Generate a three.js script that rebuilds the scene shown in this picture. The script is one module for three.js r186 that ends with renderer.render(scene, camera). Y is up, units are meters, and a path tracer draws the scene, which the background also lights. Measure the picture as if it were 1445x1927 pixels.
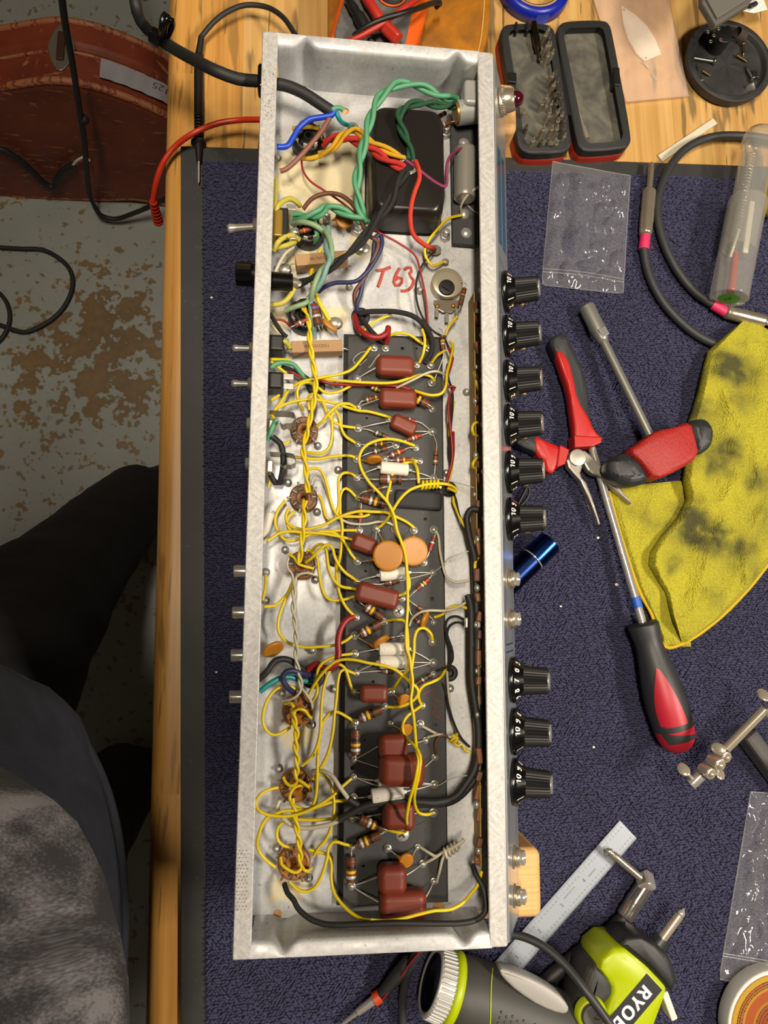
import * as THREE from 'three';
import { RoundedBoxGeometry } from 'three/addons/geometries/RoundedBoxGeometry.js';
import { mergeGeometries, mergeVertices, toCreasedNormals } from 'three/addons/utils/BufferGeometryUtils.js';
import { ImprovedNoise } from 'three/addons/math/ImprovedNoise.js';
import { MarchingCubes } from 'three/addons/objects/MarchingCubes.js';
import { RectAreaLightUniformsLib } from 'three/addons/lights/RectAreaLightUniformsLib.js';

// ------------------------------------------------------------------ camera, light, exposure
// World: bench top at y = 0, x to the right of the photo, z towards its lower edge, metres.
const scene = new THREE.Scene();
scene.background = new THREE.Color(0x000000);
const RIM = 0.126, FLOOR_Y = -0.87;                    // height of the chassis rim and of the room floor
const camPos = new THREE.Vector3(-0.0457, RIM + 0.4542, 0.0994);
const FOCAL = 1350, CX = 722.5, CY = 963.5;
const camera = new THREE.PerspectiveCamera(2 * Math.atan(CY / FOCAL) * 180 / Math.PI, 1445 / 1927, 0.02, 30);
const ROT = [[0.993918, -0.005896, -0.109963], [0.020973, 0.990423, 0.136464], [0.108105, -0.13794, 0.984523]];
{
  const w = (r) => new THREE.Vector3(r[0], -r[2], r[1]);
  const right = w(ROT[0]), up = w(ROT[1]).negate(), back = w(ROT[2]).negate();
  camera.position.copy(camPos);
  camera.quaternion.setFromRotationMatrix(new THREE.Matrix4().makeBasis(right, up, back));
}
scene.add(camera);
const renderer = new THREE.WebGLRenderer({ antialias: true });
renderer.toneMapping = THREE.LinearToneMapping;
renderer.toneMappingExposure = 1.0;
renderer.shadowMap.enabled = true;
RectAreaLightUniformsLib.init();
// two ceiling fixtures: [x, y, z, width, length, turn, intensity, colour]
const CEIL_Y = 1.75;
const LAMPS = [
  { at: [-0.12, CEIL_Y - 0.06, -0.02], w: 0.12, l: 0.50, turn: 0, i: 145, c: 0xfff0d8, name: 'ceiling_lamp', label: 'white ceiling lamp with a long diffuser over the head of the bench' },
  { at: [1.08, 1.36, 0.24], w: 0.16, l: 0.50, turn: 0, tilt: 0.62, i: 112, c: 0xfff2e0, name: 'wall_lamp', label: 'white wall lamp tilted down over the right side of the bench' },
];

// ------------------------------------------------------------------ helpers
const V = (x, y, z) => new THREE.Vector3(x, y, z);
// a pixel of the 1445 x 1927 photograph, met at the height Y it really stands at
function U(px, py, Y) {
  const a = (px - CX) / FOCAL, b = (py - CY) / FOCAL;
  const d = [0, 1, 2].map((k) => ROT[0][k] * a + ROT[1][k] * b + ROT[2][k]);
  const t = (camPos.y - Y) / d[2];
  return V(camPos.x + d[0] * t, Y, camPos.z + d[1] * t);
}
let seed = 20240117;
function rnd() { seed = (seed * 1664525 + 1013904223) >>> 0; return seed / 4294967296; }
const rr = (a, b) => a + (b - a) * rnd();
const perlin = new ImprovedNoise();
function fbm(x, y, z, oct = 4) { let s = 0, a = 0.5, f = 1; for (let i = 0; i < oct; i++) { s += a * perlin.noise(x * f, y * f, z * f); a *= 0.5; f *= 2.03; } return s; }
const clamp = (v, a = 0, b = 1) => Math.min(b, Math.max(a, v));
const sstep = (a, b, v) => { const t = clamp((v - a) / (b - a)); return t * t * (3 - 2 * t); };
const usedNames = new Map();
function numbered(n) { const k = usedNames.get(n) || 0; usedNames.set(n, k + 1); return k ? n + '_' + String(k).padStart(3, '0') : n; }
function shade(o) { o.castShadow = true; o.receiveShadow = true; return o; }
function thing(name, label, category, base, group) {
  const o = new THREE.Group(); o.name = numbered(name); o.position.copy(base);
  o.userData = { label, category }; if (group) o.userData.group = group;
  scene.add(o); return o;
}
// geometry given in world coordinates becomes a part of a thing (or of a part of it)
function part(parent, name, geo, m, label) {
  let b = V(0, 0, 0); for (let p = parent; p && p !== scene; p = p.parent) b.add(p.position);
  geo.translate(-b.x, -b.y, -b.z);
  const o = shade(new THREE.Mesh(geo, m)); o.name = name; if (label) o.userData.label = label;
  parent.add(o); return o;
}
function group(parent, name, label) { const o = new THREE.Group(); o.name = name; if (label) o.userData.label = label; parent.add(o); return o; }
function struct(name, geo, m) { const o = shade(new THREE.Mesh(geo, m)); o.name = numbered(name); o.userData = { kind: 'structure', label: name.replace(/_/g, ' ') }; scene.add(o); return o; }
function curve(pts, tension = 0.5) { return new THREE.CatmullRomCurve3(pts, false, 'centripetal', tension); }
function tube(pts, r, radial = 7, step = 0.0035, rEnd) {
  const c = pts.length > 2 ? curve(pts) : new THREE.LineCurve3(pts[0], pts[1]);
  const len = c.getLength(); const n = Math.max(pts.length > 2 ? 6 : 1, Math.min(160, Math.round(len / step)));
  const g = new THREE.TubeGeometry(c, n, r, radial, false);
  const caps = [[0, -1], [1, 1]].map(([t, s]) => { const h = new THREE.CircleGeometry(r, radial); const d = c.getTangentAt(t).multiplyScalar(s); h.applyQuaternion(new THREE.Quaternion().setFromUnitVectors(V(0, 0, 1), d)); const p = c.getPointAt(t); h.translate(p.x, p.y, p.z); return h; });
  return mergeGeometries([g, ...caps]);
}
function orient(geo, from, to) {            // geometry along +y, centred, is laid from one point to the other
  const d = to.clone().sub(from); const q = new THREE.Quaternion().setFromUnitVectors(V(0, 1, 0), d.clone().normalize());
  geo.applyQuaternion(q); const m = from.clone().add(to).multiplyScalar(0.5); geo.translate(m.x, m.y, m.z); return geo;
}
function cyl(from, to, r0, r1 = r0, seg = 14) { return orient(new THREE.CylinderGeometry(r1, r0, from.distanceTo(to), seg), from, to); }
// turned solid along an axis: profile [[distance along, radius], ...]
function lathe(from, dir, prof, seg = 24) {
  const g = new THREE.LatheGeometry(prof.map(([t, r]) => new THREE.Vector2(Math.max(r, 1e-5), t)), seg);
  g.applyQuaternion(new THREE.Quaternion().setFromUnitVectors(V(0, 1, 0), dir.clone().normalize())); g.translate(from.x, from.y, from.z); return g;
}
function ball(p, r, sx = 1, sy = 1, sz = 1, seg = 12) { const g = new THREE.SphereGeometry(r, seg, Math.max(6, seg >> 1)); g.scale(sx, sy, sz); g.translate(p.x, p.y, p.z); return g; }
function rbox(w, h, d, r, p, ry = 0, seg = 2) { const g = new RoundedBoxGeometry(w, h, d, seg, r); if (ry) g.rotateY(ry); g.translate(p.x, p.y, p.z); return g; }
function box(w, h, d, p, ry = 0) { const g = new THREE.BoxGeometry(w, h, d); if (ry) g.rotateY(ry); g.translate(p.x, p.y, p.z); return g; }
// outline given as world points (their x and z) raised from y0 by h, edges rounded by b
function slab(pts, y0, h, b = 0.001, { smooth = false, holes = [], seg = 2, round = 0 } = {}) {
  for (let k = 0; k < round; k++) pts = pts.flatMap((p, i) => { const q = pts[(i + 1) % pts.length]; return [p.clone().lerp(q, 0.25), p.clone().lerp(q, 0.75)]; });
  const to2 = (l) => l.map((p) => new THREE.Vector2(p.x, -p.z));
  const mk = (l, S) => { const s = new S(); if (smooth) { const c = to2(l); s.moveTo(c[0].x, c[0].y); s.splineThru([...c.slice(1), c[0]]); } else s.setFromPoints(to2(l)); return s; };
  const s = mk(pts, THREE.Shape); for (const q of holes) s.holes.push(mk(q, THREE.Path));
  const g = new THREE.ExtrudeGeometry(s, { depth: Math.max(1e-4, h - 2 * b), bevelEnabled: b > 0, bevelThickness: b, bevelSize: b, bevelOffset: -b, bevelSegments: seg, curveSegments: smooth ? 8 : 10, steps: 1 });
  g.rotateX(-Math.PI / 2); g.translate(0, y0 + b, 0); return seg >= 3 ? toCreasedNormals(g, 0.75) : g;
}
const pxs = (str) => str.trim().split(/\s+/).map((q) => q.split(',').map(Number));
const outline = (str, Y) => pxs(str).map(([x, y]) => U(x, y, Y));
function ringPts(p, r, n = 20, rz = r) { return Array.from({ length: n }, (_, i) => V(p.x + r * Math.cos(i / n * 2 * Math.PI), p.y, p.z + rz * Math.sin(i / n * 2 * Math.PI))); }
function uvXZ(g, s = 1) { const p = g.attributes.position, u = new Float32Array(p.count * 2); for (let i = 0; i < p.count; i++) { u[2 * i] = p.getX(i) * s; u[2 * i + 1] = p.getZ(i) * s; } g.setAttribute('uv', new THREE.BufferAttribute(u, 2)); return g; }

// ------------------------------------------------------------------ textures and materials
function dataTex(n, fn, { srgb = true, rep = 1, m = n } = {}) {
  const d = new Uint8Array(n * m * 4);
  for (let j = 0; j < m; j++) for (let i = 0; i < n; i++) { const c = fn(i / n, j / m, i, j); const k = 4 * (j * n + i); d[k] = c[0] * 255; d[k + 1] = c[1] * 255; d[k + 2] = c[2] * 255; d[k + 3] = 255; }
  const t = new THREE.DataTexture(d, n, m); t.wrapS = t.wrapT = THREE.RepeatWrapping; t.magFilter = THREE.LinearFilter; t.minFilter = THREE.LinearFilter;
  if (srgb) t.colorSpace = THREE.SRGBColorSpace; t.repeat.set(rep, rep); t.needsUpdate = true; return t;
}
function canvasTex(w, h, draw) { const c = document.createElement('canvas'); c.width = w; c.height = h; const g = c.getContext('2d'); draw(g, w, h); const t = new THREE.CanvasTexture(c); t.colorSpace = THREE.SRGBColorSpace; return t; }
// tileable noise
function tn(u, v, f, z = 0, oct = 3) { // periodic in u, v by blending on a torus
  const a = u * 2 * Math.PI, b = v * 2 * Math.PI, R = f / (2 * Math.PI);
  return fbm(R * Math.cos(a) + z, R * Math.sin(a) + R * Math.cos(b), R * Math.sin(b) - z, oct);
}
const mat = (c, rough = 0.6, metal = 0, o = {}) => new THREE.MeshStandardMaterial({ color: c, roughness: rough, metalness: metal, ...o });
const pmat = (c, rough, metal, o) => new THREE.MeshPhysicalMaterial({ color: c, roughness: rough, metalness: metal, ...o });
const grey = (v) => [v, v, v];
const mix3 = (a, b, t) => a.map((x, i) => x + (b[i] - x) * t);
// sheet aluminium, one tile over the whole chassis (0.24 x 0.64 m), with yellow flux stains by the rectifier socket
const fluxSpots = [[600, 330, .030], [640, 360, .026], [545, 330, .02], [560, 420, .018], [680, 465, .010], [560, 490, .012], [630, 600, .012], [530, 600, .012], [655, 300, .016], [600, 390, .02], [540, 1665, .012], [560, 1380, .012]].map(([x, y, r]) => { const p = U(x, y, 0.08); return [p.x, p.z, r]; });
const texAlu = dataTex(512, (u, v) => {
  const x = u * 0.24 - 0.12, z = v * 0.64 - 0.32; const n = fbm(x * 34, z * 34, 3, 4), g = fbm(x * 420, z * 420, 9, 2), g2 = fbm(x * 900, z * 250, 2, 2);
  let c = mix3([0.80, 0.80, 0.795], [0.64, 0.65, 0.67], clamp(0.42 + n * 1.0 + g * 0.55 + g2 * 0.25));
  let f = 0; for (const [a, b, r] of fluxSpots) f = Math.max(f, Math.exp(-(((x - a) / r) ** 2 + ((z - b) / r) ** 2)));
  const k = sstep(0.25, 0.62, f + 0.9 * fbm(x * 60, z * 60, 5, 3)); c = mix3(c, [0.82, 0.76, 0.58], k * 0.75 * sstep(0.05, 0.3, f));
  c = mix3(c, [0.46, 0.40, 0.30], sstep(0.30, 0.40, fbm(x * 260, z * 260, 31, 2)) * 0.45);
  return c.map((q) => clamp(q));
}, { m: 1365 });
const texAluR = dataTex(256, (u, v) => grey(clamp(0.46 + tn(u, v, 22, 5, 3) * 0.5)), { srgb: false });
const M = {
  alu: mat(0xffffff, 1, 0.18, { map: texAlu, roughnessMap: texAluR }),
  flange: mat(0xffffff, 0.5, 0.2, { map: dataTex(256, (u, v) => { const n = tn(u, v, 26, 3, 3), s = tn(u, v, 70, 8, 2); return mix3([0.77, 0.765, 0.755], [0.63, 0.625, 0.62], clamp(0.4 + n * 1.0 + s * 0.9)); }) }),
  aluSmooth: mat(0xc4c5c3, 0.34, 0.4),
  panel: mat(0xa9abad, 0.16, 1),
  steel: mat(0xc4c2bc, 0.3, 0.6),
  chrome: mat(0xdcd8d0, 0.14, 0.75),
  nickel: mat(0xc4b9a6, 0.22, 0.8),
  solder: mat(0xb9b6ac, 0.26, 0.65),
  leadWire: mat(0xc6c2b6, 0.32, 0.4),
  brass: mat(0x9c7c34, 0.4, 0.6),
  fibre: mat(0x38393b, 0.72, 0),
  fibreBack: mat(0x232426, 0.75, 0),
  black: mat(0x141414, 0.45, 0),
  blackGloss: mat(0x0b0b0c, 0.18, 0),
  blackRubber: mat(0x1b1b1c, 0.62, 0),
  yellowWire: mat(0xd4ba10, 0.42, 0),
  yellowCloth: mat(0xb98e12, 0.85, 0),
  whiteWire: mat(0xb7b09a, 0.5, 0),
  redWire: mat(0x8c1a1c, 0.45, 0),
  redCloth: mat(0xa8221c, 0.85, 0),
  orangeCloth: mat(0xb8321c, 0.8, 0),
  blackCloth: mat(0x1c1b1b, 0.9, 0),
  greenWire: mat(0x4f8f6a, 0.5, 0),
  greenDark: mat(0x14442a, 0.85, 0),
  sageWire: mat(0x7d9472, 0.5, 0),
  blueGrey: mat(0x6c8f8a, 0.5, 0),
  limeWire: mat(0xb0a53c, 0.5, 0),
  blueWire: mat(0x0b3bb4, 0.4, 0),
  navyWire: mat(0x23264f, 0.5, 0),
  tealWire: mat(0x0c8080, 0.4, 0),
  brownWire: mat(0x5c3422, 0.5, 0),
  mainsBrown: mat(0x7c4c40, 0.5, 0),
  purpleWire: mat(0x7a2a4e, 0.8, 0),
  capBrown: mat(0x702c1a, 0.48, 0),
  capWhite: mat(0xd6d2c4, 0.5, 0),
  disc: mat(0xa86c12, 0.42, 0),
  discPale: mat(0xb87d34, 0.45, 0),
  resBrown: mat(0x5a3218, 0.42, 0),
  resTan: mat(0x7d5128, 0.42, 0),
  resRed: mat(0x7c2a1c, 0.42, 0),
  bandSilver: mat(0xc0beb8, 0.4, 0.3),
  bandYellow: mat(0xd8a800, 0.45, 0),
  bandBlack: mat(0x17120e, 0.5, 0),
  bandRed: mat(0x9c1c1c, 0.45, 0),
  bandGreen: mat(0x31603c, 0.45, 0),
  bandOrange: mat(0xd05a12, 0.45, 0),
  bandBrown: mat(0x6a3a1c, 0.45, 0),
  bandPurple: mat(0x6a4a90, 0.45, 0),
  phenolic: mat(0x70421a, 0.45, 0),
  phenolicLight: mat(0x8f5714, 0.4, 0),
  cement: mat(0xa2815c, 0.85, 0),
  paperTan: mat(0x94783a, 0.75, 0),
  wood: mat(0xc08f50, 0.6, 0),
};
// ------------------------------------------------------------------ room
{
  const n = 1024, S = 2.0;                                   // floor paint: one tile is 2 m
  const spots = [[195, 690, .13, .55], [225, 600, .09, .45], [150, 640, .1, .38], [60, 700, .05, .4], [255, 760, .07, .5], [120, 790, .05, .4], [70, 625, .05, .3], [240, 560, .05, .2], [30, 760, .04, .4], [40, 830, .05, .32], [100, 950, .05, .3], [90, 1010, .03, .35], [200, 520, .05, .1], [230, 1080, .06, .3]]
    .map(([x, y, r, w]) => { const p = U(x, y, FLOOR_Y); return [p.x, p.z, r, w]; });
  const floorMap = dataTex(n, (u, v) => {
    const x = u * S - 1.2, z = v * S - 1.1;
    let dens = 0; for (const [a, b, r, w] of spots) { const d2 = ((x - a) ** 2 + (z - b) ** 2) / (r * r); dens += w * Math.exp(-d2); }
    const f = 1.25 * fbm(x * 24, z * 24, 1, 5) + 0.7 * fbm(x * 80, z * 80, 7, 3);
    const worn = sstep(0.0, 0.035, f + dens * 0.62 - 0.40);
    const sp = sstep(0.26, 0.30, fbm(x * 60, z * 60, 21, 3) + dens * 0.1);
    const g = 0.57 + 0.06 * fbm(x * 5, z * 5, 3, 3) + 0.03 * fbm(x * 200, z * 200, 5, 2);
    let c = [g * 0.985, g * 1.01, g * 0.99];
    c = mix3(c, [0.43 + 0.1 * f, 0.355 + 0.08 * f, 0.25 + 0.06 * f], worn);
    c = mix3(c, [0.38, 0.32, 0.2], sp * 0.7 * (1 - worn));
    return c.map((q) => clamp(q));
  });
  const g = new THREE.BoxGeometry(6, 0.1, 6); g.translate(0.2, FLOOR_Y - 0.05, -0.2);
  const p = g.attributes.position, uv = g.attributes.uv; for (let i = 0; i < p.count; i++) uv.setXY(i, (p.getX(i) + 1.2) / S, (p.getZ(i) + 1.1) / S);
  struct('floor', g, mat(0xffffff, 0.42, 0, { map: floorMap }));
  const wallM = mat(0x8f8c85, 0.9);
  struct('wall_left', box(0.1, 2.72, 6, V(-2.85, FLOOR_Y + 1.31, -0.2)), wallM);
  struct('wall_right', box(0.1, 2.72, 6, V(3.25, FLOOR_Y + 1.31, -0.2)), wallM);
  struct('wall_back', box(6, 2.72, 0.1, V(0.2, FLOOR_Y + 1.31, -3.25)), wallM);
  struct('wall_front', box(6, 2.72, 0.1, V(0.2, FLOOR_Y + 1.31, 2.85)), wallM);
  struct('ceiling', box(6.2, 0.1, 6.2, V(0.2, CEIL_Y + 0.05, -0.2)), mat(0xa9a7a1, 0.9));
}
for (const L of LAMPS) {                                      // each lamp: housing, glowing diffuser, the light in front of it
  const base = V(...L.at); const t = thing(L.name, L.label, 'lamp', base);
  const hs = shade(new THREE.Mesh(new RoundedBoxGeometry(L.w + 0.05, 0.05, L.l + 0.05, 2, 0.008), mat(0xd0d0cc, 0.5))); hs.name = 'housing'; hs.position.y = 0.03; t.add(hs);
  const df = new THREE.Mesh(new THREE.BoxGeometry(L.w, 0.012, L.l), new THREE.MeshStandardMaterial({ color: 0xffffff, emissive: L.c, emissiveIntensity: 2.2, roughness: 0.6 })); df.name = 'diffuser'; df.receiveShadow = true; df.castShadow = true; t.add(df);
  if (L.tilt) { const arm = shade(new THREE.Mesh(new THREE.CylinderGeometry(0.012, 0.012, 2.0, 10), M.steel)); arm.name = 'arm'; arm.rotation.z = Math.PI / 2 - 0.25 - L.tilt; arm.position.set(0.85, 0.6, 0); t.add(arm); }
  const li = new THREE.RectAreaLight(L.c, L.i, L.w, L.l); li.position.y = -0.0075; li.rotation.x = -Math.PI / 2; li.castShadow = true; li.name = 'lamp_light'; t.add(li);
  if (L.tilt) t.rotation.z = -L.tilt; if (L.turn) t.rotation.y = L.turn;
}

// ------------------------------------------------------------------ workbench
const BENCH_TURN = 0.0254, BENCH_X = -0.1655;
{
  const woodTex = (s, dirt) => dataTex(512, (u, v) => {
    const g1 = fbm(u * 22 + s, v * 2.2, s, 4), g2 = fbm(u * 120, v * 5, s + 4, 2), big = fbm(u * 3, v * 2, s + 8, 3);
    let c = mix3([0.80, 0.645, 0.40], [0.67, 0.50, 0.27], clamp(0.45 + g1 * 1.1 + g2 * 0.5));
    c = mix3(c, [0.86, 0.72, 0.48], clamp(big * 1.2));
    const st = sstep(0.17, 0.3, fbm(u * 14 + 3, v * 5, s + 15, 4)) * dirt;
    c = mix3(c, [0.40, 0.33, 0.22], st * 0.62);
    const sc = sstep(0.30, 0.36, fbm(u * 60 + v * 9, v * 9 - u * 4, s + 30, 2)) * dirt;
    return mix3(c, [0.3, 0.24, 0.15], sc * 0.6).map((q) => clamp(q));
  });
  const woods = [woodTex(1.3, 0.7), woodTex(5.7, 1.25), woodTex(9.1, 1.1)].map((m, i) => pmat(i ? 0xffffff : 0xffeecb, 0.42, 0, { map: m, clearcoat: 0.25, clearcoatRoughness: 0.3 }));
  const t = thing('workbench', 'yellow maple plank workbench with a rounded front edge', 'workbench', V(0.3, FLOOR_Y, -0.1));
  const L = 2.2, Z0 = -0.35;
  const W0 = 0.066;
  for (let i = 0; i < 15; i++) {
    const s = new THREE.Shape(); const x0 = i * W0, x1 = x0 + W0, h = 0.045;
    if (i === 0) { const r = 0.014; s.moveTo(x1, -h); s.lineTo(x1, 0); s.lineTo(x0 + r, 0); s.absarc(x0 + r, -r, r, Math.PI / 2, Math.PI, false); s.lineTo(x0, -h + r); s.absarc(x0 + r, -h + r, r, Math.PI, 1.5 * Math.PI, false); }
    else { const b = 0.00025; s.moveTo(x1, -h); s.lineTo(x1, -b); s.lineTo(x1 - b, 0); s.lineTo(x0 + b, 0); s.lineTo(x0, -b); s.lineTo(x0, -h); }
    const g = new THREE.ExtrudeGeometry(s, { depth: L, bevelEnabled: false, curveSegments: 8 });
    g.translate(0, 0, -L / 2);
    const p = g.attributes.position, uv = g.attributes.uv; const k = rr(0, 1);
    for (let j = 0; j < p.count; j++) uv.setXY(j, (p.getX(j) + p.getY(j) * 0.7) / 0.22 + k, p.getZ(j) / 0.6 + k * 3);
    g.translate(BENCH_X, 0, Z0); g.rotateY(BENCH_TURN);
    part(t, 'plank', g, i === 0 ? woods[0] : woods[1 + (i % 2)]);
  }
  for (const [x, z] of [[-0.02, -1.3], [0.72, -1.3], [-0.02, 0.6], [0.72, 0.6]]) part(t, 'leg', box(0.08, -FLOOR_Y - 0.045, 0.08, V(x, (FLOOR_Y - 0.045) / 2, z)), M.wood);
}
// ------------------------------------------------------------------ bench mat with carpet
const MAT_TOP = 0.0075;
{
  const o = U(340, 275, 0.003), th = 0.0437, W = 0.66, D = 0.86;
  const at = (a, b, y) => V(o.x + a * Math.cos(th) + b * Math.sin(th), y, o.z - a * Math.sin(th) + b * Math.cos(th));
  const c = at(W / 2, D / 2, 0);
  const t = thing('bench_mat', 'navy loop-pile carpet mat with a black rubber border on the bench', 'mat', c);
  const rub = dataTex(256, (u, v) => grey(clamp(0.155 + 0.04 * tn(u, v, 10, 2, 3) + (tn(u, v, 90, 4, 2) > 0.36 ? 0.10 : 0))));
  part(t, 'rubber_base', uvXZ(slab([at(0, 0, 0), at(W, 0, 0), at(W, D, 0), at(0, D, 0)], 0.0002, 0.0032, 0.0006), 4), mat(0xffffff, 0.6, 0, { map: rub }));
  const a0 = 0.0185, b0 = 0.0145, a1 = W - 0.0185, b1 = D - 0.0185;
  part(t, 'carpet_backing', slab([at(a0, b0, 0), at(a1, b0, 0), at(a1, b1, 0), at(a0, b1, 0)], 0.0034, 0.0016, 0.0003), mat(0x14162a, 0.95));
  const loop = new THREE.SphereGeometry(1, 7, 5); loop.scale(0.0018, 0.0017, 0.00092);
  const sx = 0.0026, sz = 0.00195, nx = Math.floor((a1 - a0 - 0.002) / sx), nz = Math.floor((b1 - b0 - 0.002) / sz);
  const im = new THREE.InstancedMesh(loop, mat(0xffffff, 0.88), nx * nz); im.name = 'carpet_pile'; im.userData.kind = 'stuff'; shade(im);
  const q = new THREE.Quaternion(), e = new THREE.Euler(), m4 = new THREE.Matrix4(), col = new THREE.Color(), sc = V(1, 1, 1);
  let k = 0;
  for (let j = 0; j < nz; j++) for (let i = 0; i < nx; i++) {
    const a = a0 + 0.001 + (i + 0.5 * (j & 1)) * sx + rr(-0.0006, 0.0006), b = b0 + 0.001 + j * sz + rr(-0.0005, 0.0005);
    const p = at(a, b, 0.0052 + rr(-0.0005, 0.0006)).sub(c);
    const n = fbm(a * 45, b * 45, 2, 2);
    e.set(rr(-0.3, 0.3), th + n * 1.9 + rr(-0.5, 0.5), rr(-0.35, 0.35)); q.setFromEuler(e); const s = rr(0.85, 1.2); sc.set(s, s, s * rr(0.85, 1.2));
    im.setMatrixAt(k, m4.compose(p, q, sc));
    const br = 0.85 + 0.3 * rnd() + 0.25 * fbm(a * 12, b * 12, 6, 3); col.setRGB(0.033 * br, 0.034 * br, 0.082 * br); im.setColorAt(k, col); k++;
  }
  t.add(im);
  const crumbs = [[1117, 1406], [1055, 1141], [407, 1265, 1], [1125, 1012], [398, 560], [1160, 1100]].map(([x, y]) => ball(U(x, y, MAT_TOP), rr(0.0006, 0.0016), 1.2, 0.7, 1, 6));
  const cr = part(t, 'lint', mergeGeometries(crumbs), mat(0xd8d2c0, 0.8)); cr.userData.kind = 'stuff';
}
// ------------------------------------------------------------------ guitar case on the floor
{
  const zf = U(150, 380, FLOOR_Y).z;
  const base = V(-0.48, FLOOR_Y, zf - 0.06);
  const t = thing('guitar_case', 'worn reddish brown hardshell guitar case standing on the painted floor', 'guitar case', base);
  const O = [[-.84, -.60], [-.70, -.575], [-.58, -.555], [-.46, -.522], [-.37, -.542], [-.284, -.60], [-.215, -.70], [-.20, -.80], [-.25, -.858], [-.34, -.866], [-.41, -.852], [-.48, -.862], [-.6, -.868], [-.78, -.866], [-.88, -.75]];
  const tex = (s, k) => dataTex(512, (u, v) => {
    const n = fbm(u * 6, v * 6, s, 4), st = fbm(u * 16, v * 70, s + 3, 3), fl = fbm(u * 40, v * 40, s + 9, 3);
    let c = mix3([0.49, 0.215, 0.125], [0.36, 0.15, 0.085], clamp(0.5 + n * 1.3));
    c = mix3(c, [0.62, 0.40, 0.27], sstep(k, k + 0.06, st + 0.5 * n) * 0.85);
    c = mix3(c, [0.55, 0.34, 0.22], sstep(0.33, 0.38, fl) * 0.7);
    return c.map((q) => clamp(q));
  });
  const face = mat(0xffffff, 0.5, 0, { map: tex(2, 0.27) }), rim = mat(0xffffff, 0.6, 0, { map: tex(7, -0.12) });
  const shape = (inset) => { const cx = -0.5, cy = -0.70; const p = O.map(([x, y]) => new THREE.Vector2(x + (cx - x) * inset * 0.6, y + (cy - y) * inset)); const s = new THREE.Shape(); s.moveTo(p[0].x, p[0].y); s.splineThru([...p.slice(1), p[0]]); return s; };
  const ext = (s, z0, d, b) => { const g = new THREE.ExtrudeGeometry(s, { depth: d - 2 * b, bevelEnabled: true, bevelThickness: b, bevelSize: b, bevelOffset: -b, bevelSegments: 3, curveSegments: 6 }); g.translate(0, 0, z0 + b); const p = g.attributes.position, uv = g.attributes.uv; for (let i = 0; i < p.count; i++) uv.setXY(i, p.getX(i) / 0.5, (p.getY(i) + p.getZ(i)) / 0.5); return g; };
  part(t, 'shell', ext(shape(0), zf - 0.065, 0.065, 0.012), face);
  part(t, 'lid', ext(shape(0), zf - 0.12, 0.054, 0.012), face);
  const edge = (z, r, inset) => { const s = shape(inset); const pp = s.getPoints(5).map((p) => V(p.x, p.y, z)); const g = tube(pp, r, 7, 0.012), p = g.attributes.position, u = g.attributes.uv; for (let i = 0; i < p.count; i++) u.setXY(i, p.getX(i) / 0.16, (p.getY(i) * 2 + p.getZ(i)) / 0.5); return g; };
  part(t, 'edge_binding', edge(zf - 0.0065, 0.0068, 0.008), rim, 'tan scuffed binding');
  part(t, 'edge_binding', edge(zf - 0.058, 0.003, 0.002), rim); part(t, 'edge_binding', edge(zf - 0.114, 0.006, 0.008), rim);
  // latch and strip of tape with a number on it, on the side that faces up
  const topY = (x) => { let best = -9; const pts = shape(0).getPoints(14); for (const p of pts) if (Math.abs(p.x - x) < 0.012 && p.y > best) best = p.y; return best; };
  const la = group(t, 'latch', 'nickel latch'); const lp = V(-0.455, topY(-0.455), zf - 0.062);
  const lg = (sx, sz, h) => { const s = []; for (let i = 0; i < 20; i++) { const a = i / 20 * 2 * Math.PI; s.push(V(lp.x + sx * Math.cos(a) * (1 - 0.25 * Math.abs(Math.sin(a))), 0, lp.z + sz * Math.sin(a))); } return slab(s, lp.y, h, 0.001); };
  part(la, 'plate', lg(0.021, 0.042, 0.004), mat(0x8c8578, 0.4, 0.7)); part(la, 'lever', rbox(0.012, 0.006, 0.05, 0.002, V(lp.x, lp.y + 0.006, lp.z)), mat(0x4a3026, 0.5, 0.4));
  const tapeT = canvasTex(512, 160, (g, w, h) => { g.fillStyle = '#8f8a92'; g.fillRect(0, 0, w, h); g.translate(w / 2, h / 2); g.rotate(Math.PI); g.fillStyle = '#1c1a1c'; g.font = 'italic 74px sans-serif'; g.fillText('125', -w / 2 + 22, 52); });
  const tp = new THREE.PlaneGeometry(1, 1, 14, 1), pp = tp.attributes.position; const xa = -0.395, xb = -0.288;
  for (let i = 0; i < pp.count; i++) { const u = pp.getX(i) + 0.5, v = pp.getY(i) + 0.5; const x = xa + (xb - xa) * u; pp.setXYZ(i, x, topY(x) + 0.0035, zf - 0.020 - v * 0.034); }
  tp.computeVertexNormals(); part(t, 'tape_label', tp, mat(0xffffff, 0.7, 0, { map: tapeT, side: THREE.DoubleSide }), 'grey tape strip with a handwritten number');
  part(t, 'stud', ball(V(-0.30, -0.80, zf + 0.001), 0.006, 1, 1, 0.5), M.steel);
}
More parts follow.
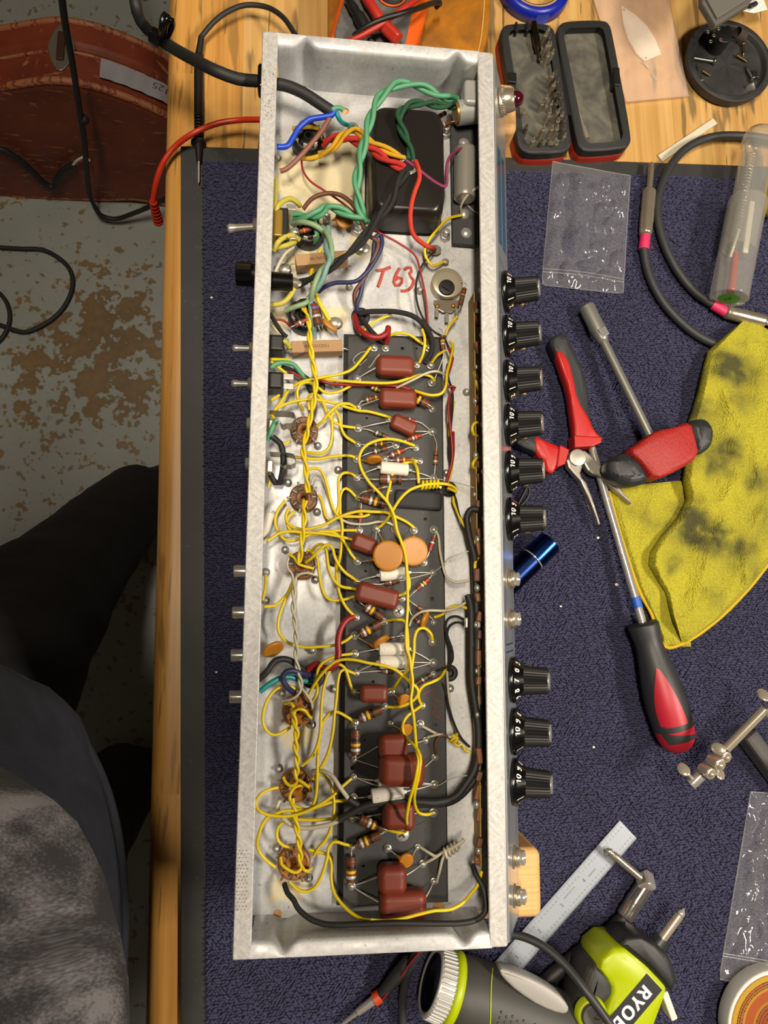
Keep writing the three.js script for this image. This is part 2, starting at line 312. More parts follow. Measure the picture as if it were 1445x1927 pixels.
// ------------------------------------------------------------------ cables on and above the floor
{
  const F = FLOOR_Y;
  const cable = (name, label, pts, r, m) => { const w = pts.map(([x, y, Y]) => U(x, y, Y)); const b = w[0].clone(); const t = thing(name, label, 'cable', b, name === 'floor_cable' ? 'black cables on the floor' : undefined); part(t, 'jacket', tube(w, r, 8, 0.008), m); return t; };
  const f = (s) => pxs(s).map(([x, y]) => [x, y, F + 0.008]);
  cable('floor_cable', 'black cable curling in a wide loop on the worn grey floor', f('-60,452 -10,464 40,468 80,470 110,485 130,505 137,530 130,560 110,590 80,612 45,625 10,615 -30,600'), 0.0044, M.blackRubber);
  cable('floor_cable', 'black cable bending back at the left edge of the grey floor', f('-40,535 -10,545 10,565 18,590 15,615 0,640 -30,660'), 0.0042, M.blackRubber);
  const cw = thing('caster_wheel', 'dark caster wheel at the left edge of the floor beside the trouser leg', 'wheel', U(-12, 1083, F)); const wp = U(-12, 1083, F + 0.032); part(cw, 'tyre', lathe(wp.clone().add(V(-0.012, 0, 0)), V(1, 0, 0.25), [[0, 0.010], [0, 0.026], [0.004, 0.031], [0.020, 0.031], [0.024, 0.026], [0.024, 0.010]], 26), M.blackRubber); part(cw, 'hub', lathe(wp.clone().add(V(-0.013, 0, 0)), V(1, 0, 0.25), [[0, 0.0001], [0, 0.012], [0.026, 0.012], [0.026, 0.0001]], 18), mat(0x5a5a58, 0.5));
  const hang = cable('hanging_cable', 'thin black cable hanging across the guitar case and curving to the bench', [[112, -40, -0.20], [122, 40, -0.3], [138, 130, -0.42], [150, 210, -0.5], [158, 260, -0.56], [164, 330, -0.70], [172, 375, -0.79], [190, 405, -0.83], [215, 412, -0.84], [250, 402, -0.82], [300, 380, -0.78], [330, 362, -0.74]], 0.0046, M.blackRubber);
  part(hang, 'knot', ball(U(157, 225, -0.52), 0.009, 1, 1, 1), M.blackRubber);
  const zc = U(150, 380, F).z + 0.012; const onZ = ([x, y]) => { let a = -0.87, b = 0.2; for (let i = 0; i < 40; i++) { const m = (a + b) / 2; if (U(x, y, m).z < zc) a = m; else b = m; } return [x, y, (a + b) / 2]; };
  const cut = cable('cut_cable', 'black cable with a bared pale end hanging before the guitar case', pxs('-40,272 0,280 30,296 60,322 88,348 100,352 108,335 120,320 138,310').map(onZ), 0.0058, M.blackRubber);
  part(cut, 'bared_end', tube(pxs('138,310 148,300 160,296 168,302').map((q) => U(...onZ(q))), 0.0026, 7), mat(0xb9bda6, 0.6));
}
// ------------------------------------------------------------------ the person at the bench who takes the picture
function sdfMesh(min, max, cell, f) {
  const size = Math.max(max.x - min.x, max.y - min.y, max.z - min.z), res = Math.ceil(size / cell) + 4;
  const mc = new MarchingCubes(res, M.black, false, false, 400000); mc.isolation = 0;
  const c = min.clone().add(max).multiplyScalar(0.5), hs = res / 2, sc = cell * hs; const p = V(0, 0, 0);
  for (let z = 0; z < res; z++) for (let y = 0; y < res; y++) for (let x = 0; x < res; x++) { p.set(c.x + (x - hs) / hs * sc, c.y + (y - hs) / hs * sc, c.z + (z - hs) / hs * sc); mc.field[z * res * res + y * res + x] = -f(p); }
  mc.update();
  let g = new THREE.BufferGeometry(); g.setAttribute('position', new THREE.BufferAttribute(mc.positionArray.slice(0, mc.count * 3), 3));
  g.scale(sc, sc, sc); g.translate(c.x, c.y, c.z); g = mergeVertices(g, cell * 0.02); g.computeVertexNormals(); return g;
}
const _a = V(0, 0, 0), _b = V(0, 0, 0);
function cap(p, a, b, ra, rb) { _b.copy(b).sub(a); _a.copy(p).sub(a); const h = clamp(_a.dot(_b) / _b.lengthSq()); _a.addScaledVector(_b, -h); return _a.length() - (ra + (rb - ra) * h); }
function smin(a, b, k) { const h = clamp(0.5 + 0.5 * (b - a) / k); return b + (a - b) * h - k * h * (1 - h); }
const bones = (list, k) => (p) => { let d = 9; for (const [a, b, ra, rb] of list) d = smin(d, cap(p, a, b, ra, rb), k); return d; };
{
  const t = thing('person', 'person in navy sweatshirt and black trousers standing against the bench edge', 'person', V(-0.36, FLOOR_Y, 0.2));
  const J = { pel: V(-.37, .02, .34), belly: V(-.345, .2, .35), chest: V(-.37, .42, .34), neck: V(-.355, .55, .31), head: V(-.31, .70, .285),
    hipL: V(-.36, -.02, .26), kneeL: V(-.40, -.42, .10), ankL: V(-.365, -.79, -.105), toeL: V(-.20, -.835, -.19), hipR: V(-.38, -.02, .43), kneeR: V(-.36, -.43, .42), ankR: V(-.36, -.79, .40), toeR: V(-.21, -.835, .39),
    shL: V(-.36, .48, .165), elL: V(-.34, .42, -.02), wrL: V(-.140, .610, .040), shR: V(-.36, .48, .50), elR: V(-.31, .42, .36), wrR: V(-.135, .610, .158) };
  const skin = mat(0xb98468, 0.55);
  const body = bones([[J.pel, J.belly, .12, .125], [J.belly, J.chest, .125, .12], [J.chest, J.neck, .11, .055], [J.neck, J.head, .052, .06], [V(-.325, .66, .29), V(-.315, .79, .285), .075, .085], [V(-.25, .70, .27), V(-.225, .69, .265), .02, .014], [V(-.31, .72, .19), V(-.31, .75, .19), .012, .014], [V(-.315, .72, .375), V(-.315, .75, .375), .012, .014], [J.hipL, J.kneeL, .085, .058], [J.kneeL, J.ankL, .058, .038], [J.hipR, J.kneeR, .085, .058], [J.kneeR, J.ankR, .058, .038], [J.chest, J.shL, .07, .06], [J.chest, J.shR, .07, .06], [J.shL, J.elL, .05, .038], [J.elL, J.wrL, .038, .026], [J.shR, J.elR, .05, .038], [J.elR, J.wrR, .038, .026]], 0.035);
  const hand = (w, s) => { // palm, four fingers under the phone and a thumb over its edge
    const L = []; const c = V(-.098, .613, w.z + .006 * s); L.push([w, c, .021, .017]);
    for (let i = 0; i < 4; i++) { const z = c.z + (i - 1.5) * .0165; const k = V(c.x + .012, .613, z), m = V(c.x + .034 + (i % 3) * .002, .6165, z), e = V(c.x + .044 + (i === 1 ? .006 : 0), .614, z); L.push([c, k, .012, .0085], [k, m, .0085, .0078], [m, e, .0078, .0066]); }
    const b = V(c.x - .012, .608, c.z - .022 * s), b2 = V(c.x - .004, .592, c.z - .034 * s); L.push([b, b2, .011, .009], [b2, V(c.x + .006, .582, c.z - .040 * s), .009, .0075]); return bones(L, 0.006); };
  const parts = [sdfMesh(V(-.52, -.84, -.2), V(-.1, .9, .6), 0.017, body), sdfMesh(V(-.17, .57, -.03), V(-.03, .65, .11), 0.0035, hand(J.wrL, -1)), sdfMesh(V(-.17, .57, .09), V(-.03, .65, .23), 0.0035, hand(J.wrR, 1))];
  part(t, 'body', mergeGeometries(parts), skin);
  const hair = bones([[V(-.335, .74, .285), V(-.335, .80, .285), .092, .09]], 0.02); part(t, 'hair', sdfMesh(V(-.46, .6, .17), V(-.2, .92, .4), 0.012, (p) => Math.max(hair(p), -(p.y - .70 + (p.x + .335) * -0.9))), mat(0x2b2018, 0.8));
  const fab = (a, b, f, s) => dataTex(512, (u, v) => { const n = tn(u, v, f, s, 4), w = tn(u, v, 120, s + 2, 2); return mix3(a, b, clamp(0.5 + n * 2.2 + w * 0.9)); });
  const tri = (g, s) => { const p = g.attributes.position, n = g.attributes.normal, u = new Float32Array(p.count * 2); for (let i = 0; i < p.count; i++) { u[2 * i] = (p.getX(i) + p.getZ(i) * 0.6) / s; u[2 * i + 1] = (p.getY(i) + p.getZ(i) * 0.8) / s; } g.setAttribute('uv', new THREE.BufferAttribute(u, 2)); return g; };
  const trM = mat(0xffffff, 0.9, 0, { map: fab([.055, .052, .052], [.085, .08, .078], 9, 4) });
  const wr = (p) => 0.006 * fbm(p.x * 14, p.y * 9, p.z * 14, 2);
  const tr = bones([[J.hipL, J.kneeL, .112, .088], [J.kneeL, J.ankL, .086, .066], [J.hipR, J.kneeR, .112, .085], [J.kneeR, J.ankR, .084, .066], [V(-.36, -.02, .26), V(-.38, -.02, .43), .12, .12]], 0.03);
  part(t, 'trousers', tri(sdfMesh(V(-.55, -.86, -.22), V(-.2, .12, .6), 0.014, (p) => Math.max(tr(p) + wr(p), -(p.y + .80))), 0.3), trM);
  const boot = (a, b) => bones([[V(a.x, -.78, a.z), V(a.x, -.81, a.z), .052, .05], [V(a.x - .03, -.825, a.z), b, .046, .040]], 0.03);
  for (const [a, b] of [[J.ankL, J.toeL], [J.ankR, J.toeR]]) { const f = boot(a, b); part(t, 'boot', sdfMesh(V(Math.min(a.x, b.x) - .1, -.89, Math.min(a.z, b.z) - .08), V(Math.max(a.x, b.x) + .08, -.7, Math.max(a.z, b.z) + .08), 0.008, (p) => Math.max(f(p), -(p.y + .869))), mat(0x131211, 0.5)); }
  const loft = (rings, seam) => {
    const n = 72, pos = [], idx = [];
    const y0 = rings[0][0], y1 = rings[rings.length - 1][0]; const rows = 44;
    const at = (y) => { let i = 0; while (i < rings.length - 2 && rings[i + 1][0] < y) i++; const a = rings[i], b = rings[i + 1], f = sstep(0, 1, (y - a[0]) / (b[0] - a[0])); return a.map((q, k) => q + (b[k] - q) * f); };
    for (let j = 0; j <= rows; j++) { const y = y0 + (y1 - y0) * j / rows, [, cx, cz, rx, rz] = at(y); for (let i = 0; i <= n; i++) { const a = i / n * 2 * Math.PI, c = Math.cos(a), s = Math.sin(a), e = 2 / 2.5; const w = 1 + 0.03 * fbm(c * 2.2, y * 7, s * 2.2, 3) * 2 + (seam && j < 3 ? 0.02 : 0); pos.push(cx + rx * w * Math.sign(c) * Math.abs(c) ** e, y, cz + rz * w * Math.sign(s) * Math.abs(s) ** e); if (j < rows && i < n) { const q = j * (n + 1) + i; idx.push(q, q + n + 1, q + 1, q + 1, q + n + 1, q + n + 2); } } }
    let g = new THREE.BufferGeometry(); g.setAttribute('position', new THREE.Float32BufferAttribute(pos, 3)); g.setIndex(idx); g.computeVertexNormals(); return g;
  };
  const navy = mat(0xffffff, 0.95, 0, { map: fab([.10, .112, .145], [.135, .148, .185], 10, 2), side: THREE.DoubleSide });
  const sl = (a, b, c) => mergeGeometries([tube([a, a.clone().lerp(b, 0.5), a.clone().lerp(b, 0.93), b, b.clone().lerp(c, 0.07), b.clone().lerp(c, 0.5), c], 0.056, 14, 0.012)]);
  const shirt = [loft([[.03, -.345, .345, .178, .215], [.16, -.335, .35, .18, .205], [.3, -.355, .35, .16, .2], [.45, -.37, .34, .13, .21], [.52, -.37, .335, .09, .15], [.56, -.36, .32, .06, .06]], true), sl(J.shL, J.elL, V(-.150, .600, .036)), sl(J.shR, J.elR, V(-.146, .600, .168))].map((g) => tri(g.index ? g.toNonIndexed() : g, 0.25));
  for (const g of shirt) for (const k of Object.keys(g.attributes)) if (!['position', 'normal', 'uv'].includes(k)) g.deleteAttribute(k);
  part(t, 'sweatshirt', mergeGeometries(shirt), navy);
  const hemPts = []; for (let i = 0; i <= 48; i++) { const a = i / 48 * 2 * Math.PI, e = 2 / 2.5, c = Math.cos(a), s = Math.sin(a); hemPts.push(V(-.345 + .181 * Math.sign(c) * Math.abs(c) ** e, .034, .345 + .218 * Math.sign(s) * Math.abs(s) ** e)); }
  part(t, 'hem', tube(hemPts, 0.0035, 6, 0.01), navy);
  const lit_shirt_front = mat(0xffffff, 0.95, 0, { map: fab([.15, .148, .155], [.42, .41, .415], 5, 6), side: THREE.DoubleSide });  // lit chest of the sweatshirt: its brightness is put into a paler grey layer
  part(t, 'lit_shirt_front', tri(loft([[.22, -.33, .305, .212, .168], [.3, -.345, .315, .192, .17], [.42, -.37, .335, .146, .2], [.5, -.37, .335, .11, .15]], false), 0.16), lit_shirt_front, 'lit upper front of the sweatshirt as a paler mottled grey layer');
  const ph = thing('smartphone', 'dark smartphone held above the bench by the person', 'phone', camPos.clone());
  const g = new RoundedBoxGeometry(0.074, 0.15, 0.008, 3, 0.0035); g.translate(0, -0.045, 0.016);
  const m = shade(new THREE.Mesh(g, M.blackGloss)); m.name = 'case'; m.quaternion.copy(camera.quaternion); ph.add(m);
  const sg = new THREE.BoxGeometry(0.066, 0.14, 0.0006); sg.translate(0, -0.045, 0.0205); const s2 = shade(new THREE.Mesh(sg, mat(0x0a0a0c, 0.1))); s2.name = 'screen'; s2.quaternion.copy(camera.quaternion); ph.add(s2);
}
// ------------------------------------------------------------------ amplifier chassis, open side up on two wooden blocks
const DEPTH = 0.046, YF = RIM - DEPTH, LEN = 0.60, WID = 0.1654;
const A = (px, py, h) => U(px, py, YF + h / 1000);             // h: millimetres above the chassis floor
const AS = (pts, h) => pxs(pts).map(([x, y]) => A(x, y, h));
const PXM = 2650;                                              // pixels per metre down in the chassis
const uvC = (g) => { const p = g.attributes.position, u = new Float32Array(p.count * 2); for (let i = 0; i < p.count; i++) { u[2 * i] = (p.getX(i) + 0.12) / 0.24; u[2 * i + 1] = (p.getZ(i) + 0.32 + (p.getY(i) - 0.08) * 0.6) / 0.64; } g.setAttribute('uv', new THREE.BufferAttribute(u, 2)); return g; };
const amp = thing('amplifier_chassis', 'open aluminium guitar amplifier chassis full of coloured wiring and brown capacitors', 'amplifier', V(0, YF, 0));
{ // sheet metal
  const x0 = -WID / 2, x1 = WID / 2, z0 = -LEN / 2, z1 = LEN / 2, xb = 0.1035;
  const hole = (x, y, r) => ringPts(A(x, y, 0), r, 14);
  const fl = slab([V(x0, 0, z0 + 0.004), V(xb - 0.002, 0, z0 + 0.004), V(xb - 0.002, 0, z1 - 0.004), V(x0, 0, z1 - 0.004)], YF - 0.0015, 0.0015, 0, { holes: [hole(522, 1720, 0.0028), hole(825, 1706, 0.004), hole(819, 190, 0.003), hole(650, 209, 0.0028)] });
  part(amp, 'chassis_floor', uvC(fl), M.alu);
  const wallBox = box(0.0015, DEPTH - 0.002, LEN - 0.002, V(x0 + 0.003, YF + DEPTH / 2 - 0.001, 0)); part(amp, 'rear_wall', uvC(wallBox), M.alu);
  part(amp, 'rear_flange', uvXZ(rbox(0.0108, 0.0022, LEN, 0.0009, V(x0 + 0.0054, RIM - 0.0011, 0)), 14), M.flange);
  part(amp, 'rear_label_plate', box(0.0006, 0.03, 0.30, V(x0 + 0.0014, YF + 0.028, 0.02)), M.capWhite);
  // end walls: turned-out flange, two pressed ribs each
  const endWall = (s) => {
    const n = 90, prof = [], idx = [], pos = []; const xl = x0 + 0.010, xr = x1 - 0.0115;
    const zo = s * LEN / 2;
    for (let i = 0; i <= n; i++) {
      const x = xl + (xr - xl) * i / n; let b = 0; for (const c of [-0.0535, 0.0545]) b += Math.exp(-(((x - c) / 0.0052) ** 2));
      const zw = zo - s * (0.0092 - 0.0055 * b), t = s * 0.0014;
      const zf = zo - s * (0.0065 - 0.003 * b);
      const P = [[zf, 0.0], [zw, DEPTH * 0.75], [zw, DEPTH - 0.0035], [zw + s * 0.0016, DEPTH - 0.0006], [zo - s * 0.0006, DEPTH], [zo, DEPTH - 0.0006], [zo, DEPTH - 0.002], [zw + s * 0.003 , DEPTH - 0.0032], [zf + t, -0.001]];
      for (const [z, y] of P) pos.push(x, YF + y, z);
    }
    const m = 9; for (let i = 0; i < n; i++) for (let j = 0; j < m; j++) { const a = i * m + j, b = i * m + (j + 1) % m, c = a + m, d = b + m; if (s > 0) idx.push(a, b, c, b, d, c); else idx.push(a, c, b, b, c, d); }
    let g = new THREE.BufferGeometry(); g.setAttribute('position', new THREE.Float32BufferAttribute(pos, 3)); g.setIndex(idx); g = g.toNonIndexed(); g = mergeVertices(g, 1e-6); g.computeVertexNormals(); return uvC(g);
  };
  part(amp, 'end_wall', endWall(-1), M.alu); part(amp, 'end_wall', endWall(1), M.alu);
  // sloping front panel
  part(amp, 'front_flange', uvXZ(rbox(0.0108, 0.0024, LEN - 0.001, 0.001, V(x1 - 0.0076, RIM - 0.0012, 0)), 14), M.flange);
  const slope = (dx, z, y) => V(x1 - 0.0022 + (xb - x1) * (1 - y / DEPTH) + dx, YF + y, z);
  const sheet = (d0, d1, y0, y1, za, zb) => { const c = [[d0, za, y0], [d1, za, y0], [d1, za, y1], [d0, za, y1], [d0, zb, y0], [d1, zb, y0], [d1, zb, y1], [d0, zb, y1]].map(([d, z, y]) => slope(d, z, y)); const g = new THREE.BufferGeometry(); const q = (a, b, c2, d) => [a, b, c2, a, c2, d]; const id = [...q(3, 2, 1, 0), ...q(4, 5, 6, 7), ...q(0, 1, 5, 4), ...q(2, 3, 7, 6), ...q(1, 2, 6, 5), ...q(3, 0, 4, 7)]; const pos = [], uv = []; for (const i of id) { pos.push(c[i].x, c[i].y, c[i].z); uv.push((c[i].z + LEN / 2) / LEN, (c[i].y - YF) / DEPTH); } g.setAttribute('position', new THREE.Float32BufferAttribute(pos, 3)); g.setAttribute('uv', new THREE.Float32BufferAttribute(uv, 2)); g.computeVertexNormals(); return g; };
  part(amp, 'front_wall', sheet(-0.0015, 0, 0, DEPTH - 0.001, -LEN / 2 + 0.001, LEN / 2 - 0.001), M.alu);
  // face plate: polished metal with blue print
  const zpx = (y) => A(958, y, 25).z; const UX = (y) => (zpx(y) + LEN / 2) / LEN;
  const blue = canvasTex(2048, 128, (g, w, h) => {
    g.fillStyle = '#c2c4c6'; g.fillRect(0, 0, w, h); g.strokeStyle = '#2c7fae'; g.fillStyle = '#2c7fae';
    g.save(); for (let i = 0; i < 19; i++) { const x = w * (UX(300) + (UX(480) - UX(300)) * i / 19); g.lineWidth = 11; for (const [a, b] of [[0.16, 0.46], [0.54, 0.84]]) { g.beginPath(); g.moveTo(x + (a > .5 ? -12 : 0), h * a); g.lineTo(x + (a > .5 ? -26 : -14), h * b); g.stroke(); } } g.restore();
    g.lineWidth = 4; const bx = (a, b) => { g.strokeRect(w * UX(a), h * 0.2, w * (UX(b) - UX(a)), h * 0.62); }; bx(500, 1212); bx(1226, 1745);
  });
  part(amp, 'face_plate', sheet(0.0002, 0.0012, 0.0008, DEPTH - 0.0022, -LEN / 2 + 0.002, LEN / 2 - 0.002), mat(0xffffff, 0.22, 0.7, { map: blue }), 'polished face plate with blue lines');
  const nrm = V(DEPTH, xb - x1, 0).normalize(), along = V(-(xb - x1), DEPTH, 0).normalize();
  amp.userData.panel = null; delete amp.userData.panel;
  const on = (py, f, px = 958) => { const y = DEPTH * f; const c = slope(0.0013, 0, y); c.z = U(px, py, YF + y).z; return c; };
  // knobs
  const digits = canvasTex(1024, 128, (g, w, h) => { g.fillStyle = '#0b0b0c'; g.fillRect(0, 0, w, h); g.fillStyle = '#e8e6de'; g.textAlign = 'center'; g.font = 'bold 74px sans-serif'; for (let i = 1; i <= 10; i++) { g.save(); g.translate(w * (i - 0.5) / 11, h * 0.5); g.rotate(Math.PI); g.fillText(i === 1 ? '|' : String(i), 0, 28); g.restore(); } });
  digits.wrapS = THREE.RepeatWrapping; digits.center.set(0.5, 0.5); const skirtM = mat(0xffffff, 0.16, 0, { map: digits });
  const sk = 0.0152;
  const lat = (prof, seg) => new THREE.LatheGeometry(prof.map(([t, r]) => new THREE.Vector2(r, t)), seg);
  const baseG = lat([[0.0002, 0.0001], [0.0002, sk - 0.001], [0.0008, sk], [0.0024, sk], [0.003, sk - 0.0006]], 40);
  const conG = lat([[0.003, sk - 0.0006], [0.0046, sk - 0.0026], [0.0092, 0.0094]], 44);
  const capG = (() => { const s = new THREE.Shape(); const n = 30; for (let i = 0; i < n * 2; i++) { const r = (i & 1) ? 0.0090 : 0.0096, a = i / (n * 2) * 2 * Math.PI; if (i) s.lineTo(r * Math.cos(a), r * Math.sin(a)); else s.moveTo(r, 0); } const g = new THREE.ExtrudeGeometry(s, { depth: 0.0150, bevelEnabled: true, bevelThickness: 0.0006, bevelSize: 0.0006, bevelOffset: -0.0006, bevelSegments: 1 }); const p = g.attributes.position; for (let i = 0; i < p.count; i++) { const k = 1 - 0.12 * clamp(p.getZ(i) / 0.015); p.setX(i, p.getX(i) * k); p.setY(i, p.getY(i) * k); } g.rotateX(-Math.PI / 2); g.translate(0, 0.009, 0); g.computeVertexNormals(); return g; })();
  const inlay = new THREE.CylinderGeometry(0.0058, 0.0058, 0.0006, 24); inlay.translate(0, 0.0249, 0);
  const scr = new THREE.CylinderGeometry(0.0021, 0.0021, 0.0012, 10); scr.rotateZ(Math.PI / 2); scr.translate(0.0096, 0.0118, 0);
  const q0 = new THREE.Quaternion().setFromUnitVectors(V(0, 1, 0), nrm);
  [[551, .42], [634, .42], [718, .42], [801, .42], [889, .42], [977, .42], [1279, .42, 2.0], [1376, .42, .15], [1471, .42, -.1]].forEach(([y, f, tw = 0], i) => {
    const k = group(amp, 'control_knob', 'black skirted knob with white numbers'); const p = on(y, f); k.position.copy(p).sub(amp.position);
    k.quaternion.copy(q0).multiply(new THREE.Quaternion().setFromAxisAngle(V(0, 1, 0), -1.05 + tw + rr(-0.06, 0.06)));
    for (const [n, g, m] of [['skirt', baseG, M.blackGloss], ['dial', conG, skirtM], ['grip', capG, M.black], ['inlay', inlay, M.steel], ['grub_screw', scr, M.brass]]) { const o = shade(new THREE.Mesh(g, m)); o.name = n; k.add(o); }
    // the potentiometer behind it
    const pot = group(amp, 'potentiometer', 'round metal control behind the panel'); const d = p.clone().addScaledVector(nrm, -0.0022);
    part(pot, 'can', lathe(d, nrm.clone().negate(), [[0, 0.0001], [0, 0.0105], [0.006, 0.0118], [0.0115, 0.0118], [0.0125, 0.0108], [0.0125, 0.0001]], 20), M.nickel);
    for (let j = -1; j <= 1; j++) part(pot, 'lug', rbox(0.006, 0.0006, 0.0022, 0.0002, d.clone().addScaledVector(along, 0.0155).add(V(-0.006, 0, j * 0.0052))), M.solder);
    part(pot, 'solder_blob', ball(d.clone().addScaledVector(nrm, -0.0125).addScaledVector(along, 0.007), 0.003, 1, 0.8, 1.2), M.solder);
  });
  const plate = box(0.0007, 0.017, zpx(1640) - zpx(545), V(0.0719, YF + 0.0095, (zpx(1640) + zpx(545)) / 2)); part(amp, 'ground_plate', plate, M.paperTan, 'tan ground strip along the controls');
  for (let i = 0; i < 26; i++) { const y = 555 + i * 42 + rr(-12, 12); if (i % 2) part(amp, 'solder_blob', ball(A(896 + rr(-3, 5), y, 20 + rr(-5, 5)), rr(0.0012, 0.0022), 1, 1, 1.3, 8), M.solder); part(amp, 'tag_wafer', rbox(0.004, 0.004, rr(0.004, 0.011), 0.0012, A(900 + rr(-3, 3), y + 18, 20 + rr(-6, 4)), rr(-.4, .4)), i % 3 ? M.phenolic : M.brownWire); }
  // jacks on the front
  for (const y of [1090, 1165, 1613, 1686]) {
    const j = group(amp, 'input_jack', 'nickel jack socket with hexagonal nut'); const p = on(y, 0.44);
    part(j, 'washer', lathe(p, nrm, [[0, 0.003], [0, 0.0072], [0.0008, 0.0072], [0.0008, 0.003]], 24), M.nickel);
    part(j, 'nut', lathe(p.clone().addScaledVector(nrm, 0.0008), nrm, [[0, 0.003], [0, 0.0062], [0.0026, 0.0062], [0.003, 0.0055], [0.003, 0.0035]], 6), M.nickel);
    part(j, 'bushing', lathe(p.clone().addScaledVector(nrm, 0.0036), nrm, [[0, 0.0046], [0.0005, 0.0049], [0.0012, 0.0045], [0.0019, 0.0049], [0.0026, 0.0045], [0.003, 0.0046], [0.0034, 0.004], [0.0034, 0.0031], [0, 0.0031]], 24), M.chrome);
    part(j, 'contact_spring', tube([p.clone().addScaledVector(nrm, -0.003).add(V(0, 0.006, 0)), p.clone().addScaledVector(nrm, -0.016).add(V(0, 0.008, 0)), p.clone().addScaledVector(nrm, -0.019).add(V(0, 0.003, 0))], 0.0009, 6), M.nickel);
    part(j, 'frame', box(0.012, 0.009, 0.009, p.clone().addScaledVector(nrm, -0.011)), M.paperTan);
  }
  // pilot lamp
  const pl = group(amp, 'pilot_lamp', 'nickel pilot lamp with dark red jewel'); const pp = on(193, 0.5, 950);
  part(pl, 'bezel', lathe(pp, nrm, [[0, 0.004], [0, 0.0105], [0.002, 0.0105], [0.0022, 0.0088], [0.0042, 0.0092], [0.0045, 0.0088], [0.0062, 0.0086], [0.011, 0.0076], [0.0112, 0.006]], 40), M.nickel);
  for (let i = 0; i < 36; i++) { const a = i / 36 * 2 * Math.PI; const e1 = along, e2 = V(0, 0, 1); const d = e1.clone().multiplyScalar(Math.cos(a) * 0.0091).addScaledVector(e2, Math.sin(a) * 0.0091); part(pl, 'knurl', cyl(pp.clone().add(d).addScaledVector(nrm, 0.0024), pp.clone().add(d).addScaledVector(nrm, 0.0044), 0.00045, 0.00045, 5), M.nickel); }
  part(pl, 'jewel', lathe(pp.clone().addScaledVector(nrm, 0.0108), nrm, [[0, 0.0062], [0.0025, 0.006], [0.005, 0.0044], [0.0066, 0.002], [0.007, 0.0001]], 10), pmat(0x3a0614, 0.08, 0, { clearcoat: 1 }));
  // inside: lamp holder, black insulation, terminal strip
  part(amp, 'insulation_sheet', slab(AS('863,134 906,136 906,240 848,236', 8), YF + 0.0075, 0.0006, 0), M.black);
  part(amp, 'lamp_holder', rbox(0.014, 0.017, 0.020, 0.003, A(887, 186, 22)), M.aluSmooth); part(amp, 'lamp_holder', cyl(A(860, 213, 18), A(905, 208, 18), 0.0088, 0.0088, 20), M.aluSmooth);
  part(amp, 'lamp_contact', cyl(A(856, 214, 18), A(862, 213, 18), 0.0074, 0.0082, 16), M.brass);
  part(amp, 'terminal_strip', slab([A(848, 232, 6), A(903, 225, 6), A(903, 462, 6), A(852, 458, 6)], YF + 0.0015, 0.005, 0.0005), M.fibre, 'black fibre terminal strip');
  const can = group(amp, 'filter_capacitor', 'silver can capacitor');
  part(can, 'can', lathe(A(876, 280, 15), A(874, 386, 15).sub(A(876, 280, 15)), [[0, 0.0001], [0, 0.0062], [0.001, 0.0080], [0.003, 0.0082], [0.034, 0.0082], [0.036, 0.0078], [0.0365, 0.0082], [0.040, 0.0080], [0.0408, 0.007], [0.0402, 0.0001]], 26), mat(0xb4b1a8, 0.32, 0.55));
  for (const [x, y] of [[873, 270], [877, 439], [873, 403]]) part(amp, 'terminal_screw', lathe(A(x, y, 6), V(0, 1, 0), [[0, 0.0042], [0.001, 0.004], [0.0022, 0.002], [0.0024, 0.0001]], 14), M.steel);
}
{ // worn dashes pressed into the flanges
  const dash = (list, w, l, a, col) => { const m = part(amp, 'wear_marks', mergeGeometries(list.map(([x, y]) => { const p = U(x, y, RIM); return box(w * rr(.7, 1.3), 0.0001, l * rr(.6, 1.3), V(p.x, RIM + 0.00004, p.z), a + rr(-.3, .3)); })), col); m.userData.kind = 'stuff'; };
  const a = []; for (let j = 0; j < 17; j++) for (let i = 0; i < 4; i++) a.push([445 + i * 6.2 + (j & 1) * 3 - j * 0.25, 1600 + j * 7]); dash(a, 0.0009, 0.0004, 0.5, mat(0x55514a, 0.9));
  const b = []; for (let i = 0; i < 60; i++) b.push([rr(494, 516), 132 + 95 * rnd() ** 1.2]); dash(b, 0.0006, 0.0004, 0, mat(0x57524a, 0.9));
  const c = []; for (let i = 0; i < 120; i++) { const t = rnd(); c.push([500 - 48 * t + rr(-9, 9), 240 + 1330 * t]); } dash(c, 0.0011, 0.00018, 0, mat(0x9a978f, 0.9));
  const d = []; for (let i = 0; i < 90; i++) { const t = rnd(); d.push([912 + 22 * t + rr(-7, 9), 120 + 1640 * t]); } dash(d, 0.0005, 0.0003, 0, mat(0x8c8880, 0.9));
}
{ // wooden blocks below
  const g = (x, y, z, w, h, d, ry) => rbox(w, h, d, 0.003, V(x, y, z), ry);
  const tw = (s) => mat(0xffffff, 0.65, 0, { map: dataTex(128, (u, v) => mix3([.85, .68, .45], [.77, .58, .35], clamp(.5 + fbm(u * 3, v * 26, s, 3) * 1.4))) });
  const a = U(1016, 1600, MAT_TOP + 0.066), hB = YF - 0.0017 - MAT_TOP;
  const b1 = thing('wood_block', 'pale wooden block under the lower end of the amplifier, sticking out by the input jacks', 'wood block', V(0.02, MAT_TOP, 0.281), 'blocks under the amplifier');
  part(b1, 'block', rbox(0.185, hB, 0.045, 0.006, V(0.0265, MAT_TOP + hB / 2, 0.2815), 0, 3), tw(3));
  const b2 = thing('wood_block', 'pale wooden block under the upper end of the amplifier, showing beneath the red pilot lamp', 'wood block', V(0.02, 0, -0.29), 'blocks under the amplifier');
  part(b2, 'block', rbox(0.185, YF - 0.0017 - 0.0035, 0.042, 0.006, V(0.021, 0.0035 + (YF - 0.0052) / 2, -0.296), 0, 3), tw(8));
}
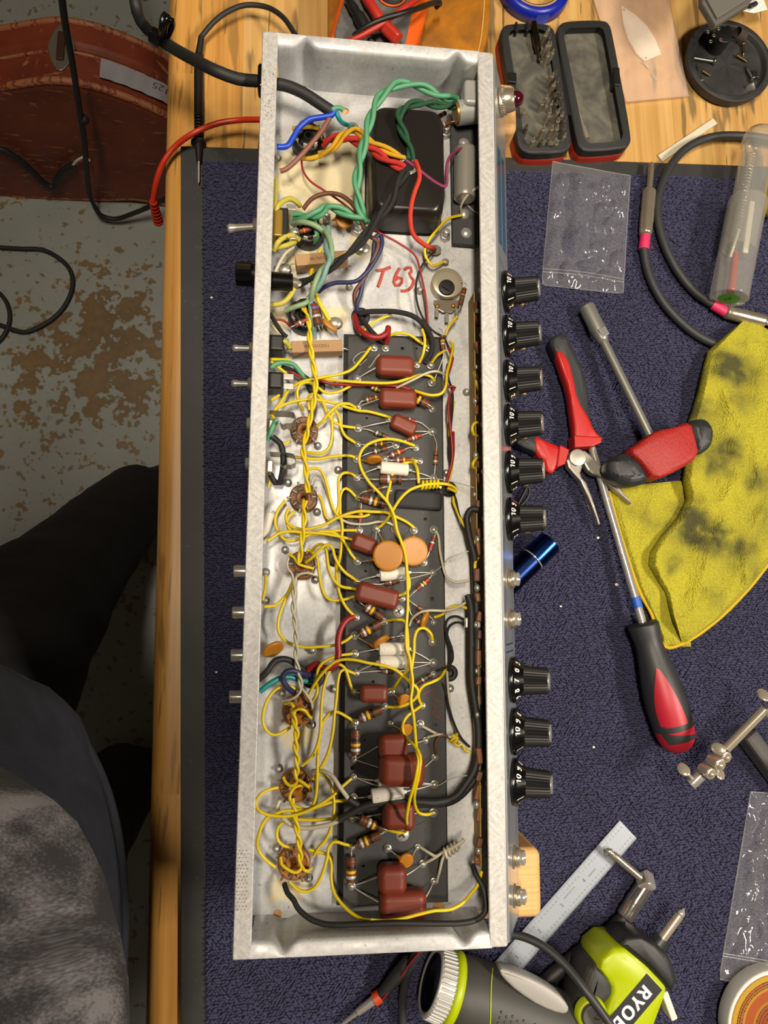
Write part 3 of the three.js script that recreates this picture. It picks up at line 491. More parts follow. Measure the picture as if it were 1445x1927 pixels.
{ // circuit board
  const b = group(amp, 'circuit_board', 'black fibre eyelet board');
  const fibT = dataTex(256, (u, v) => grey(clamp(0.205 + 0.03 * tn(u, v, 8, 2, 3) + (tn(u, v, 70, 4, 2) > 0.36 ? 0.09 : 0))));
  const fibM = mat(0xffffff, 0.62, 0, { map: fibT });
  part(b, 'backing_board', slab(AS('647,629 832,635 843,1697 633,1703', 3), YF + 0.001, 0.0028, 0.0004), M.fibreBack);
  const holes = pxs('757,656 784,656 690,787 800,977 688,1075 813,1127 702,1283 820,1364 686,1393 663,1445 684,1629 697,1350 791,1680').map(([x, y]) => ringPts(A(x, y, 7.5), rr(0.0010, 0.0017), 10));
  part(b, 'board', uvXZ(slab(AS('655,632 830,637 841,1697 645,1706', 7.5), YF + 0.0045, 0.003, 0.0003, { holes }), 12), fibM);
  const ey = pxs('703,655 725,656 806,656 784,687 810,688 672,713 812,721 674,766 813,770 732,790 673,806 813,813 673,836 744,838 782,843 671,864 724,864 790,868 671,899 816,900 673,937 734,924 817,953 675,998 708,995 742,996 778,998 816,997 672,1056 796,1058 671,1094 814,1078 670,1162 722,1169 816,1172 667,1196 757,1196 813,1208 667,1230 670,1266 815,1247 816,1269 667,1302 735,1302 724,1329 770,1302 794,1328 667,1360 734,1362 790,1362 801,1393 667,1429 818,1425 665,1462 817,1476 665,1501 815,1529 664,1539 724,1559 661,1594 729,1596 785,1594 795,1625 816,1658 661,1667 756,1126 668,1125');
  const eyG = new THREE.LatheGeometry([[0.0011, 0], [0.0024, 0.0001], [0.0026, 0.0005], [0.0022, 0.0009], [0.0014, 0.0009]].map(([r, y]) => new THREE.Vector2(r, y)), 14);
  const soG = new THREE.SphereGeometry(0.0019, 9, 6); soG.scale(1, 0.8, 1); soG.translate(0, 0.0009, 0);
  const one = mergeGeometries([eyG.toNonIndexed(), soG.toNonIndexed()]);
  for (const [x, y] of ey) { const o = shade(new THREE.Mesh(one, M.solder)); o.name = 'eyelet'; o.position.copy(A(x, y, 7.6)).sub(amp.position); o.rotation.y = rr(0, 6); o.scale.setScalar(rr(0.85, 1.25)); b.add(o); }
  const screw = (x, y, r, h) => { const g = group(amp, 'board_screw', 'steel cross-head screw'); part(g, 'head', lathe(A(x, y, h), V(0, 1, 0), [[0, r], [0.0006, r * 0.95], [0.0014, r * 0.5], [0.0016, 0.0001]], 18), M.steel); for (const a of [0.6, 0.6 + Math.PI / 2]) part(g, 'slot', box(r * 1.1, 0.0004, r * 0.22, A(x, y, h + 1.55), a), M.black); };
  screw(750, 1150, 0.0042, 7.5); screw(757, 1570, 0.0046, 7.5);
  // chalk and grease pencil marks
  const mark = (m, r, s, h) => mergeGeometries(s.split('|').map((q) => tube(AS(q, h), r, 5, 0.003)));
  part(b, 'chalk_mark', mark(0, 0.0004, '691,661 680,663 668,672 664,680 668,684|676,688 684,681 690,676|714,667 706,676 700,686 694,692', 7.7), mat(0xb9b6ae, 0.9));
  part(b, 'red_pencil_mark', mark(0, 0.0004, '792,1308 806,1301 820,1298 812,1312 832,1322|816,1328 824,1334 812,1342 822,1348 832,1356', 7.7), mat(0x8e4a40, 0.9));
  part(b, 'green_pencil_mark', mark(0, 0.0003, '776,1554 788,1552 800,1545|800,1560 806,1572 815,1570 820,1578', 7.7), mat(0x3c5a48, 0.9));
  part(amp, 'red_marker_lettering', mark(0, 0.0012, '709,510 722,508 735,503|722,508 715,530 711,541|752,505 745,518 741,531 745,538 754,535 757,526 751,522 744,527|760,508 770,503 776,507 770,518 778,526 776,538 766,547 754,548', 0.2), mat(0xb04438, 0.8), 'red handwritten letters T63');
}
{ // transformer bell
  const t = group(amp, 'power_transformer', 'black transformer cover');
  const lo = AS('690,238 828,244 828,441 688,438', 1), hi = AS('702,244 824,248 824,397 699,396', 27);
  const c = lo.reduce((a, b) => a.add(b), V(0, 0, 0)).multiplyScalar(0.25), ch = hi.reduce((a, b) => a.add(b), V(0, 0, 0)).multiplyScalar(0.25);
  const w = 0.0505, d = 0.0700, H = 0.028; const n = 56, rows = [[0, 1.03], [0.0012, 1.03], [0.0013, 1.0], [H * 0.55, 0.985], [H * 0.8, 0.955], [H * 0.93, 0.90], [H, 0.80], [H + 0.0004, 0.0]];
  const cc = V(0.0150, 0, -0.188); cc.x = (lo[0].x + lo[1].x + lo[2].x + lo[3].x) / 4; cc.z = (lo[0].z + lo[2].z) / 2;
  const ww = lo[1].x - lo[0].x, dd = lo[2].z - lo[1].z, pos = [], idx = [];
  rows.forEach(([y, s], j) => { for (let i = 0; i <= n; i++) { const a = i / n * 2 * Math.PI, e = 2 / 7, cx = Math.cos(a), sx = Math.sin(a); const ins = (1 - s) * 0.03; pos.push(cc.x + Math.sign(cx) * Math.abs(cx) ** e * (s ? ww / 2 - ins : 0), YF + y, cc.z + Math.sign(sx) * Math.abs(sx) ** e * (s ? dd / 2 - ins : 0)); if (j && i < n) { const q = (j - 1) * (n + 1) + i; idx.push(q, q + n + 1, q + 1, q + 1, q + n + 1, q + n + 2); } } });
  const g = new THREE.BufferGeometry(); g.setAttribute('position', new THREE.Float32BufferAttribute(pos, 3)); g.setIndex(idx); g.computeVertexNormals();
  part(t, 'bell', g, mat(0x1d1a18, 0.28, 0, { side: THREE.DoubleSide }));
  part(t, 'wire_hole', lathe(A(768, 312, 28.3), V(0, 1, 0), [[0, 0.0062], [0.0005, 0.0075], [0.0011, 0.007], [0.0011, 0.005], [0, 0.0045]], 20), M.steel);
  part(t, 'hole_dark', lathe(A(768, 312, 28.3), V(0, 1, 0), [[0.0003, 0.005], [0.0003, 0.0001]], 16), M.black);
}
{ // tube sockets
  const pinM = mat(0x6b665b, 0.4, 0.5);
  const octal = (x, y, r) => { const p = A(x, y, 0), R = r / PXM; const g = group(amp, 'octal_tube_socket', 'black octal tube socket');
    part(g, 'body', lathe(p, V(0, 1, 0), [[0, R], [0.006, R * 1.0], [0.0075, R * 0.96], [0.0115, R * 0.9], [0.0115, R * 0.62], [0.009, R * 0.58], [0.009, R * 0.3], [0.013, R * 0.28], [0.013, R * 0.17], [0.004, R * 0.15], [0.004, 0.0001]], 32), M.black);
    for (let i = 0; i < 8; i++) { const a = i / 8 * 2 * Math.PI + 0.2; part(g, 'pin', rbox(0.0032, 0.007, 0.0012, 0.0004, V(p.x + Math.cos(a) * R * 0.78, p.y + 0.013, p.z + Math.sin(a) * R * 0.78), -a + 1.57), i % 3 ? M.solder : M.nickel); } };
  octal(580, 275, 33); octal(580, 446, 30); octal(574, 602, 33);
  const noval = (x, y, r, m, a0) => { const p = A(x, y, 0), R = r / PXM; const g = group(amp, 'noval_tube_socket', 'round brown phenolic tube socket');
    part(g, 'wafer', lathe(p, V(0, 1, 0), [[0, R], [0.0055, R], [0.007, R * 0.97], [0.0072, R * 0.8], [0.0066, R * 0.78], [0.0066, R * 0.5], [0.0074, R * 0.48], [0.0074, R * 0.17], [0.002, R * 0.16], [0.002, 0.0001]], 30), m);
    for (let i = 0; i < 9; i++) { const a = a0 + i / 10 * 2 * Math.PI; const rr0 = R * (i % 2 ? 1.0 : 0.74); part(g, 'pin', rbox(0.0036, 0.0012, 0.0015, 0.0004, V(p.x + Math.cos(a) * rr0, p.y + 0.0078, p.z + Math.sin(a) * rr0), -a), pinM); }
    for (let i = 0; i < 9; i++) { const a = a0 + (i + .5) / 10 * 2 * Math.PI; part(g, 'groove', box(R * 0.3, 0.0004, 0.0007, V(p.x + Math.cos(a) * R * 0.66, p.y + 0.0068, p.z + Math.sin(a) * R * 0.66), -a), M.bandBlack); } };
  noval(572, 813, 26, M.phenolic, 0.2); noval(571, 939, 26, M.phenolic, 1.2); noval(567, 1065, 26, M.phenolic, 2); noval(560, 1335, 28, M.phenolicLight, 0.7); noval(556, 1475, 28, M.phenolicLight, 1.6); noval(553, 1619, 28, M.phenolicLight, 0.4);
  const st = pxs('598,840 636,885 542,909 596,964 537,1035 593,1091 501,1077 587,1223 628,1296 531,1304 587,1363 525,1445 521,1594 581,1651 583,1508 877,739 838,891 846,1295 657,542 789,549 614,418 634,724 500,1130 523,300');
  for (const [x, y] of st) { const p = A(x, y, 0); part(amp, 'floor_screw', lathe(p, V(0, 1, 0), [[0, 0.0029], [0.0014, 0.0029], [0.0014, 0.0015], [0.0046, 0.0014], [0.005, 0.001], [0.005, 0.0001]], 12), M.steel); }
  const grom = (x, y, r) => { const p = A(x, y, 0); const g = new THREE.TorusGeometry(r / PXM * 0.68, r / PXM * 0.34, 10, 24); g.rotateX(Math.PI / 2); g.translate(p.x, p.y + 0.0022, p.z); const gr = group(amp, 'grommet', 'black rubber grommet'); part(gr, 'ring', g, M.blackRubber); part(gr, 'opening', lathe(p.clone().setY(YF + 0.0003), V(0, 1, 0), [[0, r / PXM * 0.6], [0.0001, 0.0001]], 16), M.black); };
  grom(678, 598, 18); grom(594, 728, 18); grom(632, 1050, 17); grom(843, 921, 15); grom(589, 1272, 22); grom(845, 1266, 15);
}
{ // capacitors
  const cloth = null;
  const film = (cx, cy, w, h, deg, o = {}) => { // pixel centre, size and turn
    const g = group(amp, 'film_capacitor', 'brown film capacitor'); const hh = o.h ?? (8 + h / PXM * 500); const c = A(cx, cy, hh); const L = w / PXM * 0.985, R = h / PXM / 2 * 0.985; const s = -deg * Math.PI / 180;
    const body = new RoundedBoxGeometry(L, R * 1.8, R * 2, 5, Math.min(R * 0.6, L * 0.3)); body.rotateY(s); body.translate(c.x, c.y, c.z); part(g, 'body', body, M.capBrown);
    if (o.seam) { const sm = new RoundedBoxGeometry(L * 0.42, R * 1.9, R * 2.12, 4, R * 0.6); sm.translate(L * 0.28, 0, 0); sm.rotateY(s); sm.translate(c.x, c.y, c.z); part(g, 'body_end', sm, M.capBrown); }
    if (o.text) { const tx = canvasTex(256, 64, (q, W, H) => { q.fillStyle = '#74301d'; q.fillRect(0, 0, W, H); q.translate(W / 2, H / 2); q.rotate(Math.PI); q.fillStyle = '#a8701c'; q.font = 'bold 40px sans-serif'; q.textAlign = 'center'; q.fillText(o.text, 0, 15); }); const pl = new THREE.PlaneGeometry(L * 0.62, L * 0.155); pl.rotateX(-Math.PI / 2); pl.translate(0, R * 0.876 + 0.00004, -R * 0.42 + 0.0008); pl.rotateY(s); pl.translate(c.x, c.y, c.z); part(g, 'print', pl, mat(0xffffff, 0.4, 0, { map: tx })); }
    for (const [a, e] of [[-1, o.a], [1, o.b]]) if (e) { const p0 = c.clone().add(V(a * Math.cos(s) * L * 0.47, -R * 0.25, -a * Math.sin(s) * L * 0.47)); const p1 = A(e[0], e[1], 8.6); const mid = p0.clone().lerp(p1, 0.6); mid.y += 0.001; part(g, 'lead', tube([p0, mid, p1], 0.00042, 5), M.leadWire); }
  };
  film(743, 691, 73, 40, 0, { a: [672, 713], b: [784, 687] }); film(748, 751, 71, 37, 1, { a: [674, 766], b: [813, 770], h: 17 }); film(759, 801, 50, 29, 24, { a: [673, 806], b: [813, 813] });
  film(685, 1024, 47, 31, 21, { b: [708, 995] }); film(709, 1121, 80, 37, 14, { a: [668, 1125], b: [756, 1126] }); film(703, 1305, 50, 31, 1, { a: [667, 1302], b: [735, 1302] });
  film(739, 1404, 52, 44, -2, { a: [667, 1429], b: [801, 1393], text: '.1 400', h: 18 }); film(755, 1448, 80, 54, 3, { a: [667, 1429], b: [818, 1425], text: '20%', seam: 1, h: 21 });
  film(749, 1533, 57, 46, 0, { a: [664, 1539], b: [815, 1529], seam: 1, h: 17 }); film(737, 1652, 50, 48, 0, { a: [661, 1667], b: [795, 1625], text: '.022', h: 18 }); film(757, 1700, 81, 48, 0, { a: [661, 1667], b: [816, 1658], text: '.1 \u00b120%', h: 18 });
  const axial = (cx, cy, w, r, deg, a, b, text, h = 13) => {
    const g = group(amp, 'axial_capacitor', 'white axial capacitor'); const s = deg * Math.PI / 180, L = w / PXM, R = r / PXM; const c = A(cx, cy, h); const d = V(Math.cos(s), 0, Math.sin(s)); const p0 = c.clone().addScaledVector(d, -L / 2);
    part(g, 'body', lathe(p0, d, [[0, 0.0001], [0, R * 0.85], [0.0008, R], [L - 0.004, R], [L - 0.0034, R * 0.93], [L - 0.0028, R], [L - 0.0008, R], [L, R * 0.8], [L, 0.0001]], 22), M.capWhite);
    if (text) { const tx = canvasTex(256, 128, (q, W, H) => { q.fillStyle = '#d6d2c4'; q.fillRect(0, 0, W, H); q.translate(W / 2, H / 2); q.rotate(Math.PI); q.fillStyle = '#3c3c78'; q.font = '34px sans-serif'; text.split('|').forEach((l, i) => q.fillText(l, -116, -18 + i * 44)); q.fillText('+', 96, 10); });
      const pl = new THREE.PlaneGeometry(1, 1, 1, 12), pq = pl.attributes.position; const sd = V(-Math.sin(s), 0, Math.cos(s)); for (let i = 0; i < pq.count; i++) { const u = pq.getX(i), th = -pq.getY(i) * 1.9, r1 = R + 0.00008; const w = c.clone().addScaledVector(d, u * L * 0.8).addScaledVector(sd, Math.sin(th) * r1).add(V(0, Math.cos(th) * r1, 0)); pq.setXYZ(i, w.x, w.y, w.z); } pl.computeVertexNormals(); part(g, 'print', pl, mat(0xffffff, 0.5, 0, { map: tx })); }
    for (const [k, e] of [[-1, a], [1, b]]) if (e) { const q0 = c.clone().addScaledVector(d, k * L / 2), q1 = q0.clone().addScaledVector(d, k * 0.0022); part(g, 'seal', cyl(q0, q1, R * 0.3, R * 0.2, 8), M.capWhite); const p1 = A(e[0], e[1], 8.6); const m = q1.clone().lerp(p1, 0.5); m.y += 0.0006; part(g, 'lead', tube([q0, m, p1], 0.00042, 5), M.leadWire); }
  };
  axial(742, 882, 52, 12, 4, [672, 897], [816, 900]); axial(741, 1080, 52, 11.5, -6, [671, 1094], [814, 1078], '30450'); axial(740, 1221, 52, 11.5, 0, [667, 1230], [815, 1247], 'VDC|25'); axial(741, 1246, 52, 12, 0, [670, 1266], [815, 1247], 'VDC|25'); axial(741, 1470, 56, 11, 2, [665, 1462], [817, 1476], null, 11); axial(729, 1495, 56, 13.5, -7, [665, 1501], [817, 1476], 'MIA|25VDC', 16); axial(499, 994, 58, 9, 105, [517, 965], [490, 1020], null, 12);
  const disc = (cx, cy, r, nx, ny, nz, a, b, m = M.disc, h = 16) => { const g = group(amp, 'disc_capacitor', 'orange ceramic disc capacitor'); const R = r / PXM, c = A(cx, cy, h), n = V(nx, ny, nz).normalize(); part(g, 'disc', lathe(c.clone().addScaledVector(n, -0.0014), n, [[0, 0.0001], [0, R * 0.82], [0.0005, R * 0.95], [0.0014, R], [0.0023, R * 0.95], [0.0028, R * 0.82], [0.0028, 0.0001]], 30), m); for (const e of [a, b]) if (e) { const p1 = A(e[0], e[1], e[2] ?? 8.6); const d = p1.clone().sub(c); d.addScaledVector(n, -d.dot(n)); if (d.length() > 1e-5) d.setLength(R * 0.9); const p0 = c.clone().add(d); const mm = p0.clone().lerp(p1, 0.5); part(g, 'lead', tube([p0, mm, p1], 0.0004, 5), M.leadWire); part(g, 'coating', cyl(p0, p0.clone().lerp(p1, 0.3), 0.0014, 0.0006, 6), m); } };
  disc(730, 1046, 28, 0.05, 1, 0.1, [708, 995], [675, 1058], M.disc, 21); disc(777, 1037, 27, -0.1, 1, 0.05, [778, 998], [796, 1058], M.discPale, 17); disc(704, 865, 15, 0.1, 0.3, 1, [671, 864], [724, 864], M.disc, 14); disc(716, 1207, 17, 0.55, 0.35, 0.8, [667, 1196], [757, 1196], M.disc, 16); disc(799, 1166, 15, 0.9, 0.35, 0.4, [770, 1131], [813, 1208], M.disc, 14); disc(760, 1318, 13, 0.2, 0.8, 0.3, [735, 1302], [770, 1302], M.disc, 13); disc(764, 1373, 12, 0.3, 0.8, 0.3, [734, 1362], [790, 1362], M.disc, 13); disc(764, 1619, 13, 0.1, 0.9, 0.2, [729, 1596], [785, 1594], M.disc, 14); disc(514, 1222, 20, 0.45, 0.55, 0.8, [490, 1236, 10], null, M.disc, 14); disc(648, 412, 18, 0.1, 1, 0.25, [645, 440, 6], [610, 420, 6], M.disc, 14); disc(620, 612, 17, 0.6, 0.5, -0.7, [600, 596, 8], [636, 632, 4], M.discPale, 11);
}
{ // resistors
  const BM = { s: M.bandSilver, y: M.bandYellow, k: M.bandBlack, r: M.bandRed, g: M.bandGreen, o: M.bandOrange, n: M.bandBrown, p: M.bandPurple };
  const res = (s) => { // body ends in pixels; radius px; bands from the first end; lead ends
    const [kind, body, bands, leads, hs] = s.split(';'); const [[ax, ay], [bx, by]] = pxs(body); const R = (kind[0] === 'B' ? 8.2 : kind[0] === 'W' ? 9 : 4.6) / PXM; const h = hs ? +hs : 8.4 + R * 1000;
    const m = kind[1] === 'r' ? M.resRed : kind[1] === 't' ? M.resTan : M.resBrown; const a = A(ax, ay, h), b = A(bx, by, h), L = a.distanceTo(b), d = b.clone().sub(a).normalize();
    const g = group(amp, 'resistor', 'carbon resistor with colour bands'); part(g, 'body', lathe(a, d, [[0, 0.0001], [0, R * 0.92], [R * 0.1, R], [L - R * 0.1, R], [L, R * 0.92], [L, 0.0001]], 14), m);
    const bw = kind[0] === 'S' ? 0.0012 : 0.0017; [...bands].forEach((k, i) => { const t = L * (0.2 + 0.6 * i / Math.max(3, bands.length - 1)); part(g, 'colour_band', lathe(a.clone().addScaledVector(d, t - bw / 2), d, [[0, R * 0.9], [0, R * 1.02], [bw, R * 1.02], [bw, R * 0.9]], 14), BM[k]); });
    const le = leads ? pxs(leads) : []; [[a, le[0], -1], [b, le[1], 1]].forEach(([p, e, k]) => { if (!e) return; const hz = e[2] ?? 8.8; const q = A(e[0], e[1], hz); const m1 = p.clone().addScaledVector(d, k * Math.min(0.004, p.distanceTo(q) * 0.4)); part(g, 'lead', tube([p, m1, q], 0.0004, 5), M.leadWire); });
  };
  `S;686,754 712,747;sony;674,766 735,745
S;698,728 714,735;sny;680,718 745,748
B;784,751 804,761;ykn;770,748 813,770;14
S;704,813 729,823;sgkn;673,806 744,838
S;701,836 728,833;sny;673,836 744,838
S;701,851 728,843;sgkn;671,864 744,838
Sr;766,828 793,819;nsor;744,838 813,813
Sr;763,789 781,793;ns;744,790 813,813
Sr;733,858 761,846;sny;724,864 782,843
Sr;743,866 771,865;sny;724,864 790,868
St;821,847 819,874;nkns;813,813 816,900
B;714,902 755,902;nsnk;671,899 816,900;13
S;692,924 719,918;nsk;673,937 734,924;15
B;679,937 725,949;nsyk;667,932 742,960;12
Sr;679,957 677,983;rysn;673,937 675,998
Sr;817,1011 808,1037;nsr;816,997 796,1058
S;724,1098 751,1093;nsr;671,1094 814,1078
Sr;807,1089 785,1109;rysn;814,1078 768,1125
B;686,1140 720,1163;syk;668,1125 722,1169;13
B;677,1194 716,1173;syk;667,1196 722,1169;13
S;785,1142 808,1160;nsy;768,1128 816,1172
S;781,1163 797,1179;nsgo;768,1132 813,1208
S;718,1263 741,1263;nsk;670,1266 815,1247
S;785,1286 811,1270;nsgk;770,1302 816,1269
B;676,1353 717,1335;syk;667,1360 724,1329;13
B;669,1373 669,1420;nkys;667,1360 667,1429;13
S;719,1478 737,1478;ns;665,1462 817,1476
B;677,1541 720,1559;nsyk;664,1539 730,1562;13
B;672,1590 715,1570;syk;661,1594 724,1559;13
B;661,1611 660,1659;nkys;661,1594 661,1667;13
St;832,632 834,658;kys;826,618 816,718;14
S;874,543 866,575;nogn;866,530 852,590;14
S;822,222 838,212;nns;812,230 862,205;14
S;826,238 848,230;nsn;806,236 866,214;12
S;563,436 586,430;nor;550,440 604,428;16
Sr;555,612 578,601;nsn;545,616 590,595;16
W;589,574 599,612;pns;588,566 603,622;17`.split('\n').forEach(res);
  // ceramic block resistors
  const block = (quad, y0, y1, text) => { const g = group(amp, 'cement_resistor', 'tan ceramic block resistor'); const p = AS(quad, y1); const c = p.reduce((a, b) => a.add(b.clone()), V(0, 0, 0)).multiplyScalar(0.25); const e = p[1].clone().sub(p[0]); const L = e.length(), D = p[3].distanceTo(p[0]); const ry = -Math.atan2(e.z, e.x);
    part(g, 'block', rbox(L, (y1 - y0) / 1000, D, 0.0007, V(c.x, YF + (y0 + y1) / 2000, c.z), ry), M.cement);
    const tx = canvasTex(512, 96, (q, W, H) => { q.fillStyle = '#a2815c'; q.fillRect(0, 0, W, H); q.translate(W / 2, H / 2); q.rotate(Math.PI); q.fillStyle = '#241c14'; q.font = '62px sans-serif'; q.textAlign = 'center'; q.fillText(text, 0, 22); });
    const pl = new THREE.PlaneGeometry(L * 0.72, L * 0.135); pl.rotateX(-Math.PI / 2); pl.rotateY(ry); pl.translate(c.x, YF + y1 / 1000 + 0.00006, c.z); part(g, 'print', pl, mat(0xffffff, 0.85, 0, { map: tx }));
    for (const [i, s] of [[0, -1], [1, 1]]) { const q = p[i].clone().lerp(p[i ? 2 : 3], 0.5); q.y = YF + (y0 + y1) / 2000; part(g, 'lead', tube([q, q.clone().add(V(s * 0.003, -0.001, 0)), q.clone().add(V(s * 0.006, -0.006, 0))], 0.0005, 5), M.leadWire); } };
  block('555,479 653,470 654,491 558,500', 5, 16, '10\u03a910%7W'); block('548,641 644,638 644,662 548,663', 4, 15, '150\u03a910%7W');
}
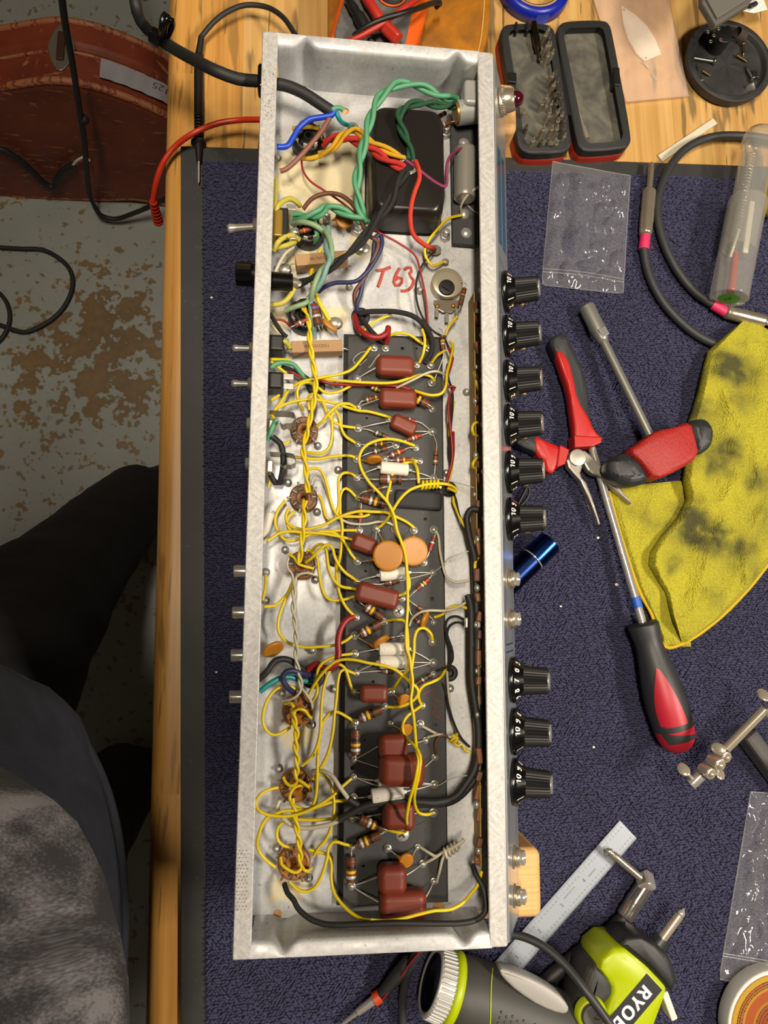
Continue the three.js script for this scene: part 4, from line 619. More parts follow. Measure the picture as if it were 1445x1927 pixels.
{ // ---------------------------------------------------------------- wiring: material; radius mm; heights start, middle, end; route
  const WM = { Y: M.yellowWire, W: M.whiteWire, R: M.redWire, K: M.blackRubber, C: M.blackCloth, N: M.navyWire, T: M.tealWire, L: M.limeWire, O: M.orangeCloth, G: M.greenWire, S: M.sageWire, B: M.blueWire, n: M.brownWire, P: M.purpleWire, m: M.mainsBrown, y: M.yellowCloth, r: M.redCloth, D: M.greenDark, H: M.leadWire, E: M.blueGrey };
  const nm = { Y: 'yellow_wire', W: 'white_wire', R: 'red_wire', K: 'black_cable', C: 'black_wire', N: 'navy_wire', T: 'teal_wire', L: 'lime_wire', O: 'orange_wire', G: 'green_wire', S: 'sage_wire', B: 'blue_wire', n: 'brown_wire', P: 'purple_wire', m: 'brown_wire', y: 'yellow_wire', r: 'red_wire', D: 'dark_green_wire', H: 'bare_wire', E: 'grey_green_wire' };
  const route = (str, h0, hm, h1) => { const p = pxs(str), n = p.length - 1; const acc = [0]; for (let i = 1; i <= n; i++) acc.push(acc[i - 1] + Math.hypot(p[i][0] - p[i - 1][0], p[i][1] - p[i - 1][1])); return p.map(([x, y, hh], i) => { const t = acc[i] / acc[n]; const lin = h0 + (h1 - h0) * t; const h = hh ?? (lin + (hm - (h0 + h1) / 2) * Math.sin(Math.PI * t) ** 0.7); return A(x, y, h); }); };
  const wire = (line) => { const [k, r, h, pts] = line.split(';'); const [h0, hm, h1] = h.split(' ').map(Number); part(amp, nm[k], tube(route(pts, h0, hm, h1), +r * (k === 'Y' ? 1.14 : 1) / 1000, +r > 1.5 ? 9 : 7, 0.0022), WM[k]); };
  `Y;.95;20 14 10;509,676 545,677
Y;.95;20 16 12;509,680 526,693 538,703 542,709
Y;.95;12 17 9;550,728 566,719 591,713 618,708 643,703 662,695 681,675 697,654
Y;.95;13 18 9;596,711 626,715 659,718 690,720 740,720 773,711 794,705 811,709 818,717
R;1.1;12 13 9;599,714 618,721 659,724 723,725 760,729 783,739 799,753 811,766
Y;.95;9 15 9;571,774 563,758 559,739 563,726 573,720 586,721 598,729 613,739 634,738 658,727 671,716
Y;.95;9 14 9;582,771 579,756 582,744 591,741 599,744 608,758 614,774 621,786 628,794 643,801 668,805
Y;.95;15 14 10;513,776 530,764 551,756 576,752 601,753 626,758 651,766 676,773 690,774 715,780 735,786
Y;.95;9 16 9;596,802 606,794 616,781 628,769 639,761 656,760 669,767
Y;.95;8 13 9;576,851 591,853 607,852 618,844 624,826 625,802 624,780 629,771 636,779 640,793 643,809 651,822 660,828 669,834
Y;.95;12 10 9;554,860 577,863 598,864 626,859 660,858 669,862
Y;.95;18 15 14;507,776 515,786
Y;.95;10 9 8;530,841 537,834 547,831
Y;.95;12 16 18;543,733 531,753 518,771 510,779
Y;.95;14 14 18;525,744 509,754
Y;.95;16 14 10;577,884 590,881 601,883 609,894 616,916 622,942 628,959 636,970 646,972 657,972 683,972 695,968
W;.95;9 12 9;586,912 589,901 595,895 603,898 611,912 618,935 625,955 633,971 643,978 660,985 690,986 711,982 728,983 741,989
Y;.95;9 12 9;599,931 605,942 609,959 614,973 622,979 630,975 637,949 637,915 638,898 647,890 660,891 669,897
Y;.95;9 12 5;672,938 666,931 658,923 650,919 645,922 640,935 640,963 644,991 643,1013 640,1046 637,1060
Y;.95;9 14 9;543,957 538,970 540,982 550,991 568,996 591,993 612,987 633,975 646,970 657,966 678,962 698,963 728,965 746,973 766,983 780,994
Y;.95;9 11 9;555,962 546,969 540,980 542,991 551,1002 567,1006 591,1006 607,1002 619,1000 640,998 660,998 671,998
Y;.95;20 15 12;503,1018 515,1010 526,1003 546,1000 571,1002 605,1004 640,1010 664,1016
Y;.95;9 13 9;537,942 525,957 519,971 518,985 525,1003 535,1015 549,1018 564,1014 578,1008 605,1000 622,1001 633,1005 643,1014 651,1025 660,1042 669,1053
Y;.95;9 15 13;586,1039 593,1029 605,1024 613,1031 616,1053 620,1074 630,1094 643,1104 660,1107 674,1110
Y;.95;9 17 9;575,1058 585,1051 596,1040 605,1031 616,1025 625,1031 630,1049 638,1064 651,1079 660,1085 669,1092
Y;.95;9 10 12;576,1034 585,1038 596,1049 600,1074 604,1101 611,1120 618,1127 628,1130 648,1128 668,1122
Y;.95;10 12 9;543,1043 554,1050 561,1061 571,1065 590,1070
W;.9;9 10 11;543,1050 540,1060 542,1070 549,1079 552,1088
W;.9;9 12 11;590,1081 575,1078 561,1082 556,1089
Y;.95;10 11 18;553,1086 549,1098 540,1118 533,1126 520,1138 496,1142
Y;.95;11 12 9;551,1100 534,1135 524,1166 525,1190 538,1207 565,1217 603,1217 634,1213 650,1206 663,1196
Y;.95;5 13 9;632,1060 634,1090 638,1114 648,1138 658,1151 668,1160
Y;.95;9 19 9;580,1308 591,1289 604,1270 618,1255 631,1245 646,1241 668,1242 690,1247 723,1253 743,1260 760,1273 773,1285 784,1294 787,1304 780,1316 763,1326 746,1331 728,1330
Y;.95;8 14 9;590,1295 596,1273 598,1260 606,1248 619,1240 643,1233 664,1230
Y;.95;12 14 9;568,1441 581,1430 590,1419 601,1387 604,1346 606,1313 611,1286 621,1261 631,1251 641,1251 649,1258 654,1271 659,1288 664,1300
Y;.95;10 15 9;596,1478 599,1455 607,1438 616,1420 626,1379 629,1346 633,1313 636,1280 641,1263 649,1260 658,1264 668,1268
Y;.95;10 13 9;596,1440 600,1400 604,1371 609,1356 619,1344 628,1339 638,1341 651,1348 665,1357
Y;.95;9 14 8;560,1300 550,1293 533,1291 516,1300 503,1318 495,1344 496,1364 506,1379 518,1383 535,1376 550,1366
Y;.95;9 13 14;536,1324 548,1324 553,1332
Y;.95;14 15 9;551,1340 563,1334 575,1338 580,1346 585,1351
Y;.95;9 12 6;588,1320 596,1306 597,1290 592,1280
N;1.9;8 18 5;555,1305 540,1293 532,1278 536,1266 550,1262 568,1267 590,1272
T;1.8;18 14 5;488,1302 510,1285 530,1275 546,1274 566,1280 590,1284
K;2.1;18 17 5;486,1279 503,1263 516,1245 530,1240 546,1243 560,1253 580,1267
R;2.2;5 14 9;579,1277 577,1265 585,1255 598,1249 605,1255 619,1258 633,1248 637,1230 636,1210 639,1190 645,1176 653,1166 666,1160
Y;.95;16 14 10;598,1420 597,1445 596,1478 593,1503 586,1519 576,1524 563,1520 548,1511 545,1499 553,1483 566,1478 581,1481 586,1490
Y;.95;14 12 9;618,1420 608,1438 599,1453 588,1466
Y;.95;11 13 9;594,1455 602,1456 613,1463 623,1480 628,1503 628,1528 624,1553 614,1578 599,1596 590,1611
Y;.95;9 17 9;523,1482 506,1486 490,1495 482,1509 485,1523 503,1533 515,1535 540,1536 564,1531 590,1520 623,1500 643,1481 661,1465
Y;.95;9 15 9;518,1632 498,1616 486,1599 484,1583 491,1559 503,1539 520,1531 532,1526 556,1525 581,1523 606,1515 629,1508 653,1506 664,1503
Y;.95;9 11 9;550,1595 533,1591 523,1581 521,1566 526,1553 536,1547 548,1543 590,1543 623,1541 640,1538 662,1537
Y;.95;9 16 34;581,1599 598,1603 616,1609 623,1624 623,1653 628,1679 643,1701 661,1718 681,1729 700,1732
Y;.95;34 34 22;698,1731 720,1733 750,1730 790,1720 816,1714 848,1711 872,1698 887,1681 899,1665 906,1640
Y;.95;9 12 9;546,1661 560,1674 576,1678 591,1671 603,1653 611,1631 616,1611 619,1593 629,1584 646,1588 662,1592
Y;.95;9 13 12;528,1613 530,1626 543,1637 556,1642 565,1637 568,1629
Y;.95;12 13 9;568,1630 572,1637 578,1639 586,1634
Y;.95;9 13 14;533,1463 538,1473 548,1479 558,1473 561,1468 570,1473 582,1482
W;1.5;9 18 16;588,1451 606,1451 624,1460 639,1481 658,1507
W;1.5;9 14 16;526,1506 521,1520 530,1536 546,1551 570,1558 598,1556 623,1550 642,1542
K;1.75;10 38 22;535,1663 541,1680 553,1694 560,1708 579,1726 600,1736 620,1740 681,1739 744,1737 827,1738 868,1737 898,1730 913,1715 914,1696 908,1668 895,1645 889,1627
K;2.5;17 20 22;638,1543 660,1530 681,1519 723,1510 756,1508 790,1509 823,1510 856,1500 876,1477 893,1448 900,1411 900,1370 894,1328 888,1287 887,1235 887,1183 886,1141 880,1119
K;2.3;17 15 20;656,1504 668,1512 682,1520 724,1516 790,1514 850,1508 882,1482 901,1450 909,1411 909,1360 903,1300 898,1240 897,1180 896,1130 894,1080 892,1045 885,1018 880,991 879,971 887,958 900,959
K;2.0;16 16 16;865,1500 890,1470 905,1430 911,1380 908,1330 903,1270 901,1210 901,1160
C;.9;9 14 12;877,1168 859,1160 844,1164 838,1179 844,1204 850,1221 851,1243 839,1256 821,1262
C;.9;12 14 6;878,1178 861,1171 846,1178 841,1196 846,1220 846,1250 845,1264
C;.9;6 13 18;828,1278 839,1303 844,1329 854,1361 869,1391 884,1406
W;.9;5 10 10;841,1263 843,1293 846,1329 852,1360 862,1384
W;.95;9 14 18;795,1367 823,1381 854,1389 878,1407
W;.95;9 14 12;805,1387 828,1382 848,1388
n;.9;9 14 14;819,1420 820,1396 828,1385 839,1385 856,1392
Y;.95;17 17 18;850,1386 857,1384 861,1392 855,1398 862,1404 870,1400 874,1410 884,1416
Y;.95;12 12 10;860,596 845,614 838,631
Y;.95;10 20 14;846,643 852,650 848,675 841,703 839,726 831,740 814,744 794,740 781,736
R;1.0;14 19 12;844,655 851,675 843,703 839,716 844,728 856,727 846,745 844,770 848,811 851,863 839,910
R;1.0;10 16 9;853,813 852,860 842,905
Y;.95;12 14 8;854,755 849,787 846,811 851,855 849,888 842,910
C;.9;12 16 8;830,633 838,640 843,653 852,678 842,686 844,713 851,736 851,770 847,819 846,850 849,880 841,912
R;.8;12 14 9;567,297 570,320 583,340 609,358 636,376 659,394 673,406 711,436 749,457 781,481 791,512 801,561 805,609 807,640
C;.8;8 14 12;820,470 795,498 783,533 786,574 798,602 815,623 832,633
O;1.7;29 30 6;782,304 788,320 789,336 780,362 774,385 772,412 777,440 798,460 818,469
B;2.1;20 22 26;521,277 540,275 551,260 563,240 583,225 609,220 625,216 630,207
m;1.8;18 22 24;527,322 537,319 560,299 586,270 606,245 620,222
T;1.7;26 20 4;631,205 636,220 642,229 650,234 664,237
G;1.7;27 27 26;624,207 632,203 642,204 646,208
K;4.2;26 27 24;500,157 522,158 544,163 571,175 599,193 626,211
P;1.2;29 26 18;764,302 785,317 806,334 827,348 838,351 841,340 840,322 846,296 865,281 900,278
W;.9;20 20 9;903,350 882,365 868,386 868,402
H;.35;20 18 8;880,386 890,396 903,402
Y;.95;8 12 6;870,405 843,412 822,433 804,456 799,472 803,488 815,500 836,492
C;1.9;8 14 9;676,590 690,587 711,586 746,587 777,595 798,612 812,637 812,661 799,684
C;1.8;8 12 9;680,599 701,626 722,645
R;2.1;8 20 9;667,595 673,616 691,631 711,635 727,627 731,615 729,632 726,645
Y;.9;10 9 8;677,630 704,606 736,592
Y;.95;8 13 9;731,632 750,627 770,630 789,643 804,653
Y;.95;14 15 9;794,620 799,637 796,666 789,682
Y;.95;9 13 13;813,682 824,668 839,659
W;.9;12 18 12;746,730 760,723 781,713 806,701 823,699 838,706
N;1.6;6 20 6;599,550 608,542 628,533 670,529 690,512 709,484 719,458 715,442 708,445 704,460 700,492 685,522 678,554 671,575 674,590
n;1.6;14 22 6;570,394 587,374 614,364 642,368 666,388 677,412 694,443 711,456 702,488 684,526 667,553 672,585
L;1.9;24 24 24;518,340 517,372 516,402 514,430
L;1.9;20 24 12;515,428 520,394 531,380 546,374 559,381 564,387
L;1.9;20 23 14;514,472 523,456 536,446 550,443 562,451
L;1.9;18 18 14;520,466 538,462 555,455
L;1.9;18 20 20;508,574 530,571 545,558 555,540
L;1.9;20 22 16;508,653 526,644 537,643 545,654
Y;1.4;6 9 6;603,470 590,500 585,517 588,533 598,563 610,586 620,603
W;1.2;16 16 12;517,513 527,493 538,476 552,465
S;2.0;12 22 12;550,421 568,418 590,423 606,434 612,445
G;1.9;12 16 8;592,412 594,430 597,446 590,456
C;1.5;20 14 10;508,590 520,610 532,627 540,634
R;.9;14 14 9;513,604 525,601 538,606 545,614
W;.8;14 12 9;508,606 520,622 534,634
G;1.7;20 16 6;508,692 520,685 535,682 552,686 566,702 578,716 590,724
C;1.6;12 12 6;530,690 550,697 572,708 590,722
R;1.0;12 12 6;532,690 552,702 570,712 590,724
Y;.95;16 21 18;780,839 756,830 731,826 706,830 686,841 676,860 680,883 695,908 715,929 733,951 743,976 746,994 755,1020 760,1033 764,1055 765,1073 770,1093 769,1108 760,1118 749,1121
Y;.95;9 24 12;784,869 760,872 746,880 738,893 733,916 728,939 735,959 741,979 747,1004 756,1021 763,1046 766,1080 767,1113 767,1146 765,1171 764,1196 765,1220 771,1238 773,1255 776,1276 776,1293 773,1320 778,1346,24 781,1379,28 784,1412,33 787,1430,36 784,1453,37 778,1480,35 770,1509,33 765,1539,30 766,1556,20 762,1566,15 746,1566 728,1561
Y;.95;9 20 9;724,1169 746,1166 760,1168 765,1180 768,1229 768,1259 756,1273 746,1288 738,1300
Y;.95;9 20 20;814,1206 811,1193 798,1182 786,1185 780,1200 779,1226 776,1246 773,1273 774,1300
Y;.95;6 16 9;840,1252 838,1260 829,1275 814,1283 796,1291 788,1303 788,1316 793,1326
Y;.95;9 20 9;794,1327 779,1338 765,1349 757,1366 761,1383 773,1396,28 786,1412,34 791,1426,36 790,1443,37 786,1466,35 780,1493,32 781,1516,22 789,1530,14 803,1533 816,1529
Y;.95;9 22 18;709,994 718,989 730,976 740,959 753,939 770,923 789,915 810,911 839,911 856,918 861,926 843,918
Y;.95;9 20 20;776,864 780,872 785,883 788,910
Y;.95;8 12 18;855,927 853,943 859,959 869,982 884,1006
C;.9;8 12 18;848,920 857,938 862,962 872,990 884,1010
W;.95;9 14 18;818,997 824,1006 828,1038 833,1063 839,1083 851,1094 864,1096 882,1092
H;.35;9 14 18;814,1078 831,1066 844,1051 861,1044 882,1037
W;.95;9 16 18;770,1178 776,1164 790,1153 806,1149 839,1149 861,1143 879,1132
Y;.95;9 13 18;817,1162 833,1156 843,1146 861,1140 880,1145
W;1.0;9 18 22;790,1594 806,1604 820,1611 834,1603 854,1594 873,1581
W;1.0;9 18 21;799,1624 816,1615 833,1604 848,1597 868,1586
W;1.0;9 18 20;822,1660 827,1640 835,1611 848,1596 868,1585 874,1578
H;.35;9 14 18;817,1476 824,1478 839,1470 856,1463 882,1459
H;.35;9 13 18;816,900 833,903 853,907 880,914 892,918
Y;.95;14 22 14;905,800 896,795 889,802 890,815 902,822
Y;.95;14 22 14;902,860 893,866 889,876 897,884
Y;.95;14 20 14;904,1010 894,1018 899,1030 905,1036
Y;.95;14 20 14;903,1048 895,1056 894,1072 903,1086
Y;.95;14 18 14;907,1220 904,1240 905,1258 911,1262
Y;.95;14 18 14;892,700 898,725 903,745
K;2.0;22 22 22;884,1118 885,1150 887,1185 889,1215`.split('\n').forEach(wire);
  // twisted pairs
  const twist = (k1, k2, r, pitch, h, pts) => { const [h0, hm, h1] = h.split(' ').map(Number); const c = curve(route(pts, h0, hm, h1)); const L = c.getLength(), n = Math.max(8, Math.round(L / 0.0022)); const A1 = [], A2 = []; const up = V(0, 1, 0);
    for (let i = 0; i <= n; i++) { const t = i / n, p = c.getPointAt(t), d = c.getTangentAt(t), s = d.clone().cross(up).normalize(), u = s.clone().cross(d).normalize(); const a = t * L / pitch * 2 * Math.PI; const o = s.multiplyScalar(Math.cos(a) * r * 0.98).addScaledVector(u, Math.sin(a) * r * 0.98); A1.push(p.clone().add(o)); A2.push(p.clone().sub(o)); }
    part(amp, nm[k1], tube(A1, r, 7, 0.0014), WM[k1]); part(amp, nm[k2], tube(A2, r, 7, 0.0014), WM[k2]); };
  twist('Y', 'Y', 0.00108, 0.024, '14 19 12', '571,579 580,600 583,640 587,672 592,700 594,715 592,745 585,781 580,802 577,817 573,831 570,848 574,865 576,885 578,913 580,927');
  twist('Y', 'Y', 0.00108, 0.026, '12 16 12', '574,942 571,957 573,974 570,997 568,1020 566,1039 563,1058');
  twist('W', 'W', 0.00095, 0.020, '12 18 13', '554,1088 553,1114 552,1145 556,1180 558,1214 557,1242 563,1270 567,1294');
  part(amp, 'white_wire', tube(route('567,1294 563,1305 550,1315 531,1319', 13, 13, 8), 0.0009), M.whiteWire); part(amp, 'white_wire', tube(route('567,1294 576,1306 586,1322 588,1336', 13, 13, 8), 0.0009), M.whiteWire);
  twist('Y', 'Y', 0.00108, 0.016, '12 16 12', '552,1334 553,1348 555,1363 558,1379 556,1396 557,1412 559,1430 558,1453 557,1467');
  twist('Y', 'Y', 0.00108, 0.018, '12 16 12', '548,1503 552,1520 555,1536 559,1561 563,1586 565,1611 565,1630');
  twist('G', 'G', 0.0019, 0.044, '20 33 22', '862,190 827,180 792,163 754,158 726,172 706,197 695,230 685,268 676,310 671,351 678,393 690,418');
  twist('G', 'G', 0.0019, 0.036, '20 26 14', '692,421 668,409 640,396 616,389 601,401 577,408 552,408');
  twist('D', 'D', 0.0017, 0.036, '20 33 30', '864,198 834,199 799,194 768,198 752,213 752,234 761,254 771,279 773,300');
  twist('S', 'E', 0.0020, 0.048, '14 27 16', '612,428 616,447 619,470 621,490 610,506 601,526 591,546 583,564');
  part(amp, 'sage_wire', tube(route('583,564 574,571 556,577 538,584', 16, 17, 12), 0.0019, 9), M.sageWire); part(amp, 'grey_green_wire', tube(route('583,564 585,580 588,607 591,629', 16, 17, 8), 0.0019, 9), M.blueGrey);
  twist('r', 'r', 0.0019, 0.034, '14 29 30', '608,270 633,260 667,265 702,283 730,303 760,317'); twist('y', 'y', 0.0016, 0.044, '14 30 30', '600,292 626,279 647,253 667,245 690,262 723,280 761,298');
  part(amp, 'yellow_wire', tube(route('567,298 585,298 602,293', 13, 14, 14), 0.0017, 8), M.yellowCloth); part(amp, 'yellow_wire', tube(route('550,242 580,239 604,242', 12, 14, 12), 0.0016, 8), M.yellowCloth);
  twist('C', 'C', 0.0018, 0.06, '30 30 8', '764,322 745,352 735,378 716,405 698,429 670,464 642,488 607,512 573,530 545,538');
  // wrapped joins
  const coil = (m, x0, y0, x1, y1, h, R, r, n, name) => { const a = A(x0, y0, h), b = A(x1, y1, h), d = b.clone().sub(a).normalize(), s = d.clone().cross(V(0, 1, 0)).normalize(); const p = []; for (let i = 0; i <= n * 12; i++) { const t = i / (n * 12), th = i / 12 * 2 * Math.PI; p.push(a.clone().lerp(b, t).addScaledVector(s, Math.cos(th) * R).add(V(0, Math.sin(th) * R, 0))); } part(amp, name, tube(p, r, 7, 0.001), m); };
  coil(M.yellowWire, 793, 913, 828, 910, 20, 0.0026, 0.00095, 5, 'yellow_wire'); coil(M.whiteWire, 836, 1607, 862, 1590, 18, 0.0028, 0.0009, 4, 'white_wire'); coil(M.yellowWire, 852, 1386, 858, 1391, 15, 0.0034, 0.0009, 1.3, 'yellow_wire');
  part(amp, 'tape_wrap', (() => { const g = new RoundedBoxGeometry(0.034, 0.006, 0.013, 3, 0.0028); const p = g.attributes.position; for (let i = 0; i < p.count; i++) p.setY(i, p.getY(i) + 0.0012 * fbm(p.getX(i) * 120, 2, p.getZ(i) * 160, 2)); g.computeVertexNormals(); const c = A(787, 941, 11); g.rotateY(-0.05); g.translate(c.x, c.y, c.z); return g; })(), M.fibreBack, 'black tape wrap');
  const sh = group(amp, 'cable_clamp', 'grey metal clamp'); part(sh, 'strap', rbox(0.011, 0.004, 0.007, 0.001, A(889, 1172, 18)), M.steel);
}
{ // small control pot on the floor, solder lugs, bolts
  const g = group(amp, 'trim_potentiometer', 'round trimmer with slotted black shaft'); const p = A(838, 541, 0), R = 31 / PXM;
  part(g, 'can', lathe(p, V(0, 1, 0), [[0, R], [0.0075, R], [0.0085, R * 0.95], [0.0087, R * 0.6], [0.0087, 0.0001]], 36), mat(0xb4aa94, 0.34, 0.5));
  part(g, 'shaft', lathe(A(840, 542, 8.7), V(0, 1, 0), [[0, R * 0.5], [0.0016, R * 0.5], [0.0022, R * 0.45], [0.0022, 0.0001]], 28), M.black); part(g, 'slot', box(0.0062, 0.0003, 0.0012, A(838, 543, 11.1), -0.55), mat(0x050505, 0.9));
  part(g, 'terminal_wafer', slab(AS('816,566 822,582 834,588 850,588 862,582 868,566', 4), YF + 0.003, 0.002, 0.0003), M.nickel);
  for (const [x, y] of [[822, 588], [841, 598], [860, 588]]) part(g, 'lug', rbox(0.0026, 0.001, 0.007, 0.0003, A(x, y, 6)), M.solder);
  for (const [x, y] of [[823, 576], [853, 575]]) part(g, 'rivet', ball(A(x, y, 6), 0.0017, 1, 0.6, 1), M.brass);
  const lug = (x, y, r, h = 2) => part(amp, 'solder_lug', ball(A(x, y, h), r, 1.2, 0.5, 1), M.solder);
  lug(681, 467, 0.0052); lug(631, 607, 0.0045, 3); lug(819, 470, 0.004, 4); lug(838, 492, 0.0024, 4); lug(808, 231, 0.003, 6); lug(664, 238, 0.0036, 3); lug(555, 435, 0.0032, 12); lug(858, 188, 0.0022, 20); lug(536, 505, 0.004, 4); lug(559, 534, 0.0028, 20);
  const bolt = (x, y, r, h) => { const b = group(amp, 'bolt', 'steel bolt with nut'); part(b, 'nut', lathe(A(x, y, 0), V(0, 1, 0), [[0, r * 1.7], [0.004, r * 1.7], [0.004, r]], 6), M.steel); part(b, 'shank', lathe(A(x, y, 0), V(0, 1, 0), [[0, r], [h, r], [h + 0.0006, r * 0.7], [h + 0.0006, 0.0001]], 12), M.steel); };
  bolt(836, 448, 0.0024, 0.010); bolt(672, 434, 0.0032, 0.010); bolt(837, 255, 0.0024, 0.009); bolt(614, 412, 0.002, 0.007);
}
{ // ---------------------------------------------------------------- controls on the rear wall (left side)
  const X0 = -WID / 2 + 0.0025; const at = (py, h, x = X0) => { const c = U(470, py, YF + h / 1000); return V(x, YF + h / 1000, c.z); };
  const out = V(-1, 0, 0);
  const pbox = (a, b, c, d, hT, hB, r) => { const p = A(a, b, hT), q = A(c, d, hT); return rbox(q.x - p.x + 0.004, (hT - hB) / 1000, q.z - p.z, r, V((p.x + q.x) / 2 - 0.002, YF + (hT + hB) / 2000, (p.z + q.z) / 2)); };
  const zAt = (px, py, h) => A(px, py, h).z;
  const tog = (px, py, tip, r, name) => { const g = group(amp, 'toggle_switch', 'chrome toggle switch on the rear wall'); const c = V(X0, YF + 0.026, zAt(px, py, 26)); const e = A(tip[0], tip[1], 26);
    part(g, 'bushing', lathe(c, out, [[0, 0.006 * r], [0.002, 0.006 * r], [0.0025, 0.0046 * r], [0.006, 0.0044 * r], [0.0062, 0.003 * r]], 18), M.nickel);
    part(g, 'lever', lathe(c.clone().addScaledVector(out, 0.003), e.clone().sub(c), [[0, 0.0016 * r], [Math.max(0.006, c.distanceTo(e) * 0.6), 0.0024 * r], [Math.max(0.008, c.distanceTo(e) - 0.0046), 0.0029 * r], [c.distanceTo(e) - 0.003, 0.0022 * r], [c.distanceTo(e) - 0.0028, 0.0001]], 14), M.chrome);
    return g; };
  const t1 = tog(470, 425, [428, 432], 1.15); part(t1, 'body', pbox(514, 392, 531, 444, 26, 8, 0.0012), M.brass); part(t1, 'cap', pbox(531, 390, 541, 448, 24, 8, 0.001), M.black);
  for (const y of [390, 445]) part(t1, 'lug', rbox(0.007, 0.001, 0.004, 0.0003, A(548, y, 20)), M.solder);
  const t2 = tog(462, 655, [438, 656], 0.95); part(t2, 'body', pbox(508, 628, 534, 660, 24, 6, 0.002), M.black);
  const t3 = tog(460, 722, [436, 722], 0.95); part(t3, 'body', pbox(508, 698, 532, 731, 24, 6, 0.002), M.black); for (const y of [709, 727]) part(t3, 'lug', rbox(0.007, 0.0012, 0.004, 0.0003, A(543, y, 18)), M.solder);
  { // fuse holder
    const g = group(amp, 'fuse_holder', 'black fuse holder with fluted cap'); const c = V(X0, YF + 0.024, zAt(470, 517, 24)); const capS = (r0, n, l) => { const s = new THREE.Shape(); for (let i = 0; i < n * 2; i++) { const a = i / (2 * n) * 2 * Math.PI, r = r0 * ((i & 1) ? 0.93 : 1); if (i) s.lineTo(r * Math.cos(a), r * Math.sin(a)); else s.moveTo(r, 0); } const q = new THREE.ExtrudeGeometry(s, { depth: l, bevelEnabled: true, bevelSize: 0.0008, bevelThickness: 0.0008, bevelOffset: -0.0008, bevelSegments: 2 }); q.rotateY(-Math.PI / 2); return q; };
    part(g, 'collar', lathe(c, out, [[0, 0.0085], [0.006, 0.0084], [0.0064, 0.0078], [0.0066, 0.003]], 26), M.blackGloss); const f = capS(0.0083, 10, 0.0095); f.translate(c.x - 0.0066, c.y, c.z); part(g, 'cap', f, M.blackGloss);
    part(g, 'barrel', cyl(V(X0, c.y, zAt(520, 530, 24)), A(550, 532, 22), 0.0068, 0.0062, 20), M.blackGloss); part(g, 'tip', cyl(A(550, 532, 22), A(562, 534, 22), 0.0042, 0.0034, 12), M.nickel); }
  { // mains outlet, strain relief, cable
    const g = group(amp, 'mains_outlet', 'round black outlet on the rear wall'); part(g, 'flange', lathe(V(X0 - 0.0006, YF + 0.022, zAt(478, 300, 22)), out, [[0, 0.0001], [0, 0.0148], [0.002, 0.0148], [0.0035, 0.012], [0.0035, 0.0001]], 30), M.blackGloss); part(g, 'screw', ball(V(X0 - 0.001, YF + 0.03, zAt(478, 352, 30)), 0.0026), M.steel); part(g, 'screw', ball(V(X0 - 0.001, YF + 0.03, zAt(480, 249, 30)), 0.0022), M.steel);
    const s = group(amp, 'strain_relief', 'black strain relief bushing'); const c = V(X0, YF + 0.026, zAt(480, 152, 26)); part(s, 'collar', rbox(0.0056, 0.014, 0.019, 0.0022, V(X0 - 0.0034, c.y, c.z)), M.blackGloss);
  }
  for (const [y, tx] of [[1075, 438], [1153, 431], [1233, 430], [1311, 424]]) { const g = group(amp, 'phono_socket', 'chrome phono socket on the rear wall'); const c = V(X0, YF + 0.026, zAt(460, y, 26)); part(g, 'washer', rbox(0.0012, 0.014, 0.015, 0.0004, c.clone().add(V(-0.0006, 0, 0.002))), M.capWhite); part(g, 'flange', lathe(c, out, [[0.001, 0.0058], [0.003, 0.0058], [0.0034, 0.0044]], 20), M.nickel); part(g, 'barrel', lathe(c, out, [[0.003, 0.0042], [0.0105, 0.0042], [0.0112, 0.0038], [0.0112, 0.0028], [0.006, 0.0027]], 24), M.chrome); part(g, 'insert', lathe(c, out, [[0.006, 0.0029], [0.0106, 0.0028], [0.0106, 0.0012], [0.006, 0.001]], 14), M.capWhite); }
  for (const [y, yi] of [[797, 788], [872, 865]]) { const g = group(amp, 'speaker_jack', 'speaker jack with bent contact springs'); const c = V(X0, YF + 0.026, zAt(463, y, 26)); part(g, 'nut', lathe(c, out, [[0, 0.0062], [0.0025, 0.0062], [0.0028, 0.0045], [0.006, 0.0044], [0.006, 0.003]], 6), M.chrome); const b = (x, yy, h) => A(x, yy, h);
    const spring = (l, w) => { const p = l.map(([x, dy, h]) => A(x, yi + dy, h)); const pos = [], idx = []; p.forEach((q, i) => { pos.push(q.x, q.y + w / 2, q.z, q.x, q.y - w / 2, q.z); if (i) { const k = 2 * i; idx.push(k - 2, k - 1, k, k, k - 1, k + 1); } }); const ge = new THREE.BufferGeometry(); ge.setAttribute('position', new THREE.Float32BufferAttribute(pos, 3)); ge.setIndex(idx); const e = ge.toNonIndexed(); e.computeVertexNormals(); return e; };
    part(g, 'contact_spring', spring([[508, -10, 20], [530, -9, 20], [545, -8, 20], [553, -6, 20], [557, 2, 20], [556, 10, 20], [548, 14, 20], [538, 14, 20], [534, 17, 20], [529, 14, 20], [527, 8, 20]], 0.016), mat(0x9d967f, 0.35, 0.5, { side: THREE.DoubleSide })); part(g, 'frame', pbox(500, yi, 514, yi + 24, 18, 8, 0.001), M.nickel); }
  part(amp, 'black_cable', tube([A(512, 822, 20), A(528, 836, 19), A(533, 862, 18), A(530, 895, 14), A(523, 912, 10), A(514, 903, 10), A(509, 893, 12)], 0.0021, 9), M.blackRubber); part(amp, 'green_wire', tube([A(520, 790, 20), A(512, 806, 20), A(502, 830, 18)], 0.0019, 8), M.greenWire); part(amp, 'yellow_wire', tube([A(508, 880, 14), A(509, 900, 10), A(504, 918, 9)], 0.001), M.yellowWire);
